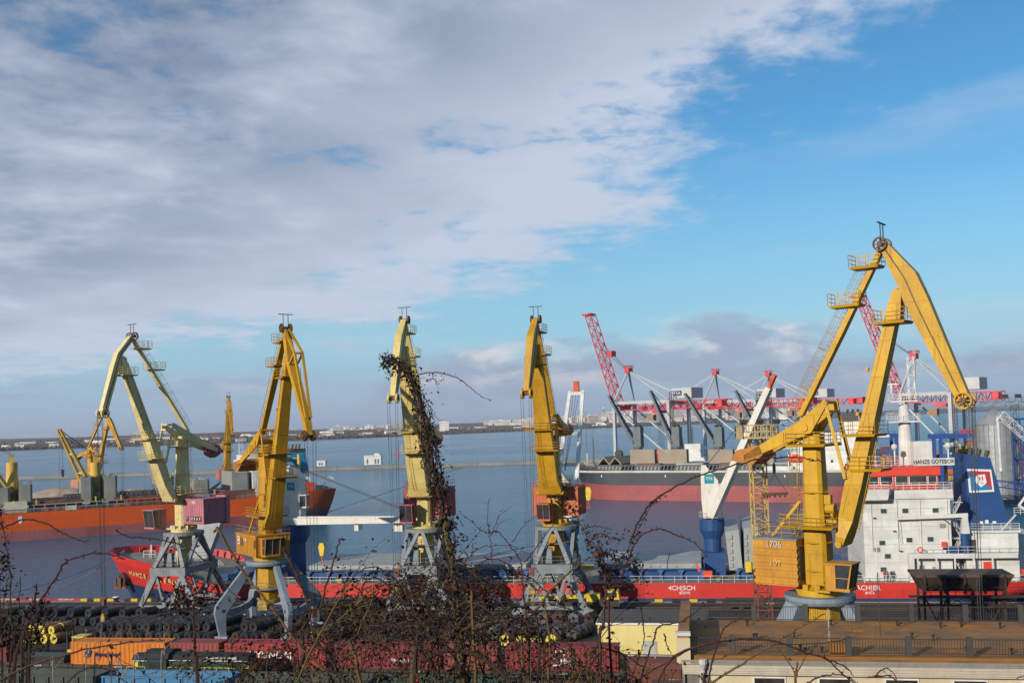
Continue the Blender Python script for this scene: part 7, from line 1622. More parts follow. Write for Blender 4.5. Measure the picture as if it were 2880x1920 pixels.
# roof fences
FN = mat('fence_dark_grey', (.045, .047, .05), (.06, .055, .05), 1, .6); BR = mat('fence_bar_rust', (.045, .032, .026), None, 2, .7)
def fence(label, w, x0, n, step, h, z):
    r = thing('roof_fence', label, 'fence', Q(-1.7, w, z), QR)
    for k in range(n): b = MB(); x = x0+k*step; b.box(x-.17, x+.17, -.12, .12, -.05, h+.12); part('post', b, FN, r)
    b = MB()
    for k in range(-1, n):
        a, c_ = max(.55, x0+k*step+.18), x0+(k+1)*step-.18
        b.box(a, c_, -.03, .03, h-.06, h-.02); b.box(a, c_, -.03, .03, .14, .18); m_ = int((c_-a)/.16)
        for q in range(m_+1): x = a+(c_-a)*q/m_; b.box(x-.013, x+.013, -.013, .013, .18, h-.06)
    part('bars', b, BR, r, kind='stuff')
fence('dark fence with square posts along the front edge of the rusty roof', 63.0, 3.05, 9, 3.42, 1.05, ZR+.13)
fence('dark fence with square posts along the back edge of the rusty roof', 73.7, 4.9, 9, 3.55, 1.1, ZR+.0)
r = thing('tv_antenna', 'thin grey aerial mast with short crossbars on the rusty roof', 'antenna', Q(7.6, 67.5, ZR)); b = MB(); b.cyl((0, 0, 0), (0, 0, 2.1), .025, n=6); part('pole', b, mat('aerial_grey', (.4, .4, .4)), r)
for k in range(9): b = MB(); b.beam((-.12, 0, .4+k*.2), (.12, 0, .4+k*.2), .02, .02); part('element', b, MATS['aerial_grey'], r)
r = thing('roof_mast', 'tall thin white-tipped mast with stay wires on the rusty roof', 'mast', Q(11.0, 69.0, ZR)); b = MB(); b.cyl((0, 0, 0), (0, 0, 4.2), .03, n=6); part('pole', b, FN, r); b = MB(); b.cyl((0, 0, 4.2), (0, 0, 6.2), .03, n=6); part('tip', b, WHITEP, r)
for a in (0, 2.1, 4.2): b = MB(); b.cyl((0, 0, 4.1), (cos(a)*2, sin(a)*2, 0), .008, n=3); part('stay_wire', b, ROPE, r)

# ---------------- people: small figures on the decks and quay
def person(label, loc, rz, top, legs, head=(.35, .22, .16), helmet=None, h=1.74):
    r = thing('person', label, 'person', loc, rz)
    bm = bmesh.new(); me = bpy.data.meshes.new('body')
    P_ = [(0, 0, .93), (0, 0, 1.12), (0, .01, 1.36), (0, .0, 1.50), (0, -.01, 1.60), (0, -.01, 1.70), (-.19, 0, 1.42), (-.26, -.04, 1.14), (-.22, -.20, .96), (.19, 0, 1.42), (.26, .02, 1.14), (.27, -.10, .90), (-.1, 0, .88), (-.12, -.04, .50), (-.13, .03, .07), (-.13, -.12, .04), (.1, 0, .88), (.13, .06, .50), (.13, .10, .07), (.13, -.04, .04)]
    E_ = [(0, 1), (1, 2), (2, 3), (3, 4), (4, 5), (2, 6), (6, 7), (7, 8), (2, 9), (9, 10), (10, 11), (0, 12), (12, 13), (13, 14), (14, 15), (0, 16), (16, 17), (17, 18), (18, 19)]
    Rr = [.16, .15, .17, .065, .09, .10, .075, .055, .045, .075, .055, .045, .10, .075, .055, .045, .10, .075, .055, .045]
    vs = [bm.verts.new(Vector(p)*h/1.74) for p in P_]; [bm.edges.new((vs[a], vs[b])) for a, b in E_]; bm.to_mesh(me); bm.free()
    o = link(bpy.data.objects.new('body', me), r)
    md = o.modifiers.new('skin', 'SKIN'); md.use_smooth_shade = True; sk = me.skin_vertices[0].data
    for k, q in enumerate(Rr): sk[k].radius = (q, q*.8); sk[k].use_root = (k == 0)
    o.modifiers.new('sub', 'SUBSURF').levels = 1; o.modifiers['sub'].render_levels = 1
    m = bpy.data.materials.new('person_clothes'); m.use_nodes = True; T = NT(m.node_tree); b = T.n['Principled BSDF']; tc = T.node('ShaderNodeTexCoord'); s = T.node('ShaderNodeSeparateXYZ'); T.l.new(tc.outputs['Object'], s.inputs[0])
    c = T.mix(T.m('GREATER_THAN', s.outputs[2], .93), legs, top); c = T.mix(T.m('GREATER_THAN', s.outputs[2], 1.52), c, head); T.l.new(c, b.inputs['Base Color']); b.inputs['Roughness'].default_value = .8; me.materials.append(m)
    b = MB(); b.lathe((0, -.01, 1.66), [(.125, 0), (.12, .08), (.07, .15), (.01, .17)], 12, close=False); part('helmet', b, mat('helmet_'+(helmet or 'white'), {'white': (.7, .7, .7), 'orange': (.6, .2, .03), 'red': (.5, .04, .04)}[helmet or 'white']), r, True)
M_ = rs.matrix_basis
person('person in orange overalls standing on the red ship side deck between two portals', M_ @ Vector((77.4, -9.6, 4.5)), .4, (.62, .12, .03), (.55, .10, .03), helmet='orange')
person('person in red jacket on deck before the white house', M_ @ Vector((X0+2.6, -9.6, 4.5)), .2, (.45, .03, .03), (.03, .03, .05), helmet='red')
person('person in dark clothes beside the red jacket before the white house', M_ @ Vector((X0+3.6, -9.5, 4.5)), -.4, (.03, .03, .04), (.03, .03, .04))

# ---------------- bare trees near the crane
BARK = mat('bark_dark', (.05, .038, .03), (.08, .06, .045), 2, .9)
def bare_tree(label, loc, h, seed, spread=.6, lv=5):
    random.seed(seed); r = thing('bare_tree', label, 'tree', loc)
    t = MB(); c = MB()
    def br(p, d, l, rad, lev):
        pts = [p]; q = Vector(p); dd = Vector(d)
        for k in range(4): dd = (dd+Vector((random.uniform(-.18, .18), random.uniform(-.18, .18), random.uniform(-.03, .10)))).normalized(); q = q+dd*l/4; pts.append(q.copy())
        (t if lev == 0 else c).tube(pts, rad, 5 if lev < 2 else 3, rad*.6)
        if lev < lv:
            for k in range(3 if lev < 3 else 2):
                s = pts[random.choice((2, 3, 4, 4))]; a = Vector((random.uniform(-1, 1), random.uniform(-1, 1), random.uniform(-.1, .7))).normalized(); br(s, (dd*(1-spread)+a*spread).normalized(), l*random.uniform(.55, .8), rad*.58, lev+1)
    for k in range(3): br(Vector((k*.3-.3, 0, -.1)), Vector((random.uniform(-.4, .4), random.uniform(-.3, .3), 1)).normalized(), h*.35, h*.017, 0)
    part('trunk', t, BARK, r); part('crown', c, BARK, r)
for px, D, h, lab in ((2220, 101, 10.5, 'bare dark tree behind the roof fence, left of the crane ring'), (2120, 104, 8.5, 'smaller bare tree at the foot of the lattice mast'), (2290, 99, 7.5, 'low bare tree beside the blue-grey crane legs')):
    d_ = ray(px, 1700); bare_tree(lab, (d_.x/d_.y*D, D, 0), h, int(px), .62)
# ================================================================ dead vines, brambles and saplings on the slope in front
TWB = mat('twig_brown', (.030, .017, .012), (.055, .031, .021), 9, .85, bump=.4, bsc=60); TWR = mat('twig_red', (.062, .020, .017), (.038, .016, .013), 9, .75); TWG = mat('stem_olive', (.11, .085, .023), (.07, .045, .019), 9, .8); TWO = mat('cane_ochre', (.14, .078, .023), (.09, .05, .019), 9, .8); TWP = mat('sapling_pale', (.30, .27, .24), (.2, .17, .15), 9, .85)
LFD = mat('leaf_dead_dark', (.012, .007, .006), (.030, .015, .010), 14, .9); LFT = mat('leaf_dead_tan', (.12, .055, .023), (.065, .034, .017), 14, .9)
def smooth_path(pts, seg=6, jit=.0):
    pts = [Vector(p) for p in pts]; out = []
    for i in range(len(pts)-1):
        p0, p1, p2, p3 = pts[max(i-1, 0)], pts[i], pts[i+1], pts[min(i+2, len(pts)-1)]
        for k in range(seg):
            t = k/seg; q = .5*((2*p1)+(p2-p0)*t+(2*p0-5*p1+4*p2-p3)*t*t+(3*p1-p0-3*p2+p3)*t**3)
            out.append(q+Vector((random.gauss(0, jit), random.gauss(0, jit), random.gauss(0, jit))))
    out.append(pts[-1]); return out
def leaf(mb, c, s):
    """one crumpled leaf: two folded halves"""
    a = Vector((random.gauss(0, 1), random.gauss(0, 1), random.gauss(-.4, .8))).normalized(); b = a.orthogonal().normalized(); b.rotate(Matrix.Rotation(random.random()*6.28, 3, a)); n = a.cross(b)
    l, w = s*random.uniform(.7, 1.3), s*random.uniform(.16, .42); i = len(mb.v); m = c+a*l*.5+n*s*random.uniform(-.25, .25)
    mb.v += [tuple(c), tuple(m+b*w), tuple(c+a*l), tuple(m-b*w+n*w*.8)]; mb.f += [(i, i+1, i+2), (i, i+2, i+3)]
def plant(name, label, cat, base, group='dead undergrowth on the slope in front'):
    r = thing(name, label, cat, base, 0, group); r['_'] = 0; del r['_']
    return dict(root=r, base=Vector(base), st={}, ld=MB(), lt=MB())
def cane(p, pts, r0, r1, m=None, seg=6, jit=.004, n=5, leaves=0, ls=.035, spread=.06, tan=.25, nodes=False):
    path = smooth_path(pts, seg, jit); mb = p['st'].setdefault((m or TWB).name, MB()); loc = [q-p['base'] for q in path]
    mb.tube(loc, r0, n, r1)
    if nodes:
        for k in range(2, len(loc)-1, 3):
            d = Vector((random.gauss(0, 1), random.gauss(0, .5), random.gauss(.6, .6))).normalized(); mb.tube([loc[k], loc[k]+d*r0*2.6], r0*.8, 4, r0*.2)
    for k in range(leaves):
        q = random.choice(loc)+Vector((random.gauss(0, spread), random.gauss(0, spread), random.gauss(0, spread)))
        leaf(p['lt'] if random.random() < tan else p['ld'], q, ls*random.uniform(.6, 1.5))
    return path
def finish(p):
    for k, mb in p['st'].items(): part('stem', mb, MATS[k], p['root'])
    if p['ld'].v: part('dead_leaves', p['ld'], LFD, p['root'], kind='stuff')
    if p['lt'].v: part('dead_leaves', p['lt'], LFT, p['root'], kind='stuff', label='tan brown dry leaves')
def ground(px, D): d = ray(px, 1900); return Vector((d.x/d.y*D, D, hillz(D)))
def px_path(lst): return [W(x, y, D) for x, y, D in lst]
random.seed(40)
# the tall stem wrapped in vine
p = plant('vine_stem', 'tall leaning stem wrapped in dead brown vine before the pale yellow crane', 'vine', ground(1310, 7.4))
S_ = [(1300, 1900, 7.4), (1288, 1740, 7.4), (1270, 1580, 7.45), (1245, 1440, 7.5), (1215, 1300, 7.5), (1190, 1180, 7.55), (1168, 1085, 7.6), (1140, 1040, 7.65), (1105, 1010, 7.7), (1078, 1003, 7.75)]
path = cane(p, [ground(1310, 7.4)]+px_path(S_[:4]), .030, .024, TWG, 8, .003, 7, nodes=True); cane(p, px_path(S_[3:]), .023, .005, TWR, 8, .004, 6)
full = smooth_path(px_path(S_), 10, 0)
for k in range(16):          # winding vine strands
    a0 = random.random()*6; i0 = random.randint(0, 40); i1 = min(len(full)-1, i0+random.randint(25, 55)); st = []
    for i in range(i0, i1, 3):
        a = a0+i*.35; rr = .042*random.uniform(.5, 1.7)*(1.2 if 22 < i < 58 else .7); st.append(full[i]+Vector((cos(a)*rr, sin(a)*rr, random.gauss(0, .02))))
    if len(st) > 2: cane(p, st, .005, .002, TWB, 3, .004, 4, leaves=14, ls=.026, spread=.016)
for i, q in enumerate(full):
    t = i/len(full); n = int((17 if .12 < t < .58 else 13 if t < .8 else 12)*(.5+1.0*random.random())); sp = .055 if .10 < t < .58 else .032 if t < .85 else .026
    for k in range(n): leaf(p['lt'] if random.random() < .14 else p['ld'], q-p['base']+Vector((random.gauss(.02 if t < .6 else 0, sp*.8), random.gauss(0, sp), random.gauss(-.02, sp))), .026*random.uniform(.6, 1.5))
cane(p, px_path([(1180, 1052, 7.6), (1225, 1047, 7.6), (1280, 1060, 7.62), (1318, 1085, 7.65), (1350, 1112, 7.7), (1378, 1123, 7.7)]), .006, .002, TWB, 6, .002, 4, leaves=10, ls=.02, spread=.008)
cane(p, px_path([(1215, 1048, 7.6), (1222, 1068, 7.6), (1240, 1072, 7.6), (1250, 1055, 7.6)]), .003, .001, TWB, 5, .002, 3, leaves=14, ls=.02, spread=.012)
cane(p, px_path([(1222, 1065, 7.6), (1232, 1090, 7.6), (1236, 1100, 7.6)]), .002, .001, TWB, 4, .001, 3, leaves=8, ls=.02, spread=.01)
cane(p, px_path([(1115, 1012, 7.7), (1088, 1020, 7.7), (1085, 1035, 7.7), (1100, 1048, 7.7), (1105, 1058, 7.7)]), .004, .002, TWB, 5, .002, 4, leaves=60, ls=.024, spread=.02)
cane(p, px_path([(1150, 1050, 7.6), (1140, 1090, 7.6), (1146, 1130, 7.6), (1142, 1165, 7.6)]), .003, .002, TWB, 5, .003, 4, leaves=4, ls=.02)
cane(p, px_path([(1218, 1165, 7.55), (1235, 1180, 7.5), (1255, 1181, 7.5)]), .003, .001, TWB, 4, .002, 3)
for k in range(34):
    i = random.randint(6, len(full)-14); q = full[i]; d = Vector((random.choice((-1, 1, 1))*random.uniform(.05, .17), random.gauss(0, .05), random.uniform(-.16, .06))); cane(p, [q, q+d*.5+Vector((0, 0, .03)), q+d], .003, .001, TWB, 4, .004, 3, leaves=10, ls=.022, spread=.014)
finish(p)
# the thicket, five bushes
top_tab = [(560, 1900), (700, 1815), (850, 1735), (960, 1665), (1060, 1600), (1200, 1600), (1330, 1590), (1400, 1620), (1470, 1680), (1560, 1760), (1650, 1800), (1720, 1840), (1800, 1890)]
labs = ['dead bramble bush at the left foot of the thicket before the locomotive', 'dense dead bramble bush rising left of the vine-clad stem', 'densest dead bramble bush at the foot of the vine-clad stem', 'dead bramble bush right of the vine-clad stem', 'sparse dead bramble bush in front of the starred maroon container']
for bi, (xa, xb, nc, lf) in enumerate(((640, 860, 14, 10), (860, 1080, 24, 14), (1080, 1320, 30, 16), (1320, 1520, 20, 13), (1520, 1740, 8, 7))):
    p = plant('bramble_bush', labs[bi], 'shrub', ground((xa+xb)/2, 7.6))
    for k in range(nc):
        x0 = random.uniform(xa, xb); D = random.uniform(6.2, 9.2); xt = x0+random.gauss(0, 230); yt = max(lerp(top_tab, xt), lerp(top_tab, min(max(xt, xa), xb)))+abs(random.gauss(0, 95))
        g = ground(x0, D); t = W(xt, yt, D+random.uniform(-.5, .5)); m1 = g.lerp(t, .5)+Vector((random.gauss(0, .30), random.gauss(0, .15), random.uniform(.0, .5))); e = t+Vector((random.choice((-1, 1))*random.uniform(.1, .6), random.gauss(0, .2), random.uniform(-.5, .02)))
        m = random.choice((TWB, TWB, TWR, TWG, TWO, TWB)); r_ = random.choice((.004, .005, .006, .008, .010, .014))
        pt_ = cane(p, [g, m1, t, e], r_, r_*.35, m, 7, .007, 5, leaves=lf, ls=.024, spread=.05)
        for q in range(7):
            s = random.choice(pt_[5:]); d = Vector((random.gauss(0, .30), random.gauss(0, .15), random.gauss(-.05, .18))); cane(p, [s, s+d*.5+Vector((0, 0, .04)), s+d], .003, .0012, m, 4, .006, 3, leaves=lf, ls=.027, spread=.024)
    # tangled mass low down
    for k in range(int(nc*11)):
        x = random.gauss((xa+xb)/2, (xb-xa)*.34); yb = lerp(top_tab, min(max(x, 560), 1800)); y = yb+35+abs(random.gauss(0, 1))*(1960-yb)*.55; c = W(x, y, random.uniform(6.6, 8.8))-p['base']
        for q in range(4): leaf(p['lt'] if random.random() < .2 else p['ld'], c+Vector((random.gauss(0, .03), random.gauss(0, .03), random.gauss(0, .03))), .026*random.uniform(.5, 1.5))
    finish(p)
# second leafy clump, right of the ochre crane
p = plant('vine_stem', 'leafy dead vine clump on a red stem right of the ochre crane portal', 'vine', ground(1690, 7.0))
cane(p, [ground(1690, 7.0)]+px_path([(1688, 1880, 7), (1695, 1760, 7), (1706, 1650, 7.05)]), .013, .010, TWR, 8, .003, 6, nodes=True)
for st, nl in (([(1706, 1650, 7.05), (1700, 1590, 7.1), (1672, 1540, 7.1), (1640, 1490, 7.15), (1612, 1435, 7.2), (1585, 1405, 7.2), (1562, 1400, 7.2)], 330), ([(1706, 1650, 7.05), (1725, 1600, 7.1), (1760, 1550, 7.1), (1800, 1480, 7.1), (1835, 1415, 7.1), (1858, 1390, 7.1)], 90), ([(1700, 1600, 7.1), (1680, 1560, 7.1), (1710, 1555, 7.1), (1760, 1570, 7.1), (1800, 1590, 7.1), (1810, 1640, 7.1)], 240), ([(1706, 1650, 7.05), (1720, 1640, 7.0), (1760, 1640, 7.0), (1772, 1652, 7.)], 90), ([(1660, 1520, 7.1), (1690, 1500, 7.1), (1735, 1515, 7.1), (1760, 1500, 7.1)], 60), ([(1640, 1490, 7.1), (1660, 1480, 7.1), (1700, 1482, 7.1), (1722, 1488, 7.1)], 6)):
    cane(p, px_path(st), .006, .002, TWB, 6, .004, 4, leaves=nl, ls=.024, spread=.030 if nl > 200 else .012)
cane(p, px_path([(1775, 1520, 7.1), (1800, 1460, 7.1), (1840, 1405, 7.1), (1935, 1350, 7.05), (2030, 1318, 7.0), (2140, 1290, 6.9), (2250, 1288, 6.9), (2320, 1300, 6.9)]), .008, .004, TWB, 8, .003, 5, leaves=16, ls=.02, spread=.01, nodes=True)
cane(p, [ground(1735, 7.1)]+px_path([(1715, 1800, 7.1), (1725, 1680, 7.1), (1765, 1580, 7.1), (1785, 1530, 7.1), (1810, 1500, 7.1), (1856, 1487, 7.1), (1900, 1503, 7.1), (1950, 1525, 7.1), (1990, 1565, 7.1)]), .010, .003, TWR, 8, .002, 5, nodes=True)
finish(p)
# thin thorny canes in the middle
p = plant('thorn_shrub', 'thin reddish thorny twigs spreading between the pale and ochre cranes', 'shrub', ground(1450, 7.2))
for st, r_, m in (([(1470, 1640, 7.2), (1465, 1580, 7.2), (1440, 1540, 7.2), (1400, 1495, 7.2), (1372, 1500, 7.2), (1330, 1470, 7.2), (1290, 1436, 7.2)], .007, TWR), ([(1385, 1600, 7.2), (1382, 1540, 7.2), (1375, 1500, 7.2), (1372, 1430, 7.2), (1378, 1400, 7.2)], .005, TWR), ([(1378, 1508, 7.2), (1400, 1460, 7.2), (1405, 1450, 7.2), (1440, 1422, 7.2)], .004, TWR), ([(1395, 1495, 7.2), (1405, 1470, 7.2), (1440, 1458, 7.2)], .003, TWR), ([(1300, 1590, 7.1), (1340, 1545, 7.1), (1390, 1533, 7.1), (1440, 1535, 7.1), (1485, 1555, 7.1)], .005, TWB), ([(1330, 1560, 7.1), (1328, 1530, 7.1), (1335, 1545, 7.1)], .003, TWB), ([(1475, 1580, 7.2), (1500, 1550, 7.2), (1560, 1470, 7.2), (1610, 1420, 7.2), (1650, 1385, 7.2)], .006, TWB), ([(1440, 1525, 7.2), (1480, 1470, 7.2), (1520, 1440, 7.2)], .004, TWB)):
    cane(p, px_path(st), r_, r_*.35, m, 7, .003, 4, leaves=3, ls=.018, spread=.008, nodes=True)
cane(p, [ground(1480, 7.2)]+px_path([(1490, 1850, 7.2), (1480, 1740, 7.2), (1470, 1640, 7.2)]), .010, .007, TWR, 6, .003, 5)
cane(p, [ground(1560, 7.0)]+px_path([(1470, 1860, 7.0), (1520, 1700, 7.0), (1590, 1620, 7.0), (1640, 1580, 7.0), (1690, 1545, 7.)]), .012, .004, TWO, 7, .004, 5, leaves=12, ls=.02, spread=.01, nodes=True)
finish(p)
# curved thick cane low in the middle and ochre canes
p = plant('bramble_cane', 'thick grey-brown cane arching low through the thicket', 'shrub', ground(1180, 6.4))
cane(p, [ground(1150, 6.4)]+px_path([(1165, 1900, 6.4), (1200, 1850, 6.4), (1260, 1828, 6.4), (1330, 1838, 6.4), (1400, 1880, 6.4), (1440, 1930, 6.4)]), .017, .013, TWB, 8, .002, 7, nodes=True); finish(p)
p = plant('bramble_cane', 'long ochre and red canes slanting across the yellow crane legs and thicket', 'shrub', ground(900, 6.6))
for st, r_, m in (([(610, 1480, 6.8), (680, 1600, 6.8), (760, 1700, 6.7), (830, 1800, 6.6), (900, 1870, 6.6), (960, 1940, 6.6)], .011, TWO), ([(800, 1545, 6.8), (850, 1650, 6.8), (875, 1750, 6.7), (882, 1790, 6.7)], .010, TWR), ([(880, 1790, 6.7), (930, 1760, 6.7), (990, 1710, 6.7), (1040, 1660, 6.7)], .010, TWO), ([(840, 1880, 6.6), (855, 1830, 6.6), (845, 1770, 6.6)], .014, TWB), ([(880, 1795, 6.6), (920, 1840, 6.6), (960, 1900, 6.6), (990, 1960, 6.6)], .012, TWB), ([(900, 1720, 6.7), (925, 1620, 6.7), (950, 1540, 6.7), (958, 1515, 6.7), (966, 1520, 6.7)], .007, TWB), ([(930, 1880, 6.6), (1020, 1810, 6.6), (1080, 1770, 6.6), (1180, 1735, 6.6)], .010, TWR), ([(1210, 1800, 6.7), (1330, 1760, 6.7), (1440, 1740, 6.7)], .009, TWO), ([(1020, 1960, 6.5), (1000, 1850, 6.5), (980, 1800, 6.5)], .016, TWG), ([(1150, 1960, 6.5), (1160, 1880, 6.5), (1165, 1800, 6.5)], .016, TWG), ([(1340, 1960, 6.5), (1330, 1760, 6.5), (1325, 1660, 6.5)], .013, TWO), ([(1540, 1960, 6.6), (1545, 1820, 6.6), (1535, 1700, 6.6)], .011, TWO), ([(1200, 1900, 6.6), (1300, 1740, 6.6), (1400, 1660, 6.6)], .008, TWR)):
    cane(p, px_path(st), r_, r_*.55, m, 7, .003, 6, leaves=5, ls=.025, spread=.012, nodes=True)
finish(p)
# left corner: dark leafy shoots, long reddish canes, pale saplings
p = plant('bramble_bush', 'dark leafy dead shoots at the left edge of the picture', 'shrub', ground(30, 6.6))
for k in range(15):
    x = random.uniform(-70, 70); D = random.uniform(6, 7.4); xt = x+random.uniform(-20, 110); yt = random.uniform(1620, 1800)
    cane(p, [ground(x, D), W(x+15, 1880, D), W((x+xt)/2+10, (1880+yt)/2, D), W(xt, yt, D)], .009, .003, TWB, 6, .004, 5, leaves=75, ls=.028, spread=.03, tan=.15)
for st in ([(30, 1760, 6.6), (28, 1600, 6.6), (8, 1480, 6.6), (-10, 1420, 6.6)], [(-10, 1640, 6.6), (10, 1590, 6.6), (5, 1560, 6.6)]): cane(p, px_path(st), .006, .002, TWB, 6, .003, 4, leaves=90, ls=.024, spread=.016)
finish(p)
p = plant('bramble_cane', 'long bent reddish-brown canes crossing the water and red bow at left', 'shrub', ground(80, 6.2))
for st, r_ in (([(20, 1960, 6.2), (60, 1790, 6.2), (120, 1680, 6.2), (160, 1620, 6.2), (185, 1580, 6.2), (262, 1556, 6.2), (318, 1560, 6.2), (352, 1572, 6.2)], .010), ([(-20, 1495, 6.3), (30, 1475, 6.3), (70, 1460, 6.3), (135, 1474, 6.3), (180, 1500, 6.3), (228, 1520, 6.3), (254, 1519, 6.3)], .007), ([(326, 1490, 6.3), (360, 1508, 6.3), (440, 1515, 6.3), (520, 1535, 6.3), (580, 1580, 6.3), (640, 1650, 6.3), (700, 1710, 6.3)], .006), ([(-30, 1930, 6), (60, 1880, 6), (150, 1850, 6), (240, 1825, 6), (330, 1810, 6), (400, 1802, 6), (460, 1800, 6)], .008), ([(85, 1730, 6.2), (98, 1680, 6.2), (105, 1640, 6.2)], .010), ([(60, 1860, 6), (120, 1820, 6), (180, 1770, 6)], .004), ([(180, 1930, 6), (220, 1890, 6), (260, 1875, 6), (310, 1885, 6), (370, 1930, 6)], .006), ([(560, 1960, 6.2), (550, 1840, 6.2), (545, 1740, 6.2), (540, 1700, 6.2)], .013)):
    cane(p, px_path(st), r_, r_*.4, TWR if r_ > .0065 else TWB, 7, .002, 5, leaves=8, ls=.022, spread=.012, nodes=True)
for k in range(6): cane(p, px_path([(500+random.gauss(0, 30), 1700+random.gauss(0, 20), 6.4), (520+random.gauss(0, 30), 1670+random.gauss(0, 20), 6.4), (545+random.gauss(0, 30), 1680+random.gauss(0, 20), 6.4)]), .003, .001, TWB, 5, .004, 3, leaves=85, ls=.024, spread=.05)
finish(p)
for k, (x0, y0, x1, y1) in enumerate(((242, 1930, 240, 1765), (265, 1935, 285, 1770), (375, 1930, 420, 1810), (150, 1930, 140, 1850), (315, 1930, 300, 1830), (330, 1930, 355, 1880), (455, 1930, 460, 1740))):
    p = plant('pale_sapling', ['pale slender sapling before the orange lettering, left one', 'pale slender sapling before the orange lettering, right one', 'pale sapling leaning right before the locomotive cab', 'pale short sapling before the grey-green wagon', 'pale sapling below the orange container', 'pale short sapling leaning right at the bottom edge', 'pale tall sapling before the green locomotive hood'][k], 'sapling', ground(x0, 6.8), 'pale saplings on the slope')
    cane(p, [ground(x0, 6.8), W(x0, y0, 6.8), W((x0+x1)/2+6, (y0+y1)/2, 6.8), W(x1, y1, 6.8)], .006, .002, TWP, 6, .002, 5, nodes=True)
    cane(p, px_path([((x0+x1)/2, (y0+y1)/2, 6.8), ((x0+x1)/2+22, (y0+y1)/2-30, 6.8), ((x0+x1)/2+38, (y0+y1)/2-45, 6.8)]), .003, .0012, TWP, 5, .002, 3); finish(p)
# right: bent canes in front of the cream building
p = plant('thorn_shrub', 'long bent reddish canes arching over the rusty roof and cream wall', 'shrub', ground(2150, 6.4))
for st, r_, m in (([(1830, 1960, 6.4), (1890, 1850, 6.4), (1990, 1810, 6.4), (2090, 1797, 6.4), (2180, 1803, 6.4), (2270, 1835, 6.4), (2320, 1850, 6.4), (2365, 1890, 6.4), (2420, 1935, 6.4)], .009, TWR), ([(1985, 1930, 6.4), (2080, 1870, 6.4), (2170, 1812, 6.4), (2240, 1770, 6.4), (2320, 1725, 6.4)], .008, TWO), ([(1990, 1925, 6.3), (2005, 1850, 6.3), (2025, 1790, 6.3), (2050, 1755, 6.3), (2110, 1720, 6.3)], .007, TWR), ([(2150, 1785, 6.4), (2185, 1820, 6.4), (2230, 1880, 6.4), (2240, 1930, 6.4)], .006, TWO), ([(2240, 1890, 6.4), (2270, 1840, 6.4), (2310, 1790, 6.4), (2345, 1757, 6.4)], .005, TWO), ([(2170, 1812, 6.4), (2300, 1808, 6.4), (2360, 1800, 6.4), (2410, 1788, 6.4)], .004, TWB), ([(2260, 1925, 6.4), (2320, 1898, 6.4), (2380, 1900, 6.4), (2420, 1930, 6.4)], .006, TWR), ([(2440, 1905, 6.4), (2500, 1900, 6.4), (2530, 1925, 6.4)], .006, TWR), ([(2460, 1900, 6.4), (2490, 1878, 6.4), (2515, 1895, 6.4), (2528, 1930, 6.4)], .005, TWB), ([(2320, 1850, 6.4), (2375, 1872, 6.4), (2400, 1900, 6.4)], .006, TWR), ([(2860, 1905, 6.4), (2900, 1890, 6.4)], .004, TWB), ([(1985, 1950, 6.4), (1975, 1910, 6.4), (1968, 1900, 6.4)], .006, TWR), ([(2005, 1858, 6.4), (2060, 1835, 6.4), (2095, 1815, 6.4)], .004, TWO)):
    cane(p, px_path(st), r_, r_*.45, m, 8, .002, 5, leaves=2, ls=.018, spread=.008, nodes=True)
cane(p, [ground(1985, 6.4)]+px_path([(1985, 1990, 6.4), (1985, 1940, 6.4)]), .011, .009, TWR, 5, .002, 5); cane(p, [ground(2240, 6.4)]+px_path([(2240, 1980, 6.4), (2240, 1900, 6.4), (2243, 1860, 6.4)]), .010, .007, TWO, 5, .002, 5)
finish(p)
p = plant('thorn_shrub', 'dark thorny twigs before the yellow building and brown wagon', 'shrub', ground(1840, 6.6))
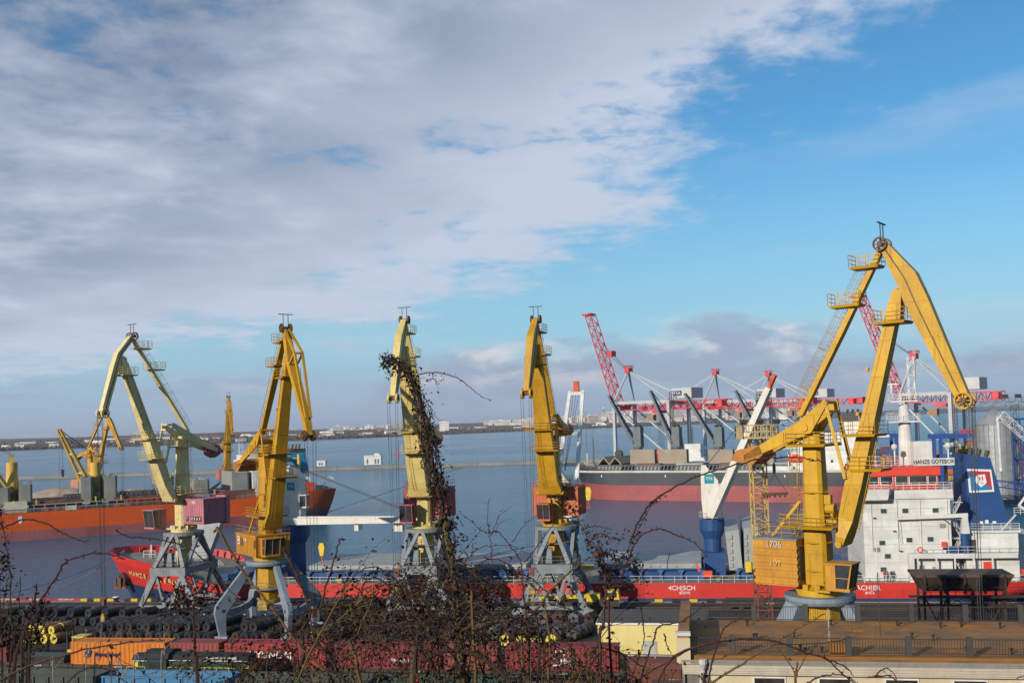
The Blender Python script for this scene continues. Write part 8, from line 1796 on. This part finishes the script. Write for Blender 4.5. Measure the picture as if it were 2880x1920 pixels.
for st, r_ in (([(1790, 1960, 6.6), (1810, 1880, 6.6), (1838, 1800, 6.6), (1855, 1760, 6.6), (1920, 1745, 6.6), (1980, 1700, 6.6)], .008), ([(1800, 1700, 6.7), (1812, 1780, 6.7), (1800, 1840, 6.6), (1770, 1920, 6.6)], .005), ([(1868, 1780, 6.6), (1875, 1810, 6.6), (1888, 1835, 6.6)], .005), ([(1690, 1950, 6.6), (1760, 1930, 6.6), (1850, 1875, 6.6), (1960, 1815, 6.6)], .007), ([(1640, 1890, 6.6), (1700, 1780, 6.6), (1790, 1680, 6.6), (1840, 1670, 6.6)], .004)):
    cane(p, px_path(st), r_, r_*.4, TWB, 8, .002, 5, leaves=6, ls=.018, spread=.008, nodes=True)
cane(p, [ground(1790, 6.6)]+px_path([(1788, 1990, 6.6), (1795, 1940, 6.6)]), .010, .008, TWB, 5, .002, 5); finish(p)
# rose hips on thin stalks
p = plant('rose_bush', 'rose canes carrying small red hips at the lower middle', 'shrub', ground(1650, 6.3)); HIP = mat('rose_hip_red', (.22, .012, .012), (.14, .01, .01), 9, .35)
for k, (x, y) in enumerate(((1702, 1828), (1692, 1890), (1718, 1910), (1625, 1855), (1540, 1852), (1035, 1852), (1175, 1912), (1508, 1832), (1605, 1838), (1678, 1868), (2300, 1975))):
    q = W(x, y, 6.3); cane(p, [ground(x-20, 6.3), W(x-15, y+60, 6.3), q], .004, .0015, TWG, 6, .002, 4); b = MB(); b.lathe(q-p['base'], [(.002, -.017), (.010, -.008), (.012, .002), (.007, .010), (.003, .016)], 10, (.1, .1, 1), close=False); part('rose_hip', b, HIP, p['root'], True)
finish(p)
# ---------------------------------------------------------------- air between here and the far shore
hz = MB(); hz.box(-29000, 29000, -2500, 29500, -9, 170)
hm = bpy.data.materials.new('haze_air'); hm.use_nodes = True; T = NT(hm.node_tree); T.n.clear()
o = T.node('ShaderNodeOutputMaterial'); pv = T.node('ShaderNodeVolumePrincipled'); T.l.new(pv.outputs[0], o.inputs['Volume'])
pv.inputs['Color'].default_value = (.80, .86, .98, 1); pv.inputs['Density'].default_value = 4.8e-5; pv.inputs['Anisotropy'].default_value = .2
hz_o = struct('haze', hz, hm, kind='stuff')
